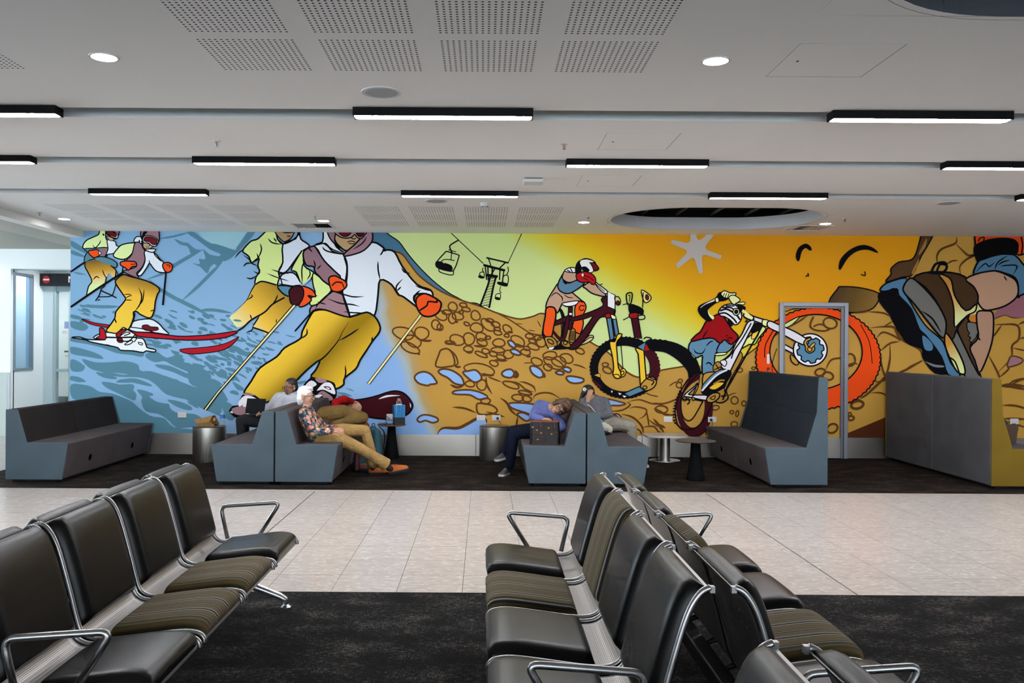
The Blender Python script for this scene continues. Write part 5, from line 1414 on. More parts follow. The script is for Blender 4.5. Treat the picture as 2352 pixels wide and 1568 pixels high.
def pad_mesh(name, s0, s1, thick, m, hw=0.262, lift=0.002):
    """cushion lying on the shell between two stations of the profile, with rounded rims and puffed top"""
    P = along(PROF, 6)
    S = [0.0]
    for a, b_ in zip(P, P[1:]):
        S.append(S[-1] + math.hypot(b_[0] - a[0], b_[1] - a[1]))
    T = S[-1]
    s1 = min(s1, T - 0.012)
    def station(s):
        s = max(0, min(T - 1e-6, s))
        for i in range(len(S) - 1):
            if S[i] <= s <= S[i + 1]:
                t = (s - S[i]) / (S[i + 1] - S[i] or 1)
                p = (P[i][0] * (1 - t) + P[i + 1][0] * t, P[i][1] * (1 - t) + P[i + 1][1] * t)
                a, b_ = P[max(i - 2, 0)], P[min(i + 3, len(P) - 1)]
                tx, tz = b_[0] - a[0], b_[1] - a[1]; l = math.hypot(tx, tz)
                return p, (tz / l, -tx / l)
    nu, nv = 26, 16
    def edge(t, n, r):
        """0..1 height factor: rounded at both ends"""
        d = min(t, 1 - t)
        q = min(1.0, d / r)
        return math.sqrt(max(0.0, 1 - (1 - q) ** 2))
    mb = MB(); V = []
    for side in (1, 0):
        for i in range(nu + 1):
            u = i / nu; u = u + 0.045 * math.sin(2 * PI * u) * -1
            p, nrm = station(s0 + (s1 - s0) * u)
            for j in range(nv + 1):
                v = j / nv; v = v - 0.05 * math.sin(2 * PI * v)
                e = edge(u, nu, 0.10) * edge(v, nv, 0.11)
                h = lift + (thick * (0.12 + 0.88 * e) * (1 + 0.10 * math.sin(PI * v)) if side else 0.0)
                V.append((p[0] + nrm[0] * h, (v - 0.5) * 2 * hw, p[1] + nrm[1] * h))
    N = (nu + 1) * (nv + 1); F_ = []
    for i in range(nu):
        for j in range(nv):
            a = i * (nv + 1) + j; b_ = a + nv + 1
            F_.append((a, a + 1, b_ + 1, b_)); F_.append((N + a, N + b_, N + b_ + 1, N + a + 1))
    for i in range(nu):
        for j in (0, nv):
            a = i * (nv + 1) + j; b_ = a + nv + 1
            F_.append((a, b_, N + b_, N + a) if j == 0 else (a, N + a, N + b_, b_))
    for j in range(nv):
        for i in (0, nu):
            a = i * (nv + 1) + j
            F_.append((a, N + a, N + a + 1, a + 1) if i == 0 else (a, a + 1, N + a + 1, N + a))
    mb.add(V, F_)
    return mb.mesh(name, m, smooth=True)

def rail_mesh():
    mb = MB()
    P = offset(along(PROF, 4), 0.006)
    mb.tube([(x, 0, z) for x, z in P], 0.0115, 10)
    return mb.mesh('side_rail', CHROME, smooth=True)

SHELL, RAIL = shell_mesh(), rail_mesh()
ST = 0.0
PAD = {}
for nm, m in (('black', LEATHER), ('striped', STRIPE)):
    PAD['seat', nm] = pad_mesh('seat_cushion', 0.018, 0.435, 0.05, m)
    PAD['back', nm] = pad_mesh('back_cushion', 0.565, 9.0, 0.05, m)

def tip_mesh():
    mb = MB(); mb.box(-0.028, -0.010, 0.876, -0.012, 0.010, 0.896)
    return mb.mesh('rail_tip', CHROME)
TIP = tip_mesh()

ARM = MB()
pts = rounded([(0.235, 0, 0.425), (0.19, 0, 0.628), (0.565, 0, 0.655), (0.42, 0, 0.425)], 0.045, 5)
ARM.tube(pts, 0.0135, 10)
ARM_ME = ARM.mesh('armrest', CHROME, smooth=True)
LEG = MB()
LEG.tube([(-0.02, 0, 0.30), (0.12, 0, 0.245), (0.36, 0, 0.15), (0.57, 0, 0.07), (0.605, 0, 0.05), (0.61, 0, 0.03)], [0.036, 0.034, 0.028, 0.023, 0.02, 0.016], 12, flat=1.0)
LEG_ME = LEG.mesh('leg', mat('polished cast aluminium', '#bdbdbf', 0.28, 0.95), smooth=True)
FT = MB(); FT.lathe([(0.034, 0), (0.034, 0.006), (0.02, 0.018), (0.013, 0.022), (0.013, 0.04)], (0.61, 0, 0), 16)
FT_ME = FT.mesh('foot', mat('chrome', '#c9ccd0', 0.2, 1.0), smooth=False)
BRK = MB(); BRK.tube([(0.135, 0, 0.345), (0.20, 0, 0.372), (0.40, 0, 0.388)], 0.013, 8)
BRK_ME = BRK.mesh('seat_bracket', BLACKP, smooth=True)
PITCH = 0.62

def bench(label, back_x, y_far, facing, seats, group, n=4):
    """facing +1: seats look towards +X. seats: (seat, back) kinds from the far end to the near end"""
    root = thing('beam_bench', label, 'bench', (back_x, y_far - n * PITCH / 2, 0.001), 0 if facing > 0 else PI, group)
    mb = MB(); mb.box(0.10, -n * PITCH / 2 + 0.02, 0.30, 0.17, n * PITCH / 2 - 0.02, 0.37)
    build('beam', mb, BLACKP, root, bevel=0.006)
    for k, (s, b_) in enumerate(seats):
        yl = (n / 2 - 0.5 - k) * PITCH * facing
        sh = link('seat_shell', SHELL, root, (0, yl, 0))
        link('seat_cushion', PAD['seat', s], sh)
        link('back_cushion', PAD['back', b_], sh)
        for sg in (-1, 1):
            link('side_rail', RAIL, sh, (0, sg * (HW + 0.006), 0))
            link('rail_tip', TIP, sh, (0, sg * (HW + 0.006), 0))
        for sg in (-1, 1):
            link('seat_bracket', BRK_ME, sh, (0, sg * 0.15, 0))
    for sg in (-1, 1):
        link('armrest', ARM_ME, root, (0, sg * (n * PITCH / 2 - 0.008), 0))
        lg = link('leg', LEG_ME, root, (0, sg * (n * PITCH / 2 - 0.03), 0))
        link('foot', FT_ME, lg)
    return root

B, S_ = 'black', 'striped'
g_ = 'beam benches by the gate'
bench('beam bench facing the aisle, two striped seats, in front of grey sofas', -1.842, 5.46, 1, [(B, B), (S_, B), (S_, B), (B, B)], g_)
bench('beam bench seen from behind, back to back with the one with two striped seats', -1.875, 5.46, -1, [(B, B)] * 4, g_)
bench('beam bench with one seat striped on both cushions, facing the carpet gap', 0.702, 5.18, -1, [(B, B), (S_, S_), (B, B), (B, B)], g_)
bench('beam bench with one striped place facing away to the tiled side', 0.81, 5.18, 1, [(B, B), (B, B), (S_, S_), (B, B)], g_)
bench('nearest beam bench at the bottom edge, all black, facing the carpet gap', 0.73, 2.25, -1, [(B, B)] * 2, g_, 2)
bench('nearest beam bench at the bottom edge, all black, facing the right', 0.84, 2.22, 1, [(B, B)] * 2, g_, 2)
# ------------------------------------------------------------ lounge sofas along the mural
def fabric(name, a, b_, scale=900):
    m, nt, b = new_mat(name)
    tc = nt.nodes.new('ShaderNodeTexCoord')
    n = nt.nodes.new('ShaderNodeTexNoise'); n.inputs['Scale'].default_value = scale; n.inputs['Detail'].default_value = 2
    n2 = nt.nodes.new('ShaderNodeTexNoise'); n2.inputs['Scale'].default_value = 3.0
    nt.links.new(tc.outputs['Object'], n.inputs['Vector']); nt.links.new(tc.outputs['Object'], n2.inputs['Vector'])
    f = math_node(nt, 'MULTIPLY_ADD', n2.outputs['Fac'], 0.35, math_node(nt, 'MULTIPLY', n.outputs['Fac'], 0.65))
    nt.links.new(ramp_node(nt, f, [(0.35, a), (0.65, b_)]), b.inputs['Base Color'])
    b.inputs['Roughness'].default_value = 0.95; b.inputs['Specular IOR Level'].default_value = 0.12; pass
    bp = nt.nodes.new('ShaderNodeBump'); bp.inputs['Strength'].default_value = 0.25; bp.inputs['Distance'].default_value = 0.002
    nt.links.new(n.outputs['Fac'], bp.inputs['Height']); nt.links.new(bp.outputs[0], b.inputs['Normal'])
    return m
BLUEF = fabric('blue grey wool fabric', '#435159', '#525f68')
GREYF = fabric('taupe grey wool fabric', '#474244', '#565052')
NAVYF = fabric('dark blue grey wool fabric', '#20252c', '#292f37')
MUSTF = fabric('mustard wool fabric', '#66501a', '#76601f')
HOLE = mat('black grip hole', '#030303', 1.0, spec=0.0)

def sofa(label, xb, y0, y1, facing, high=False, side=BLUEF, backm=GREYF, rear=GREYF):
    """xb: x of the rear face; facing +1 looks towards +X"""
    L_ = y1 - y0
    root = thing('lounge_sofa', label, 'sofa', (xb, y0, 0.001), 0, 'modular lounge sofas under the mural')
    sg = facing
    def prism(prof, a, b_, name, m, parent, bevel=0.012, **k):
        mb = MB(); mb.prism([(p * sg, z) for p, z in prof], a, b_)
        return build(name, mb, m, parent, bevel=bevel, seg=3, **k)
    zb = 0.035
    jx, jz = 0.25, 0.47
    ht = 1.298 if high else 0.862
    if high:
        back = [(0.0, zb), (0.0, ht), (0.105, ht), (0.125, 0.88), (jx, jz - 0.06), (jx, zb)]
    else:
        back = [(0.0, zb), (0.0, ht), (0.135, ht), (jx, jz - 0.06), (jx, zb)]
    seat = [(jx - 0.02, zb), (jx - 0.02, jz), (0.735, jz), (0.665, zb)]
    end = ([(0.0, zb), (0.0, ht), (0.108, ht), (0.128, 0.88), (jx, jz + 0.004)] if high else [(0.0, zb), (0.0, ht), (0.138, ht), (jx, jz + 0.004)]) + [(0.738, jz + 0.002), (0.668, zb)]
    half = L_ / 2
    for k in range(2):
        a, b_ = k * half + (0.022 if k == 0 else 0.002), (k + 1) * half - (0.002 if k == 0 else 0.022)
        st = prism(seat, a, b_, 'seat_block', GREYF, root, 0.02)
        bk = prism(back, a, b_, 'backrest', backm, root, 0.02)
        if high:
            mb = MB(); mb.box(0.112 * sg - 0.004, a + 0.01, 0.874, 0.112 * sg + 0.018 * sg, b_ - 0.01, 0.882) if sg > 0 else mb.box(-0.131, a + 0.01, 0.874, -0.1, b_ - 0.01, 0.882)
            build('cushion_seam', mb, mat('dark seam', '#191c22', 0.95), bk)
        # grip hole on the sloping front
        t = 0.42; fx = 0.665 + (0.735 - 0.665) * t; fz = zb + (jz - zb) * t
        nx, nz = (jz - zb), -(0.735 - 0.665); l = math.hypot(nx, nz); nx /= l; nz /= l
        yc = (a + b_) / 2
        mb = MB(); ring = []
        for i in range(18):
            an = 2 * PI * i / 18
            ring.append(((fx + nx * 0.0012 - nz * 0.042 * math.sin(an)) * sg, yc + 0.042 * math.cos(an), fz + nz * 0.0012 + nx * 0.042 * math.sin(an)))
        mb.poly(ring if sg < 0 else ring[::-1])
        cen = [((fx - nx * 0.03) * sg, yc, fz - nz * 0.03)]
        build('grip_hole', mb, HOLE, st)
    for a, b_ in ((0.0, 0.022), (L_ - 0.022, L_)):
        prism(end, a, b_, 'end_panel', side, root, 0.008)
    mb = MB(); x0, x1 = sorted((0.06 * sg, 0.60 * sg))
    mb.box(x0, 0.05, 0, x1, L_ - 0.05, zb + 0.002)
    build('plinth', mb, mat('black plinth', '#070707', 0.9), root)
    return root

YN, YF = 10.14, 12.84
sofa('grey and blue low sofa by the passage under the small painted skiers', -5.63, 10.2, YF, 1, backm=fabric('charcoal brown fabric', '#232020', '#2d2929'))
sofa('low sofa holding the man with the tablet, back to the floral shirt sofa', -2.457, YN, YF, -1)
sofa('low sofa holding the white haired person in the floral shirt', -2.440, YN, YF, 1)
sofa('low sofa holding the person in lavender asleep over its back', 1.198, YN, YF, -1)
sofa('low sofa holding the person in the grey hoodie', 1.214, YN, YF, 1)
sofa('high backed empty sofa with dark blue back beside the door', 4.035, 10.15, YF, -1, high=True, backm=NAVYF)
sofa('high backed sofa with mustard end panel at the right edge', 5.95, YN, YF, 1, high=True, side=MUSTF, backm=fabric('dim grey fabric', '#4a4a4e', '#585a5e'))

# ------------------------------------------------------------ small tables
def steel_drum(label, x, y, r, h):
    t = thing('drum_table', label, 'side table', (x, y, 0.001), 0, 'brushed steel drum tables')
    m = mat('brushed stainless steel', '#c4c0b8', 0.42, 1.0, noise=(2.0, 0.25, (30, 30, 0.5)))
    mb = MB(); mb.lathe([(r - 0.003, 0), (r, 0.004), (r, h - 0.012)], (0, 0, 0), 48)
    smooth_angle(build('drum', mb, m, t, weld=True))
    mb = MB(); mb.lathe([(r, h - 0.012), (r + 0.001, h - 0.004), (r - 0.004, h)], (0, 0, 0), 48)
    smooth_angle(build('table_top', mb, mat('steel table top', '#8f8c87', 0.35, 1.0), t, weld=True))
    return t
steel_drum('steel drum table holding a paper bag and water bottle', -3.86, 12.2, 0.227, 0.493)
steel_drum('bare steel drum table below the two wall sockets', 0.156, 12.58, 0.217, 0.488)

def cone_table(label, x, y, r, h, top):
    t = thing('cone_table', label, 'side table', (x, y, 0.001), 0, 'black cone tables')
    mb = MB()
    mb.lathe([(0.112, 0), (0.115, 0.008), (0.105, 0.06), (0.085, 0.18), (0.066, 0.32), (0.057, h - 0.02), (0.06, h - 0.012)], (0, 0, 0), 36)
    smooth_angle(build('pedestal', mb, mat('black textured plastic', '#0a0b0d', 0.8, spec=0.1), t, weld=True))
    mb = MB(); mb.lathe([(r - 0.012, h - 0.014), (r, h - 0.006), (r, h - 0.003), (r - 0.003, h)], (0, 0, 0), 44)
    smooth_angle(build('table_top', mb, top, t, weld=True))
    return t
T3 = cone_table('black cone table with brown top holding the blue gift bag', -1.34, 12.62, 0.212, 0.49, mat('brown laminate', '#5d4836', 0.4, noise=(6, 0.15)))
T5 = cone_table('black cone table with dark top standing before the high sofa', 2.625, 10.72, 0.25, 0.49, mat('dark grey laminate', '#3c3b3d', 0.3))
t = thing('pedestal_table', 'low white topped table on a chrome pedestal beside the cone table', 'coffee table', (2.62, 12.52, 0.001))
mb = MB(); mb.prism(stadium(-0.305, -0.28, 0.305, 0.28, 0.16, 8), 0.355, 0.38, axis='z')
build('table_top', mb, mat('white laminate', '#b9b4ae', 0.3), t, bevel=0.004)
mb = MB(); mb.lathe([(0.215, 0), (0.225, 0.004), (0.22, 0.012), (0.06, 0.02)], (0, 0, 0), 44)
build('base_plate', mb, mat('chrome', '#c9ccd0', 0.2, 1.0), t, weld=True)
mb = MB(); mb.lathe([(0.075, 0.018), (0.075, 0.355)], (0, 0, 0), 32)
smooth_angle(build('column', mb, mat('brushed stainless steel', '#a9a7a2'), t, weld=True))
# ------------------------------------------------------------ people
V3 = Vector
def capsule(mb, a, b_, r0, r1, n=12):
    a, b_ = V3(a), V3(b_); d = b_ - a; L_ = d.length
    if L_ < 1e-5:
        mb.ball(a, r0, n); return
    t = d / L_; pts, rs = [], []
    for k in range(4, -1, -1):
        an = PI / 2 * k / 4.6
        pts.append(a - t * r0 * math.sin(an)); rs.append(r0 * math.cos(an))
    for k in range(0, 5):
        an = PI / 2 * k / 4.6
        pts.append(b_ + t * r1 * math.sin(an)); rs.append(r1 * math.cos(an))
    mb.tube(pts, rs, n)

class Body:
    def __init__(s):
        s.p = []
    def cap(s, lab, *seq):
        """seq: point, radius, point, radius ..."""
        pr = [(V3(seq[i]), seq[i + 1]) for i in range(0, len(seq), 2)]
        for (a, ra), (b_, rb) in zip(pr, pr[1:]):
            s.p.append(('c', lab, a, b_, ra, rb))
        return s
    def ell(s, lab, c, r, fwd=(0, -1, 0), up=(0, 0, 1)):
        f_ = V3(fwd).normalized(); u = V3(up); u = (u - f_ * u.dot(f_)).normalized(); w = u.cross(f_)
        M = Matrix((w, f_, u)).transposed()
        s.p.append(('e', lab, V3(c), M, r))
        return s
    def make(s, name, mats, parent, vox=0.0075, smooth=3, noise=0.0):
        """one continuous surface; each face takes the material of the nearest limb"""
        mb = MB()
        for q in s.p:
            if q[0] == 'c':
                capsule(mb, q[2], q[3], q[4], q[5])
            else:
                mb.ball(q[2], q[4], 14, M=q[3])
        tmp = link('tmp', mb.mesh('tmp', []))
        md = tmp.modifiers.new('r', 'REMESH'); md.mode = 'VOXEL'; md.voxel_size = vox
        sm = tmp.modifiers.new('s', 'SMOOTH'); sm.factor = 0.5; sm.iterations = smooth
        dg = bpy.context.evaluated_depsgraph_get()
        me = bpy.data.meshes.new_from_object(tmp.evaluated_get(dg))
        bpy.data.objects.remove(tmp)
        me.name = name
        labs = list(mats)
        me.materials.clear()
        for l in labs:
            me.materials.append(mats[l])
        n = len(me.polygons)
        C = np.empty(n * 3); me.polygons.foreach_get('center', C); C = C.reshape(-1, 3)
        best = np.full(n, 1e9); idx = np.zeros(n, int)
        for q in s.p:
            if q[0] == 'c':
                a, b_ = np.array(q[2]), np.array(q[3]); d = b_ - a
                h = np.clip(((C - a) @ d) / max(d @ d, 1e-9), 0, 1)
                dist = np.linalg.norm(C - a - h[:, None] * d, axis=1) - (q[4] + (q[5] - q[4]) * h)
            else:
                Q = (C - np.array(q[2])) @ np.array(q[3])
                r = np.array(q[4] if isinstance(q[4], (tuple, list)) else (q[4],) * 3)
                dist = (np.linalg.norm(Q / r, axis=1) - 1) * r.min()
            k = labs.index(q[1]); w = dist < best
            best[w] = dist[w]; idx[w] = k
        me.polygons.foreach_set('material_index', idx)
        me.polygons.foreach_set('use_smooth', [True] * n)
        if noise:
            nv = len(me.vertices); P = np.empty(nv * 3); me.vertices.foreach_get('co', P); P = P.reshape(-1, 3)
            N_ = np.empty(nv * 3); me.vertices.foreach_get('normal', N_); N_ = N_.reshape(-1, 3)
            w = np.sin(P[:, 0] * 95 + np.sin(P[:, 2] * 40) * 2) * np.sin(P[:, 1] * 80) + 0.6 * np.sin(P[:, 2] * 150 + P[:, 0] * 60)
            me.vertices.foreach_set('co', (P + N_ * (w * noise)[:, None]).ravel())
        me.update()
        return link(name, me, parent)

def frame(fwd, up):
    f_ = V3(fwd).normalized(); u = V3(up); u = (u - f_ * u.dot(f_)).normalized()
    return f_, u, f_.cross(u)          # forward, up, the face's own right

def head(b, c, fwd, up, k=1.0, beard=False):
    """skull, jaw, nose, brow, ears; face height about 0.19*k"""
    f_, u, r = frame(fwd, up); c = V3(c)
    P = lambda a, x, z: c + f_ * a * k + r * x * k + u * z * k
    b.ell('skin', P(-0.012, 0, 0.03), (0.074 * k, 0.092 * k, 0.088 * k), f_, u)
    b.ell('skin', P(0.022, 0, -0.03), (0.060 * k, 0.066 * k, 0.082 * k), f_, u)
    b.ell('beard' if beard else 'skin', P(0.05, 0, -0.088), (0.036 * k, 0.032 * k, 0.026 * k), f_, u)
    if beard:
        b.ell('beard', P(0.075, 0, -0.052), (0.028 * k, 0.014 * k, 0.006 * k), f_, u)
        for s_ in (-1, 1):
            b.cap('beard', P(0.0, 0.058 * s_, -0.05), 0.012 * k, P(0.05, 0.036 * s_, -0.092), 0.016 * k)
    for s_ in (-1, 1):
        b.ell('skin', P(0.055, 0.035 * s_, -0.03), (0.022 * k, 0.022 * k, 0.024 * k), f_, u)
        b.cap('skin', P(0.072, 0.012 * s_, 0.022), 0.012 * k, P(0.062, 0.044 * s_, 0.024), 0.010 * k)
        b.ell('skin', P(-0.012, 0.077 * s_, -0.008), (0.010 * k, 0.020 * k, 0.032 * k), f_, u)
    b.cap('skin', P(0.078, 0, 0.012), 0.010 * k, P(0.098, 0, -0.022), 0.0135 * k)
    for s_ in (-1, 1):
        b.ell('skin', P(0.09, 0.011 * s_, -0.026), (0.008 * k, 0.009 * k, 0.007 * k), f_, u)
    b.cap('lip', P(0.080, -0.018, -0.060), 0.006 * k, P(0.087, 0, -0.058), 0.008 * k, P(0.080, 0.018, -0.060), 0.006 * k)
    return P

def eyes(parent, P, dark, closed=False, brow=None):
    for s_ in (-1, 1):
        mb = MB()
        if closed:
            mb.tube([P(0.078, 0.016 * s_, 0.002), P(0.084, 0.030 * s_, -0.003), P(0.074, 0.044 * s_, 0.0)], 0.0028, 6)
            build('eyelid', mb, dark, parent, smooth=True)
        else:
            mb.ball(P(0.074, 0.030 * s_, 0.001), 0.0115, 12)
            e = build('eye', mb, mat('eye white', '#cfc8c0', 0.3), parent, smooth=True)
            mb = MB(); mb.ball(P(0.0815, 0.030 * s_, 0.001), 0.006, 10)
            build('iris', mb, dark, e, smooth=True)
        if brow:
            mb = MB(); mb.tube([P(0.083, 0.013 * s_, 0.026), P(0.082, 0.032 * s_, 0.033), P(0.066, 0.052 * s_, 0.027)], [0.003, 0.0042, 0.002], 6)
            build('eyebrow', mb, brow, parent, smooth=True)

def glasses(parent, P, m, w=0.031, h=0.022):
    g = None
    mb = MB()
    for s_ in (-1, 1):
        ring = []
        for i in range(18):
            a = 2 * PI * i / 18
            ca, sa = math.cos(a), math.sin(a)
            q = abs(ca) ** 0.6 * (1 if ca > 0 else -1), abs(sa) ** 0.6 * (1 if sa > 0 else -1)
            ring.append(P(0.097 - 0.10 * abs(0.034 * s_ + q[0] * w * 0.9) ** 1.2, 0.034 * s_ + q[0] * w * 0.9, -0.002 + q[1] * h))
        mb.tube(ring, 0.0036, 6, closed=True)
        mb.tube([P(0.087, 0.062 * s_, 0.008), P(0.05, 0.079 * s_, 0.010), P(-0.005, 0.084 * s_, 0.008), P(-0.02, 0.084 * s_, -0.006)], 0.0024, 6)
    mb.tube([P(0.096, -0.008, 0.004), P(0.099, 0, 0.007), P(0.096, 0.008, 0.004)], 0.0024, 6)
    g = build('glasses', mb, m, parent, smooth=True)
    for s_ in (-1, 1):
        mb = MB(); ring = []
        for i in range(14):
            a = 2 * PI * i / 14
            ring.append(P(0.093 - 0.05 * abs(0.034 * s_ + math.cos(a) * w * 0.85), 0.034 * s_ + math.cos(a) * w * 0.85, -0.002 + math.sin(a) * h * 0.95))
        mb.poly(ring)
        build('lens', mb, MATS.get('spectacle lens') or glass('spectacle lens', '#8a9096', 0.06), g)
    return g

def hand(b, wrist, d, n, curl=0.5, k=1.0, thumb=1, lab='skin', spread=0.12):
    """d: direction of the fingers, n: back of the hand; thumb on the side n x d * thumb"""
    wrist = V3(wrist); d = V3(d).normalized(); n = V3(n); n = (n - d * n.dot(d)).normalized(); s = n.cross(d).normalized() * thumb
    q = lambda a, x, z: wrist + d * a * k + s * x * k + n * z * k
    for x in (-0.026, -0.009, 0.009, 0.026):
        b.cap(lab, q(0.0, x * 0.7, 0), 0.014 * k, q(0.078, x, 0), 0.0125 * k)
    for i, (x, L_) in enumerate(((0.029, 0.068), (0.010, 0.078), (-0.010, 0.072), (-0.029, 0.056))):
        c1, c2 = curl * 0.8, curl * 1.9
        a0 = 0.082; p0 = q(a0, x, 0)
        l1, l2 = L_ * 0.5, L_ * 0.5
        dd = d * math.cos(c1) - n * math.sin(c1) + s * spread * x * 8
        p1 = p0 + dd * l1 * k
        d2 = d * math.cos(c2) - n * math.sin(c2) + s * spread * x * 8
        p2 = p1 + d2 * l2 * k
        b.cap(lab, p0, 0.0098 * k, p1, 0.0088 * k, p2, 0.0075 * k)
    b.cap(lab, q(0.018, 0.028, -0.004), 0.014 * k, q(0.055, 0.052, -0.018), 0.011 * k, q(0.085, 0.058, -0.026), 0.009 * k)

def shoe(parent, heel, toe, up, m, sole, k=1.0, laces=None):
    """heel and toe are points on the ground side of the sole"""
    heel, toe = V3(heel), V3(toe); f_, u, r = frame(toe - heel, up)
    L_ = (toe - heel).length
    outline = []
    for t, w in ((0, 0.018), (0.05, 0.030), (0.25, 0.034), (0.5, 0.036), (0.7, 0.045), (0.85, 0.044), (0.94, 0.036), (1.0, 0.018)):
        outline.append((t * L_, w * k))
    ring = [(x, w) for x, w in outline] + [(x, -w) for x, w in reversed(outline)]
    hts = [(0, 0.06), (0.08, 0.088), (0.28, 0.095), (0.42, 0.088), (0.6, 0.075), (0.8, 0.062), (0.93, 0.052), (1.0, 0.034)]
    mb = MB(); n = 10; rows = []
    prof_w = dict((round(x / L_, 2), w) for x, w in outline)
    for t, h in hts:
        w = np.interp(t, [x / L_ for x, _ in outline], [w for _, w in outline]) * 0.97
        row = []
        for j in range(n + 1):
            a = PI * j / n
            row.append(heel + f_ * (0.006 + t * (L_ - 0.012)) + r * (w * math.cos(a) * (1 - 0.25 * math.sin(a) ** 2)) + u * (0.022 + (h * k - 0.022) * math.sin(a) ** 0.8))
        rows.append(row)
    i0 = 0
    V = [p for row in rows for p in row]
    F_ = []
    for i in range(len(rows) - 1):
        for j in range(n):
            a = i * (n + 1) + j
            F_.append((a, a + 1, a + n + 2, a + n + 1))
    F_.append(tuple(range(n + 1))); F_.append(tuple(reversed(range((len(rows) - 1) * (n + 1), len(rows) * (n + 1)))))
    mb.add(V, F_)
    s_ = build('shoe', mb, m, parent, smooth=True, weld=True)
    mb = MB()
    A = [heel + f_ * x + r * w * 1.05 for x, w in ring]; B_ = [p + u * 0.026 for p in A]; N = len(A)
    mb.add(A + B_, [(i, (i + 1) % N, (i + 1) % N + N, i + N) for i in range(N)] + [tuple(reversed(range(N))), tuple(range(N, 2 * N))])
    build('sole', mb, sole, s_)
    if laces:
        for i in range(4):
            t = 0.36 + i * 0.08; h = np.interp(t, [a for a, _ in hts], [b_ for _, b_ in hts]) * k
            mb = MB(); c = heel + f_ * t * L_ + u * (h + 0.001)
            mb.tube([c - r * 0.02 - u * 0.008, c + f_ * 0.006, c + r * 0.02 - u * 0.008], 0.0032, 6)
            build('lace', mb, laces, s_, smooth=True)
    return s_

def cloth(name, hexc, fold=0.35, scale=16):
    m = mat(name, hexc, 0.9, spec=0.15, noise=(7, 0.2), bump=(scale, min(1.0, fold * 1.6)))
    for n in m.node_tree.nodes:
        if n.type == 'BUMP':
            n.inputs['Distance'].default_value = 0.02
    return m

def floral():
    m, nt, b = new_mat('dark floral print')
    tc = nt.nodes.new('ShaderNodeTexCoord')
    nz = nt.nodes.new('ShaderNodeTexNoise'); nz.inputs['Scale'].default_value = 26; nz.inputs['Detail'].default_value = 3
    nt.links.new(tc.outputs['Object'], nz.inputs['Vector'])
    mxv = nt.nodes.new('ShaderNodeMix'); mxv.data_type = 'VECTOR'; mxv.inputs[0].default_value = 0.05
    nt.links.new(tc.outputs['Object'], mxv.inputs[4]); nt.links.new(nz.outputs['Color'], mxv.inputs[5])
    v = nt.nodes.new('ShaderNodeTexVoronoi'); v.inputs['Scale'].default_value = 15
    nt.links.new(mxv.outputs[1], v.inputs['Vector'])
    v2 = nt.nodes.new('ShaderNodeTexVoronoi'); v2.inputs['Scale'].default_value = 34
    nt.links.new(mxv.outputs[1], v2.inputs['Vector'])
    base = ramp_node(nt, nz.outputs['Fac'], [(0.40, '#141a28'), (0.52, '#2c3850'), (0.60, '#4a6a5a'), (0.72, '#7c8aa0')])
    fcol = ramp_node(nt, v.outputs['Color'], [(0.15, '#c05a3c'), (0.4, '#d9a08c'), (0.6, '#e4cdb8'), (0.85, '#d9a45a')])
    core = ramp_node(nt, v2.outputs['Distance'], [(0.2, '#ffffff'), (0.55, '#c08070')])
    mu = nt.nodes.new('ShaderNodeMix'); mu.data_type = 'RGBA'; mu.blend_type = 'MULTIPLY'; mu.inputs[0].default_value = 0.8
    nt.links.new(fcol, mu.inputs[6]); nt.links.new(core, mu.inputs[7])
    f_ = math_node(nt, 'LESS_THAN', v.outputs['Distance'], 0.46)
    mx = nt.nodes.new('ShaderNodeMix'); mx.data_type = 'RGBA'
    nt.links.new(f_, mx.inputs[0]); nt.links.new(base, mx.inputs[6]); nt.links.new(mu.outputs[2], mx.inputs[7])
    nt.links.new(mx.outputs[2], b.inputs['Base Color']); b.inputs['Roughness'].default_value = 0.8
    return m

def hair_mat(name, hexc, hex2):
    m, nt, b = new_mat(name)
    tc = nt.nodes.new('ShaderNodeTexCoord'); n = nt.nodes.new('ShaderNodeTexNoise')
    n.inputs['Scale'].default_value = 60; n.inputs['Detail'].default_value = 3
    nt.links.new(tc.outputs['Object'], n.inputs['Vector'])
    nt.links.new(ramp_node(nt, n.outputs['Fac'], [(0.35, hexc), (0.65, hex2)]), b.inputs['Base Color'])
    b.inputs['Roughness'].default_value = 0.5
    return m

GP = 'people resting on the lounge sofas'
skinA = mat('pale skin', '#b98a74', 0.6, noise=(40, 0.06)); skinB = mat('tan skin', '#8a6048', 0.6, noise=(40, 0.06))
skinC = mat('light brown skin', '#a47a60', 0.6, noise=(40, 0.06)); lipA = mat('lip', '#8a4a42', 0.5); lipB = mat('brown lip', '#6f4238', 0.5)
ink_eye = mat('dark iris', '#120d0a', 0.3)

# ---- person in floral shirt
p = thing('person', 'white haired person in floral shirt and tan trousers sitting with legs stretched out', 'person', (0, 0, 0), 0, GP)
b = Body()
b.cap('shirt', (-2.03, 10.49, .555), .105, (-2.10, 10.48, .68), .105, (-2.155, 10.46, .80), .085)
b.cap('shirt', (-2.03, 10.67, .555), .105, (-2.10, 10.66, .68), .105, (-2.145, 10.66, .80), .085)
b.cap('shirt', (-2.04, 10.58, .56), .115, (-2.11, 10.57, .70), .12, (-2.15, 10.56, .80), .095)
b.cap('shirt', (-2.165, 10.40, .825), .06, (-2.155, 10.56, .86), .05, (-2.15, 10.71, .825), .06)
b.cap('shirt', (-2.165, 10.395, .82), .058, (-2.03, 10.33, .60), .052, (-1.83, 10.37, .615), .042)
b.cap('shirt', (-2.15, 10.71, .82), .058, (-1.99, 10.80, .61), .05, (-1.82, 10.62, .62), .042)
b.cap('skin', (-2.16, 10.56, .85), .05, (-2.155, 10.55, .94), .048)
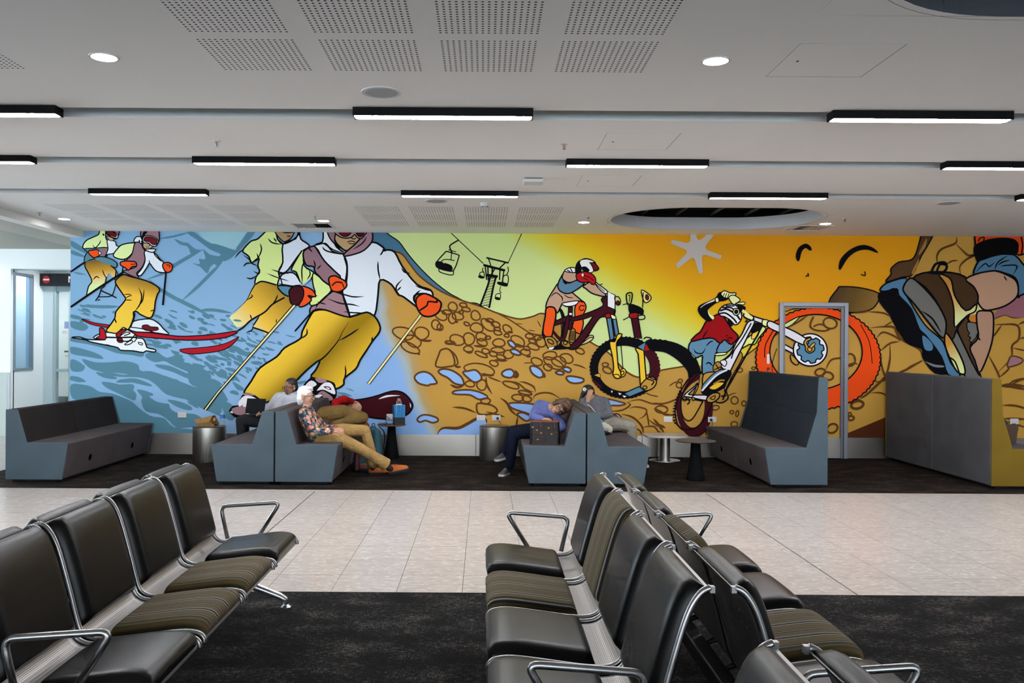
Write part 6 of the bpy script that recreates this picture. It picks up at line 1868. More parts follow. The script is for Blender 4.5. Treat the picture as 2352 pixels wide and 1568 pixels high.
b.cap('pants', (-2.0, 10.49, .535), .10, (-1.78, 10.58, .50), .09, (-1.535, 10.70, .375), .07, (-1.36, 10.80, .25), .066, (-1.245, 10.875, .17), .062)
b.cap('pants', (-2.0, 10.69, .545), .10, (-1.76, 10.80, .58), .088, (-1.50, 10.93, .565), .072, (-1.44, 10.98, .33), .07, (-1.40, 11.0, .155), .072)
b.cap('sock', (-1.22, 10.895, .13), .04, (-1.165, 10.925, .085), .037)
b.cap('sock', (-1.41, 11.0, .15), .04, (-1.41, 11.01, .09), .037)
hand(b, (-1.82, 10.375, .615), (1, .35, -.15), (0, -.3, 1), 0.7, 1.0, 1)
hand(b, (-1.82, 10.61, .62), (1, -.5, -.1), (0, -.2, 1), 0.7, 1.0, -1)
P = head(b, (-2.165, 10.55, 1.015), (1, -.12, -.08), (.05, 0, 1), 1.0)
b.make('body', {'shirt': floral(), 'pants': cloth('tan corduroy', '#a28150', 0.5, 22), 'skin': skinA, 'lip': lipA, 'sock': mat('plum sock', '#2c181c', 0.9)}, p)
eyes(p, P, ink_eye, brow=mat('grey brow', '#9a928c', 0.8)); glasses(p, P, mat('tortoise frame', '#3a2620', 0.35))
h = Body(); f_, u, r = frame((1, -.12, -.08), (.05, 0, 1)); c = V3((-2.165, 10.55, 1.015))
h.ell('h', c - f_ * .022 + u * .045, (.082, .094, .088), f_, u).ell('h', c - f_ * .055 - u * .015, (.076, .058, .092), f_, u).ell('h', c + f_ * .03 + u * .105, (.06, .05, .026), f_, u).ell('h', c - f_ * .07 - u * .075, (.05, .03, .04), f_, u)
h.make('hair', {'h': hair_mat('white hair', '#c9c6c4', '#efedec')}, p, 0.006, 4, 0.0008)
shoe(p, (-1.20, 10.945, .012), (-0.935, 10.95, .075), (-.22, 0, 1), mat('orange suede', '#a4541c', 0.85), mat('black rubber sole', '#141416', 0.8), 1.2, mat('dark lace', '#3a2416', 0.9))
shoe(p, (-1.47, 11.03, .001), (-1.21, 11.06, .001), (0, 0, 1), mat('orange suede', '#a4541c'), mat('black rubber sole', '#141416'), 1.0)

mb = MB(); mb.tube([(-1.40, 10.78, .275), (-1.30, 10.845, .205), (-1.225, 10.89, .145)], [.066, .074, .084], 20, caps=False)
build('trouser_hem', mb, MATS['tan corduroy'], p, smooth=True)
# ---- man with tablet
p = thing('person', 'bearded man in pale grey quarter zip pullover looking at a tablet', 'person', (0, 0, 0), 0, GP)
b = Body()
b.cap('top', (-2.86, 11.92, .58), .11, (-2.76, 11.90, .74), .115, (-2.62, 11.89, .86), .10)
b.cap('top', (-2.88, 12.06, .58), .11, (-2.83, 12.04, .74), .115, (-2.79, 12.02, .86), .10)
b.cap('top', (-2.87, 11.98, .60), .12, (-2.78, 11.94, .76), .13, (-2.71, 11.94, .86), .11)
b.cap('top', (-2.545, 11.87, .91), .066, (-2.70, 11.955, .945), .055, (-2.86, 12.06, .915), .066)
b.cap('top', (-2.875, 12.07, .905), .062, (-2.995, 11.96, .72), .052, (-3.0, 11.80, .70), .042)
b.cap('top', (-2.54, 11.865, .90), .062, (-2.68, 11.66, .74), .052, (-2.90, 11.70, .71), .042)
b.cap('skin', (-2.70, 11.95, .93), .055, (-2.68, 11.94, 1.0), .052)
b.cap('pants', (-2.86, 11.89, .565), .10, (-3.10, 11.86, .59), .088, (-3.32, 11.84, .60), .07, (-3.31, 11.84, .36), .058, (-3.30, 11.84, .13), .055)
b.cap('pants', (-2.86, 12.10, .565), .10, (-3.10, 12.12, .59), .088, (-3.34, 12.12, .60), .07, (-3.34, 12.12, .36), .058, (-3.33, 12.12, .13), .055)
hand(b, (-3.0, 11.79, .70), (-.5, -.8, .2), (-.6, .2, .7), 0.6, 1, 1)
hand(b, (-2.91, 11.70, .71), (-.9, -.1, .1), (0, -.4, .9), 0.6, 1, -1)
MF = (-.72, -.66, -.2)
P = head(b, (-2.663, 11.94, 1.06), MF, (-.05, -.05, 1), 1.03, beard=True)
b.make('body', {'top': cloth('pale grey knit', '#a9a9b0', 0.4), 'pants': mat('black navy trousers', '#07080e', 0.9), 'skin': skinB, 'lip': lipB, 'beard': mat('black stubble', '#1c130f', 0.85)}, p)
eyes(p, P, ink_eye, brow=mat('black brow', '#120c0a', 0.8)); glasses(p, P, mat('black frame', '#0c0b0c', 0.35))
f_, u, r = frame(MF, (-.05, -.05, 1)); c = V3((-2.663, 11.94, 1.06))
h = Body(); h.ell('h', c - f_ * .02 + u * .045, (.078, .094, .082), f_, u).ell('h', c - f_ * .05 - u * .005, (.077, .055, .075), f_, u)
h.make('hair', {'h': hair_mat('black cropped hair', '#0e0a09', '#1d1613')}, p, 0.006, 3, 0.0006)
mb = MB(); mb.ball(P(-0.002, -0.088, -0.012), 0.008, 10); mb.tube([P(0.0, -0.089, -0.012), P(0.006, -0.088, -0.036)], 0.0035, 8)
build('earbud', mb, mat('white gloss plastic', '#d8d8da', 0.25), p, smooth=True)
mb = MB(); mb.tube([P(0.045, -0.022, -0.155), P(0.07, 0, -0.20), P(0.075, 0.004, -0.28)], 0.004, 6)
build('zip', mb, mat('grey zip', '#6d6d74', 0.4, 0.5), p, smooth=True)
for y in (11.84, 12.12):
    shoe(p, (-3.26, y, .001), (-3.53, y - .02, .001), (0, 0, 1), mat('black shoe leather', '#0c0c0d', 0.5), mat('black rubber sole', '#141416'))
# tablet with keyboard cover, in his hands
t = thing('tablet', 'black tablet with keyboard cover propped on a seated lap', 'tablet', (-3.10, 11.72, .715), math.radians(-20))
M = Matrix.Rotation(math.radians(-14), 4, 'X')
mb = MB(); mb.box(-.15, -.006, 0, .15, .004, .20, M=M); build('screen_case', mb, mat('black tablet case', '#05060a', 0.7, spec=0.15), t, bevel=0.006)
mb = MB(); mb.box(-.15, 0.0, -.008, .15, .15, .0); build('keyboard_flap', mb, mat('dark grey case', '#101116', 0.7, spec=0.15), t, bevel=0.003)
mb = MB(); mb.box(-.135, .0045, .012, .135, .006, .188, M=M); build('display', mb, mat('dark glass display', '#0d1018', 0.1), t)

# ---- person curled up asleep
p = thing('person', 'person in red hoodie and olive trousers curled up asleep on the sofa', 'person', (0, 0, 0), 0, GP)
b = Body()
b.cap('top', (-2.06, 11.40, .66), .14, (-2.06, 11.62, .68), .15, (-2.02, 11.88, .69), .14)
b.cap('top', (-2.06, 11.60, .60), .12, (-2.02, 11.90, .60), .12)
b.cap('top', (-2.02, 11.88, .83), .075, (-2.0, 11.92, .68), .09, (-1.99, 11.90, .56), .08)
b.cap('top', (-2.02, 11.90, .85), .068, (-1.92, 11.84, .90), .06, (-1.86, 11.98, .87), .05, (-1.84, 12.05, .865), .042)
b.cap('top', (-1.97, 11.90, .56), .066, (-1.62, 11.84, .54), .058, (-1.66, 12.10, .54), .045)
b.cap('skin', (-1.97, 11.98, .72), .055, (-1.86, 12.04, .74), .052)
b.cap('pants', (-2.08, 11.36, .72), .12, (-1.85, 11.38, .76), .10, (-1.60, 11.45, .685), .078, (-1.74, 11.30, .655), .066, (-1.92, 11.17, .615), .055)
b.cap('pants', (-2.08, 11.38, .60), .12, (-1.86, 11.44, .57), .10, (-1.61, 11.50, .56), .078, (-1.76, 11.36, .54), .066, (-1.94, 11.24, .53), .055)
b.cap('sock', (-1.92, 11.17, .615), .042, (-1.99, 11.12, .605), .038)
b.cap('sock', (-1.94, 11.24, .53), .042, (-2.0, 11.2, .525), .038)
hand(b, (-1.84, 12.05, .865), (.6, .7, -.15), (0, -.2, 1), 0.35, 1, 1)
hand(b, (-1.66, 12.10, .54), (-.2, 1, .1), (0.5, 0, .8), 0.5, 1, 1)
P = head(b, (-1.80, 12.10, .75), (.75, -.45, -.1), (-.25, .75, .35), 1.0)
b.make('body', {'top': cloth('red sweatshirt', '#8e0d12', 0.35), 'pants': cloth('olive trousers', '#6b5530', 0.5, 20), 'skin': skinA, 'lip': lipA, 'sock': mat('teal sock', '#1c3a40', 0.9)}, p)
eyes(p, P, mat('eyelid line', '#5a3a30', 0.7), closed=True, brow=mat('grey brow', '#9a928c'))
f_, u, r = frame((.75, -.45, -.1), (-.25, .75, .35)); c = V3((-1.80, 12.10, .75))
h = Body(); h.ell('h', c - f_ * .03 + u * .05, (.078, .088, .078), f_, u).ell('h', c - f_ * .06, (.074, .05, .075), f_, u)
h.make('hair', {'h': hair_mat('grey cropped hair', '#6f6863', '#97908a')}, p, 0.006, 3, 0.001)
shoe(p, (-1.98, 11.13, .575), (-2.14, 11.05, .66), (.3, .2, .8), mat('brown shoe leather', '#33211a', 0.6), mat('dark brown sole', '#17110e', 0.8), 0.9)
shoe(p, (-1.99, 11.2, .50), (-2.17, 11.12, .53), (.1, .2, .9), mat('brown shoe leather', '#33211a'), mat('dark brown sole', '#17110e'), 0.9)

# ---- person in lavender shirt asleep over the back
p = thing('person', 'person in lavender shirt asleep with head resting on the sofa back', 'person', (0, 0, 0), 0, GP)
b = Body()
b.cap('top', (.76, 11.0, .60), .115, (.76, 10.88, .74), .12, (.80, 10.76, .83), .10)
b.cap('top', (.74, 11.14, .60), .115, (.72, 11.03, .76), .12, (.73, 10.92, .87), .095)
b.cap('top', (.75, 11.07, .60), .12, (.74, 10.94, .77), .13, (.77, 10.83, .86), .10)
b.cap('top', (.71, 10.96, .905), .066, (.79, 10.82, .90), .058, (.87, 10.68, .81), .064)
b.cap('top', (.70, 10.97, .90), .066, (.615, 10.74, .77), .058, (.70, 10.58, .755), .046)
b.cap('top', (.88, 10.67, .80), .062, (.97, 10.60, .66), .052, (.86, 10.58, .60), .044)
b.cap('skin', (.82, 10.74, .88), .05, (.88, 10.64, .885), .048)
b.cap('pants', (.76, 10.99, .565), .105, (.57, 11.0, .555), .088, (.385, 11.0, .53), .072, (.36, 11.02, .32), .066, (.335, 11.05, .13), .062)
b.cap('pants', (.74, 11.16, .565), .105, (.56, 11.19, .56), .088, (.37, 11.19, .545), .072, (.33, 11.20, .38), .062, (.29, 11.20, .27), .056)
hand(b, (.70, 10.575, .755), (1, -.35, .05), (0, -.2, 1), 0.45, 1, 1)
hand(b, (.86, 10.58, .60), (-1, -.2, -.1), (0, -.3, 1), 0.6, 1, 1)
LF, LU = (-.30, -.86, -.34), (.82, -.12, .42)
P = head(b, (.945, 10.56, .905), LF, LU, 1.0)
b.make('body', {'top': cloth('lavender shirt', '#585f90', 0.4), 'pants': cloth('navy trousers', '#0e1426', 0.4), 'skin': skinC, 'lip': lipA}, p)
eyes(p, P, mat('eyelid line', '#5a3a30'), closed=True, brow=mat('brown brow', '#4a3424', 0.8)); glasses(p, P, mat('dark wire frame', '#1c1a1c', 0.3, 0.6), 0.028, 0.02)
f_, u, r = frame(LF, LU); c = V3((.945, 10.56, .905))
h = Body(); h.ell('h', c - f_ * .02 + u * .055, (.092, .10, .09), f_, u).ell('h', c - f_ * .06 - u * .02, (.094, .068, .10), f_, u).ell('h', c + f_ * .05 + u * .085, (.075, .045, .035), f_, u)
h.ell('h', c - r * .072 + u * .0 - f_ * .01, (.03, .06, .085), f_, u).ell('h', c + r * .072 - u * .01 - f_ * .015, (.03, .06, .085), f_, u)
for k in range(26):
    a = R.uniform(0, 2 * PI); e = R.uniform(0.2, 1.2)
    d = (r * math.cos(a) + f_ * (math.sin(a) * 0.6 - 0.5)).normalized() * math.sin(e) + u * math.cos(e)
    st = c + d * .092 - f_ * .02
    h.cap('h', st, .016, st + d * .015 - u * .05 + r * R.uniform(-.02, .02), .009)
h.make('hair', {'h': hair_mat('brown hair', '#2c1a10', '#56391f')}, p, 0.006, 2, 0.002)
shoe(p, (.32, 11.12, .001), (.215, 10.90, .001), (0, 0, 1), mat('grey knit trainer', '#45464c', 0.8, noise=(120, 0.2)), mat('white rubber sole', '#b9b9b8', 0.6), 0.95, mat('grey lace', '#77787c', 0.8))
shoe(p, (.31, 11.23, .19), (.155, 11.09, .165), (.3, .3, .9), mat('grey knit trainer', '#45464c'), mat('white rubber sole', '#b9b9b8'), 0.95)

# ---- person in grey hoodie with a hand over the face
p = thing('person', 'person in grey hoodie with teal tipped dark hair covering face with a hand', 'person', (0, 0, 0), 0, GP)
b = Body()
b.cap('top', (1.60, 11.95, .58), .115, (1.55, 11.90, .74), .12, (1.45, 11.92, .84), .10)
b.cap('top', (1.62, 12.12, .58), .115, (1.62, 12.06, .74), .125, (1.62, 12.02, .84), .10)
b.cap('top', (1.61, 12.03, .60), .12, (1.58, 11.98, .76), .135, (1.53, 11.97, .85), .11)
b.cap('top', (1.39, 11.92, .88), .068, (1.52, 11.98, .915), .06, (1.67, 12.04, .88), .07)
b.cap('top', (1.38, 11.91, .875), .066, (1.37, 11.76, .79), .056, (1.41, 11.78, .85), .048)
b.cap('top', (1.68, 12.04, .875), .068, (1.73, 11.92, .70), .058, (1.58, 11.80, .70), .046)
b.cap('top', (1.42, 12.06, .91), .06, (1.56, 12.10, .92), .06)
b.cap('skin', (1.41, 11.785, .86), .032, (1.42, 11.80, .91), .028)
b.cap('skin', (1.50, 11.96, .90), .052, (1.47, 11.94, .95), .05)
b.cap('pants', (1.62, 11.94, .57), .105, (1.84, 11.88, .58), .09, (2.02, 11.84, .555), .075, (2.03, 11.84, .34), .068, (2.03, 11.84, .13), .068)
b.cap('pants', (1.62, 12.14, .57), .105, (1.84, 12.15, .58), .09, (2.04, 12.15, .56), .075, (2.05, 12.15, .34), .068, (2.05, 12.15, .13), .068)
hand(b, (1.42, 11.80, .915), (.25, -.05, 1), (-.35, -.9, .1), 0.35, 1.0, -1)
hand(b, (1.58, 11.795, .70), (-1, -.1, .1), (0, -.4, .9), 0.6, 1, 1)
HF, HU = (.35, -.85, -.35), (.05, -.15, 1)
P = head(b, (1.44, 11.95, .985), HF, HU, 0.98)
b.make('body', {'top': cloth('mid grey sweatshirt', '#63636a', 0.4), 'pants': cloth('sand cotton trousers', '#8b8478', 0.5, 22), 'skin': skinC, 'lip': lipA}, p)
eyes(p, P, ink_eye)
f_, u, r = frame(HF, HU); c = V3((1.44, 11.95, .985))
h = Body(); h.ell('h', c - f_ * .018 + u * .045, (.086, .10, .086), f_, u).ell('h', c - f_ * .05 - u * .03, (.086, .065, .10), f_, u)
h.cap('h', c + r * .075 + u * .02, .028, c + r * .082 - u * .05, .026).cap('t', c + r * .082 - u * .06, .027, c + r * .085 - u * .15 + f_ * .0, .026)
h.cap('t', c + r * .05 - f_ * .06 - u * .08, .04, c + r * .06 - f_ * .05 - u * .17, .03).cap('h', c - r * .072 + u * .02, .026, c - r * .072 - u * .08 + f_ * .01, .02).cap('h', c - r * .072 - u * .08 + f_ * .01, .02, c - r * .06 - u * .17 + f_ * .03, .014)
h.make('hair', {'h': hair_mat('black hair', '#0b090b', '#1b1517'), 't': hair_mat('teal dyed hair', '#0e2a33', '#1c4650')}, p, 0.006, 3, 0.0016)
mb = MB(); fc = c + r * .085 + u * .085 + f_ * .02
for k in range(5):
    a = 2 * PI * k / 5
    mb.ball(fc + V3((math.cos(a) * .016, 0, math.sin(a) * .016)), (.013, .007, .013), 8)
mb.ball(fc + V3((0, -.008, 0)), .008, 8, k=1)
build('flower_clip', mb, [mat('white petal', '#d5d3d0', 0.6), mat('orange flower centre', '#b9802c', 0.6)], p, smooth=True)
for y in (11.84, 12.15):
    shoe(p, (1.99, y, .001), (2.26, y - .01, .001), (0, 0, 1), mat('pale canvas shoe', '#8d8a84', 0.8), mat('white rubber sole', '#b9b9b8'))

# ---- person lying on the mustard-ended sofa: soles towards the aisle
p = thing('person', 'person in jeans lying on the mustard ended sofa, shoe soles showing', 'person', (0, 0, 0), 0, GP)
b = Body()
b.cap('top', (6.50, 11.55, .62), .13, (6.50, 11.9, .63), .14, (6.48, 12.15, .63), .12)
b.cap('top', (6.36, 12.12, .62), .065, (6.48, 12.15, .64), .07, (6.60, 12.12, .62), .065)
b.cap('top', (6.36, 12.12, .62), .06, (6.33, 11.86, .58), .05, (6.45, 11.66, .72), .042)
b.cap('top', (6.60, 12.12, .62), .06, (6.66, 11.86, .58), .05, (6.55, 11.66, .72), .042)
b.cap('pants', (6.44, 11.50, .61), .11, (6.46, 11.05, .70), .08, (6.40, 10.62, .59), .055)
b.cap('pants', (6.56, 11.50, .61), .11, (6.58, 11.05, .70), .08, (6.50, 10.68, .59), .055)
b.cap('skin', (6.48, 12.2, .63), .05, (6.48, 12.3, .64), .05)
hand(b, (6.45, 11.65, .73), (.6, -.6, -.1), (0, 0, 1), 0.4, 1, 1); hand(b, (6.55, 11.65, .74), (-.6, -.6, -.1), (0, 0, 1), 0.4, 1, -1)
P = head(b, (6.48, 12.42, .64), (0, -.1, 1), (0, 1, .1), 1.0)
b.make('body', {'top': cloth('charcoal jumper', '#2a2b30', 0.3), 'pants': cloth('blue denim', '#232c44', 0.4), 'skin': skinC, 'lip': lipA}, p)
eyes(p, P, mat('eyelid line', '#5a3a30'), closed=True)
f_, u, r = frame((0, -.1, 1), (0, 1, .1)); c = V3((6.48, 12.42, .64))
h = Body(); h.ell('h', c - f_ * .02 + u * .05, (.08, .09, .08), f_, u)
h.make('hair', {'h': hair_mat('dark cropped hair', '#15100d', '#241b16')}, p, 0.007, 3, 0.001)
for x, y in ((6.365, 10.55), (6.47, 10.62)):
    shoe(p, (x, y - .045, .492), (x - .015, y - .09, .735), (0, 1, .2), mat('brown canvas shoe', '#2e2220', 0.8), mat('brown rubber sole', '#4a3428', 0.8), 1.0)
# ------------------------------------------------------------ wall sockets, cards, sign
socket_m = mat('white socket plastic', '#cfccca', 0.4)
slot_dark = mat('socket slot', '#3a3838', 0.8)
def text(name, s, size, m, parent, M, extrude=0.0006, align='CENTER'):
    cu = bpy.data.curves.new(name, 'FONT')
    cu.body = s; cu.size = size; cu.extrude = extrude; cu.align_x = align; cu.align_y = 'CENTER'
    cu.materials.append(m)
    tmp = bpy.data.objects.new('tmp', cu); COL.objects.link(tmp)
    me = bpy.data.meshes.new_from_object(tmp.evaluated_get(bpy.context.evaluated_depsgraph_get()))
    bpy.data.objects.remove(tmp); me.name = name
    o = link(name, me, parent); o.matrix_local = M
    return o
FACE = Matrix.Rotation(PI / 2, 4, 'X')          # text standing up, readable from -Y

def outlet(px, py, label, plug=None, cable=None, w=0.128, h=0.083):
    c = at(px, py, YW)
    t = thing('wall_socket', label, 'socket', (c.x, YW - 0.0095, c.z), 0, 'double wall sockets along the mural')
    mb = MB(); mb.box(-w / 2, -0.011, -h / 2, w / 2, 0, h / 2)
    build('cover_plate', mb, socket_m, t, bevel=0.003)
    for s_ in (-1, 1):
        for dx, dz, a in ((-0.008, 0.0, 25), (0.008, 0.0, -25), (0, -0.014, 0)):
            mb = MB(); M = Matrix.Translation((s_ * 0.026 + dx, -0.0113, -0.006 + dz)) @ Matrix.Rotation(math.radians(a), 4, 'Y')
            mb.box(-0.0012, -0.0003, -0.004, 0.0012, 0.0003, 0.004, M=M)
            build('slot', mb, slot_dark, t)
        mb = MB(); mb.box(s_ * 0.048 - 0.006, -0.014, 0.016, s_ * 0.048 + 0.006, -0.011, 0.028)
        build('switch', mb, socket_m, t, bevel=0.001)
    if plug is not None:
        k = thing('power_plug', 'black round plug and cord in the ' + label.replace('white double socket ', 'socket '), 'plug', (c.x + plug * 0.026, YW - 0.021, c.z - 0.004), 0, 'black plugs in the wall sockets')
        mb = MB(); M = Matrix.Rotation(PI / 2, 4, 'X')
        mb.lathe([(0.02, 0.0), (0.021, 0.012), (0.017, 0.026)], (0, 0, 0), 20, M=M)
        build('plug_body', mb, mat('black plug rubber', '#0a0a10', 0.5), k, smooth=False)
        mb = MB(); mb.tube(spline3(cable, 8), 0.0042, 8)
        build('cord', mb, mat('black plug rubber', '#0a0a10'), k, smooth=True)
    return t
outlet(419, 952, 'white double socket left of the painted pole tip on blue')
outlet(898, 956.5, 'white double socket behind the blue gift bag')
outlet(1104.7, 959, 'white double socket without plug above the bare drum table')
outlet(1140, 959.5, 'white double socket with plug above the bare drum table', 0.7, [(0, -.02, -.005), (.02, -.035, -.03), (.045, -.05, -.075), (.06, -.045, -.14), (.07, -.03, -.25), (.072, -.03, -.40), (.10, -.04, -.50)])
outlet(1534, 962.3, 'white double socket left of the painted maroon wheel')
outlet(1635, 963, 'white double socket with plug beside the high sofa seat', -0.7, [(0, -.02, -.005), (.012, -.035, -.03), (.006, -.04, -.08), (-.01, -.03, -.16), (-.01, -.03, -.30), (0.02, -.05, -.50)])
outlet(2051, 966, 'white double socket with plug beside the mustard ended sofa', -0.7, [(0, -.02, -.005), (.012, -.035, -.03), (.02, -.04, -.10), (.0, -.03, -.20), (-.03, -.03, -.34), (.0, -.05, -.47), (.08, -.06, -.50)])
outlet(2328, 967, 'white double socket at the right edge above shoe soles')

t = thing('info_card', 'small white card with grey print fixed on the painted front wheel', 'card', (at(1501, 798.5, YW).x, YW - 0.0095, at(1501, 798.5, YW).z))
mb = MB(); mb.box(-.042, -.003, -.064, .042, 0, .064); build('card', mb, mat('white card', '#cfc8c8', 0.6), t)
mb = MB(); mb.box(-.028, -.0036, -.016, .028, -.003, .03); build('print', mb, mat('grey print', '#7d7b7b', 0.7), t)
t = thing('door_release', 'white rounded strip fixed to the wall beside the door frame', 'door control', (at(1763.4, 824, YW).x, YW - 0.0095, at(1763.4, 824, YW).z))
mb = MB(); mb.prism([(x, z) for x, z in stadium(-.02, -.073, .02, .073, .016, 4)], -0.014, 0, axis='y'); build('cover', mb, mat('white gloss plastic', '#d8d8da', 0.25), t)
mb = MB(); mb.box(-.004, -.016, .03, .004, -.014, .05); build('sensor_window', mb, mat('pale grey plastic', '#a9a9ac', 0.4), t)
t = thing('card_reader', 'black card reader with red light beside the door frame', 'door control', (at(1763.5, 848, YW).x, YW - 0.0095, at(1763.5, 848, YW).z))
mb = MB(); mb.box(-.02, -.016, -.03, .02, 0, .03); build('reader_body', mb, mat('black plug rubber', '#0a0a10'), t, bevel=0.003)
mb = MB(); mb.lathe([(0.004, 0), (0.004, .002)], (0, 0, 0), 10, M=Matrix.Translation((.006, -.0165, -.018)) @ Matrix.Rotation(PI / 2, 4, 'X')); build('status_light', mb, emis('red led', (1, .05, .05), 2.0), t)

# no entry sign over the glazed door
sc = at(95, 628, 16.3); sb = at(95, 656.5, 16.3)
t = thing('no_entry_sign', 'black hanging sign with red no entry disc over the glass door', 'sign', (sc.x, 16.3, sb.z))
SW, SH = 1.55, sc.z - sb.z
mb = MB(); mb.box(0, -.05, 0, SW, .05, SH); build('sign_box', mb, mat('black sign face', '#07070a', 0.35), t, bevel=0.004)
mb = MB(); mb.lathe([(.07, 0), (.07, .002)], (0, 0, 0), 28, M=Matrix.Translation((.118, -.0505, SH / 2)) @ Matrix.Rotation(PI / 2, 4, 'X')); build('red_disc', mb, mat('sign red', '#a81218', 0.5), t)
mb = MB(); mb.box(.064, -.0545, SH / 2 - .014, .172, -.0527, SH / 2 + .014); build('white_bar', mb, mat('sign white', '#dcdce0', 0.5), t)
text('lettering', 'NO ENTRY', .17, mat('sign white', '#dcdce0'), t, Matrix.Translation((.525, -.0512, SH / 2)) @ FACE, align='LEFT')
mb = MB(); mb.tube([(.5, 0, SH), (.5, 0, 3.1 - sb.z)], .008, 8); build('hanger', mb, grey_metal, t)
# notices on the glazing behind
t = thing('door_notice', 'pale notice sheet with red lettering behind the glass door', 'notice', (at(141, 790, 18.5).x, 18.57, 0))
zz = lambda py: at(141, py, 18.5).z
mb = MB(); mb.box(-.10, -.004, zz(848), .5, 0, zz(732)); build('sheet', mb, mat('pale notice sheet', '#d5e2e0', 0.5), t)
mb = MB(); mb.box(.03, -.0052, zz(754), .12, -.004, zz(738)); build('blue_symbol', mb, mat('notice blue', '#7686b8', 0.5), t)
text('lettering', 'SEC', .075, mat('notice red', '#b35a5a', 0.6), t, Matrix.Translation((-.02, -.0048, zz(763))) @ FACE, align='LEFT')
text('lettering', 'NO', .07, mat('notice red', '#b35a5a'), t, Matrix.Translation((.045, -.0048, zz(817.5))) @ FACE, align='LEFT')
mb = MB(); mb.box(.03, -.0052, zz(809), .12, -.004, zz(805)); build('dark_stripe', mb, mat('notice black', '#15181a', 0.6), t)

# ------------------------------------------------------------ things on the tables
brown_paper = mat('kraft paper', '#8a6a3c', 0.85, noise=(18, 0.12), bump=(45, 0.3))
t = thing('paper_bag', 'crumpled brown paper bag lying on the steel drum table', 'paper bag', (-3.875, 12.13, .495))
TL = [V3((-.185, -.02, .085)), V3((-.175, .05, .075))]
top = [V3((-.06, -.02, .12)), V3((.09, -.035, .152)), V3((.10, .055, .15)), V3((-.05, .055, .12))]
fr = [V3((-.12, -.055, .045)), V3((.07, -.105, .072)), V3((.135, -.075, .018)), V3((.10, -.085, .001)), V3((-.11, -.045, .001))]
bk = [V3((.15, .08, .03)), V3((.12, .10, .001)), V3((-.11, .09, .001)), V3((-.12, .09, .04))]
mb = MB()
for q in ([TL[0], top[0], top[3], TL[1]], [top[0], top[1], top[2], top[3]], [TL[0], fr[0], fr[1], top[1], top[0]], [fr[0], fr[4], fr[3], fr[1]], [fr[1], fr[3], fr[2]], [TL[0], TL[1], bk[3], bk[2], fr[4], fr[0]], [top[3], top[2], bk[0], bk[3], TL[1]], [bk[3], bk[0], bk[1], bk[2]], [fr[4], bk[2], bk[1], fr[3]]):
    mb.poly(q)
build('bag_sheet', mb, brown_paper, t)
mb = MB(); inn = [V3((.075, -.03, .142)), V3((.085, .05, .14)), V3((.105, .075, .03)), V3((.085, -.07, .02)), V3((.06, -.09, .065))]
mb.poly([top[1], top[2], inn[1], inn[0]]); mb.poly([top[2], bk[0], inn[2], inn[1]]); mb.poly([bk[0], bk[1], inn[2]]); mb.poly(inn)
build('bag_inside', mb, mat('kraft paper inside', '#6d5230', 0.9), t)
mb = MB(); mb.ball((.10, .02, .09), (.018, .03, .03), 10); build('crumpled_napkin', mb, mat('cream paper', '#b48c58', 0.8), t, smooth=True)

water = glass('clear bottle plastic', '#a9c4d6', 0.38)
def bottle(label, x, y, z, k=1.0):
    t = thing('water_bottle', label, 'bottle', (x, y, z))
    mb = MB(); mb.lathe([(.028, 0), (.033, .006), (.033, .03), (.030, .036), (.033, .044), (.033, .155), (.028, .175), (.016, .198), (.0135, .205), (.0135, .212)], (0, 0, 0), 24)
    smooth_angle(build('bottle_body', mb, water, t, weld=True))
    mb = MB(); mb.lathe([(.0338, .098), (.0338, .152)], (0, 0, 0), 24); smooth_angle(build('label_band', mb, mat('bright blue label', '#1f62b4', 0.4, noise=(30, 0.3)), t, weld=True))
    mb = MB(); mb.lathe([(.0155, .208), (.0155, .226), (.014, .228)], (0, 0, 0), 20); smooth_angle(build('bottle_cap', mb, mat('light blue cap', '#4f93c9', 0.4), t, weld=True))
    mb = MB(); mb.lathe([(.027, .003), (.031, .008), (.031, .085)], (0, 0, 0), 20); smooth_angle(build('water', mb, glass('water', '#9fb4c0', 0.3), t, weld=True))
    return t
bottle('water bottle with blue label on the steel drum table', -3.705, 12.29, .495)

gx = thing('gift_bag', 'shiny blue gift bag with dark base and rope handles on the cone table', 'bag', (-1.235, 12.62, .492), math.radians(22))
w2, d2_ = .078, .05
def bagbox(z0, z1, fl):
    mb = MB()
    a = [(-w2, -d2_), (w2, -d2_), (w2, d2_), (-w2, d2_)]
    for i in range(4):
        p0, p1 = a[i], a[(i + 1) % 4]
        mb.poly([(p0[0], p0[1], z0), (p1[0], p1[1], z0), (p1[0] * fl, p1[1] * fl, z1), (p0[0] * fl, p0[1] * fl, z1)])
    return mb
def foil():
    m, nt, b = new_mat('blue striped foil paper')
    tc = nt.nodes.new('ShaderNodeTexCoord'); mp = nt.nodes.new('ShaderNodeMapping'); mp.inputs['Scale'].default_value = (150, 150, 3)
    n = nt.nodes.new('ShaderNodeTexNoise'); n.inputs['Scale'].default_value = 1.0
    nt.links.new(tc.outputs['Object'], mp.inputs[0]); nt.links.new(mp.outputs[0], n.inputs['Vector'])
    nt.links.new(ramp_node(nt, n.outputs['Fac'], [(0.35, '#125a94'), (0.5, '#1f7ab8'), (0.68, '#5fb0dc')]), b.inputs['Base Color'])
    b.inputs['Roughness'].default_value = 0.35
    return m
build('bag_base', bagbox(0, .105, 1.0), mat('black gift bag base', '#15151c', 0.4), gx)
build('bag_upper', bagbox(.105, .285, 1.02), foil(), gx)
mb = MB(); mb.ball((0, 0, .275), (.06, .036, .028), 12); build('tissue_paper', mb, mat('white tissue', '#cfcac6', 0.8), gx, smooth=True)
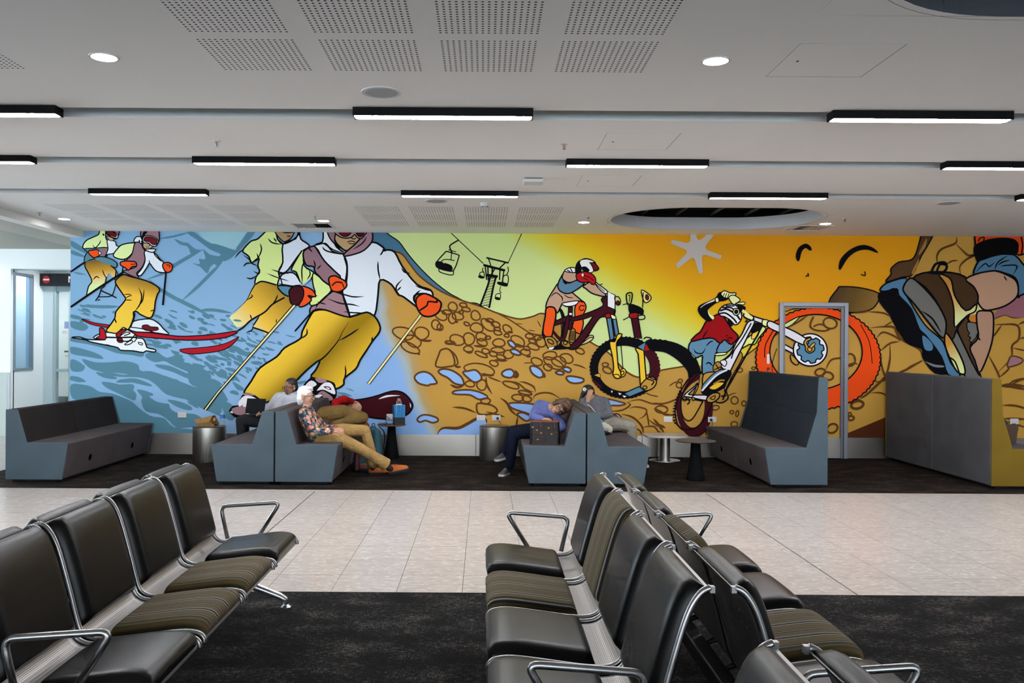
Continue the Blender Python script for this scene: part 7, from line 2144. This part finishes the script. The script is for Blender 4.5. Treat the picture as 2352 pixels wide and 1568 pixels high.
for y in (-.035, .035):
    mb = MB(); mb.tube(spline3([(-.03, y, .27), (-.022, y, .33), (0, y, .375), (.022, y, .33), (.03, y, .27)], 6), .0032, 8)
    build('rope_handle', mb, mat('white cord', '#cfcac6', 0.8), gx, smooth=True)
text('lettering', 'STEEL', .05, mat('dark blue print', '#0a2f58', 0.5), gx, Matrix.Translation((-w2 * 1.012 - .001, .004, .195)) @ Matrix.Rotation(-PI / 2, 4, 'Z') @ FACE @ Matrix.Rotation(PI / 2, 4, 'Z'), 0.0002)
t = thing('spectacles', 'folded dark spectacles lying on the brown topped cone table', 'glasses', (-1.455, 12.50, .4925))
mb = MB()
for s_ in (-1, 1):
    mb.tube([(s_ * .034 + .026 * math.cos(2*PI*i/14), .004, .02 + .016 * math.sin(2*PI*i/14)) for i in range(14)], .0028, 6, closed=True)
    mb.tube([(s_ * .062, .004, .026), (s_ * .058, .05, .008), (-s_ * .02, .07, .006)], .0024, 6)
mb.tube([(-.01, .004, .024), (.01, .004, .024)], .0024, 6)
build('spectacle_frame', mb, mat('black frame', '#0c0b0c'), t, smooth=True)
t = thing('charging_cable', 'black charging cable running from the wall onto the cone table', 'cable', (0, 0, 0))
c0 = at(900, 958, YW)
mb = MB(); mb.tube(spline3([(c0.x - .03, YW - .02, c0.z - .03), (c0.x - .08, 12.84, .60), (-1.43, 12.72, .52), (-1.39, 12.60, .497), (-1.36, 12.54, .497), (-1.345, 12.58, .497)], 8), .0045, 8)
build('cable', mb, mat('black plug rubber', '#0a0a10'), t, smooth=True)

# ------------------------------------------------------------ bags
def soft_bag(name, label, loc, rz, w, d, h, main, parts):
    t = thing(name, label, 'backpack', loc, rz)
    b = Body()
    b.cap('m', (-w * .28, 0, h * .16), d * .46, (-w * .22, 0, h * .78), d * .36)
    b.cap('m', (w * .28, 0, h * .16), d * .46, (w * .22, 0, h * .78), d * .36)
    b.cap('m', (0, -d * .12, h * .2), d * .5, (0, -d * .06, h * .86), d * .34)
    o = b.make('bag_body', {'m': main}, t, 0.009, 4)
    return t
teal_n = mat('teal nylon', '#1d4f5c', 0.55, noise=(20, 0.2), bump=(30, 0.4)); dark_n = mat('dark grey nylon', '#1b2226', 0.6)
t = soft_bag('backpack', 'teal backpack with dark straps standing between sofa and cone table', (-1.585, 12.46, .012), math.radians(-35), .26, .19, .48, teal_n, 0)
for s_ in (-1, 1):
    mb = MB(); mb.tube(spline3([(s_ * .06, .05, .46), (s_ * .085, .13, .38), (s_ * .09, .14, .22), (s_ * .10, .06, .06)], 6), .018, 8, flat=.35)
    build('shoulder_strap', mb, dark_n, t, smooth=True)
mb = MB(); mb.tube(spline3([(-.03, .0, .455), (-.02, .0, .50), (.02, .0, .50), (.03, .0, .455)], 5), .006, 8); build('carry_loop', mb, mat('purple cord', '#3a2a3c', 0.8), t, smooth=True)
mb = MB(); mb.tube(spline3([(-.09, -.095, .10), (-.06, -.108, .28), (0, -.10, .37), (.06, -.108, .28), (.09, -.095, .10)], 6), .004, 6); build('zip', mb, dark_n, t, smooth=True)
t = soft_bag('backpack', 'small red and dark teal backpack on the floor against the sofa front', (-1.60, 11.32, .012), math.radians(15), .17, .15, .27, mat('dark teal nylon', '#0f3033', 0.6, bump=(30, 0.3)), 0)
mb = MB(); mb.prism([(-.085, .005), (-.04, .005), (-.045, .26), (-.075, .24)], -.085, .06, axis='y'); build('side_panel', mb, mat('red nylon', '#6a0d12', 0.6), t, bevel=0.012)
mb = MB(); mb.box(-.03, -.092, .02, .07, -.06, .10); build('front_pocket', mb, mat('rust nylon', '#5a2412', 0.6), t, bevel=0.015)

# handbag on the seat
def patent():
    m, nt, b = new_mat('dark patent canvas')
    tc = nt.nodes.new('ShaderNodeTexCoord'); n = nt.nodes.new('ShaderNodeTexNoise'); n.inputs['Scale'].default_value = 12
    nt.links.new(tc.outputs['Object'], n.inputs['Vector'])
    nt.links.new(ramp_node(nt, n.outputs['Fac'], [(0.35, '#060607'), (0.55, '#0a0f12'), (0.75, '#14222a')]), b.inputs['Base Color'])
    b.inputs['Roughness'].default_value = 0.3; b.inputs['Specular IOR Level'].default_value = 0.2
    return m
t = thing('handbag', 'dark checked handbag with brown leather straps standing on the sofa seat', 'bag', (.735, 10.40, .474))
tan_l = mat('tan leather', '#6d3316', 0.5); gold = mat('gold print', '#b98f4a', 0.4, 0.5)
BW, BT, BH = .185, .172, .268
def bx(z):
    return BW + (BT - BW) * z / BH
prof_y = lambda z: .085 - .035 * z / BH
mb = MB(); rows_ = []
nz_ = 6
for i in range(nz_ + 1):
    z = BH * i / nz_; w_ = bx(z); d_ = prof_y(z)
    ring = stadium(-w_, -d_, w_, d_, d_ * .6, 4)
    rows_.append([(x, y, z) for x, y in ring])
n = len(rows_[0]); V = [p_ for r_ in rows_ for p_ in r_]
mb.add(V, [(i * n + j, i * n + (j + 1) % n, (i + 1) * n + (j + 1) % n, (i + 1) * n + j) for i in range(nz_) for j in range(n)] + [tuple(reversed(range(n)))])
build('bag_body', mb, patent(), t)
mb = MB(); ringt = [(x, y, BH) for x, y in stadium(-bx(BH), -prof_y(BH), bx(BH), prof_y(BH), .03, 4)]
mb.tube(ringt, .007, 8, closed=True); build('leather_rim', mb, tan_l, t, smooth=True)
for fx in (-.78, -.52, -.2, .1, .42, .75):
    mb = MB(); mb.add([(fx * BW - .004, -prof_y(0) - .0015, .01), (fx * BW + .004, -prof_y(0) - .0015, .01), (fx * BT + .004, -prof_y(BH) - .0015, BH - .01), (fx * BT - .004, -prof_y(BH) - .0015, BH - .01)], [(0, 1, 2, 3)])
    build('strap_print', mb, mat('brown strap print', '#351a10', 0.5, spec=0.2), t)
for z in (.012, .145, .09, .21):
    w_ = bx(z) * .86; d_ = prof_y(z) + .0022
    mb = MB(); h_ = .005 if z in (.012, .145) else .0025
    mb.poly([(-w_, -d_, z - h_), (w_, -d_, z - h_), (w_, -d_, z + h_), (-w_, -d_, z + h_)]); build('strap_print', mb, mat('brown strap print light', '#4a2c18', 0.5, spec=0.2), t)
for x, z in ((-.15, .205), (.04, .195), (-.09, .06), (-.05, .135), (.075, .125), (-.10, .17)):
    mb = MB(); d_ = prof_y(z) + .003
    mb.box(x - .011, -d_ - .001, z - .005, x + .011, -d_ + .001, z + .005); build('gold_buckle', mb, gold, t)
for k, sy in enumerate((-1, 1)):
    for x in (-.055, .105):
        mb = MB(); y = sy * (prof_y(BH) + .006)
        mb.tube(spline3([(x, sy * (prof_y(.2) + .004), .20), (x, y, .25), (x, y * .9, .285), (x, y * .5, .292)], 4), .011, 8, flat=.4)
        build('handle', mb, tan_l, t, smooth=True)
# pouch and bits beside the grey hoodie
t = thing('white_pouch', 'crumpled cream drawstring pouch lying beside the grey hoodie', 'pouch', (1.625, 11.52, .474))
b = Body(); b.ell('p', (0, 0, .095), (.075, .06, .055), (0, -1, .2), (.2, 0, 1)).ell('p', (-.03, .01, .13), (.05, .05, .04)).ell('p', (.05, -.02, .07), (.04, .04, .05)).ell('d', (0, 0, .03), (.085, .06, .03))
b.make('pouch_body', {'p': mat('cream cotton', '#b5afa2', 0.9, bump=(40, 0.5)), 'd': mat('black strap cloth', '#0c0c0e', 0.8)}, t, 0.006, 2, 0.0015)
mb = MB(); mb.tube(spline3([(-.04, .02, .16), (-.11, .05, .26), (-.19, .08, .36), (-.235, .10, .392)], 6), .007, 8); build('cord', mb, mat('cream cord', '#b9b2a4', 0.8), t, smooth=True)
mb = MB(); mb.lathe([(.015, 0), (.015, .02), (.012, .024)], (-.055, 0, .16), 16); build('toggle', mb, mat('light blue cap', '#4f93c9'), t)
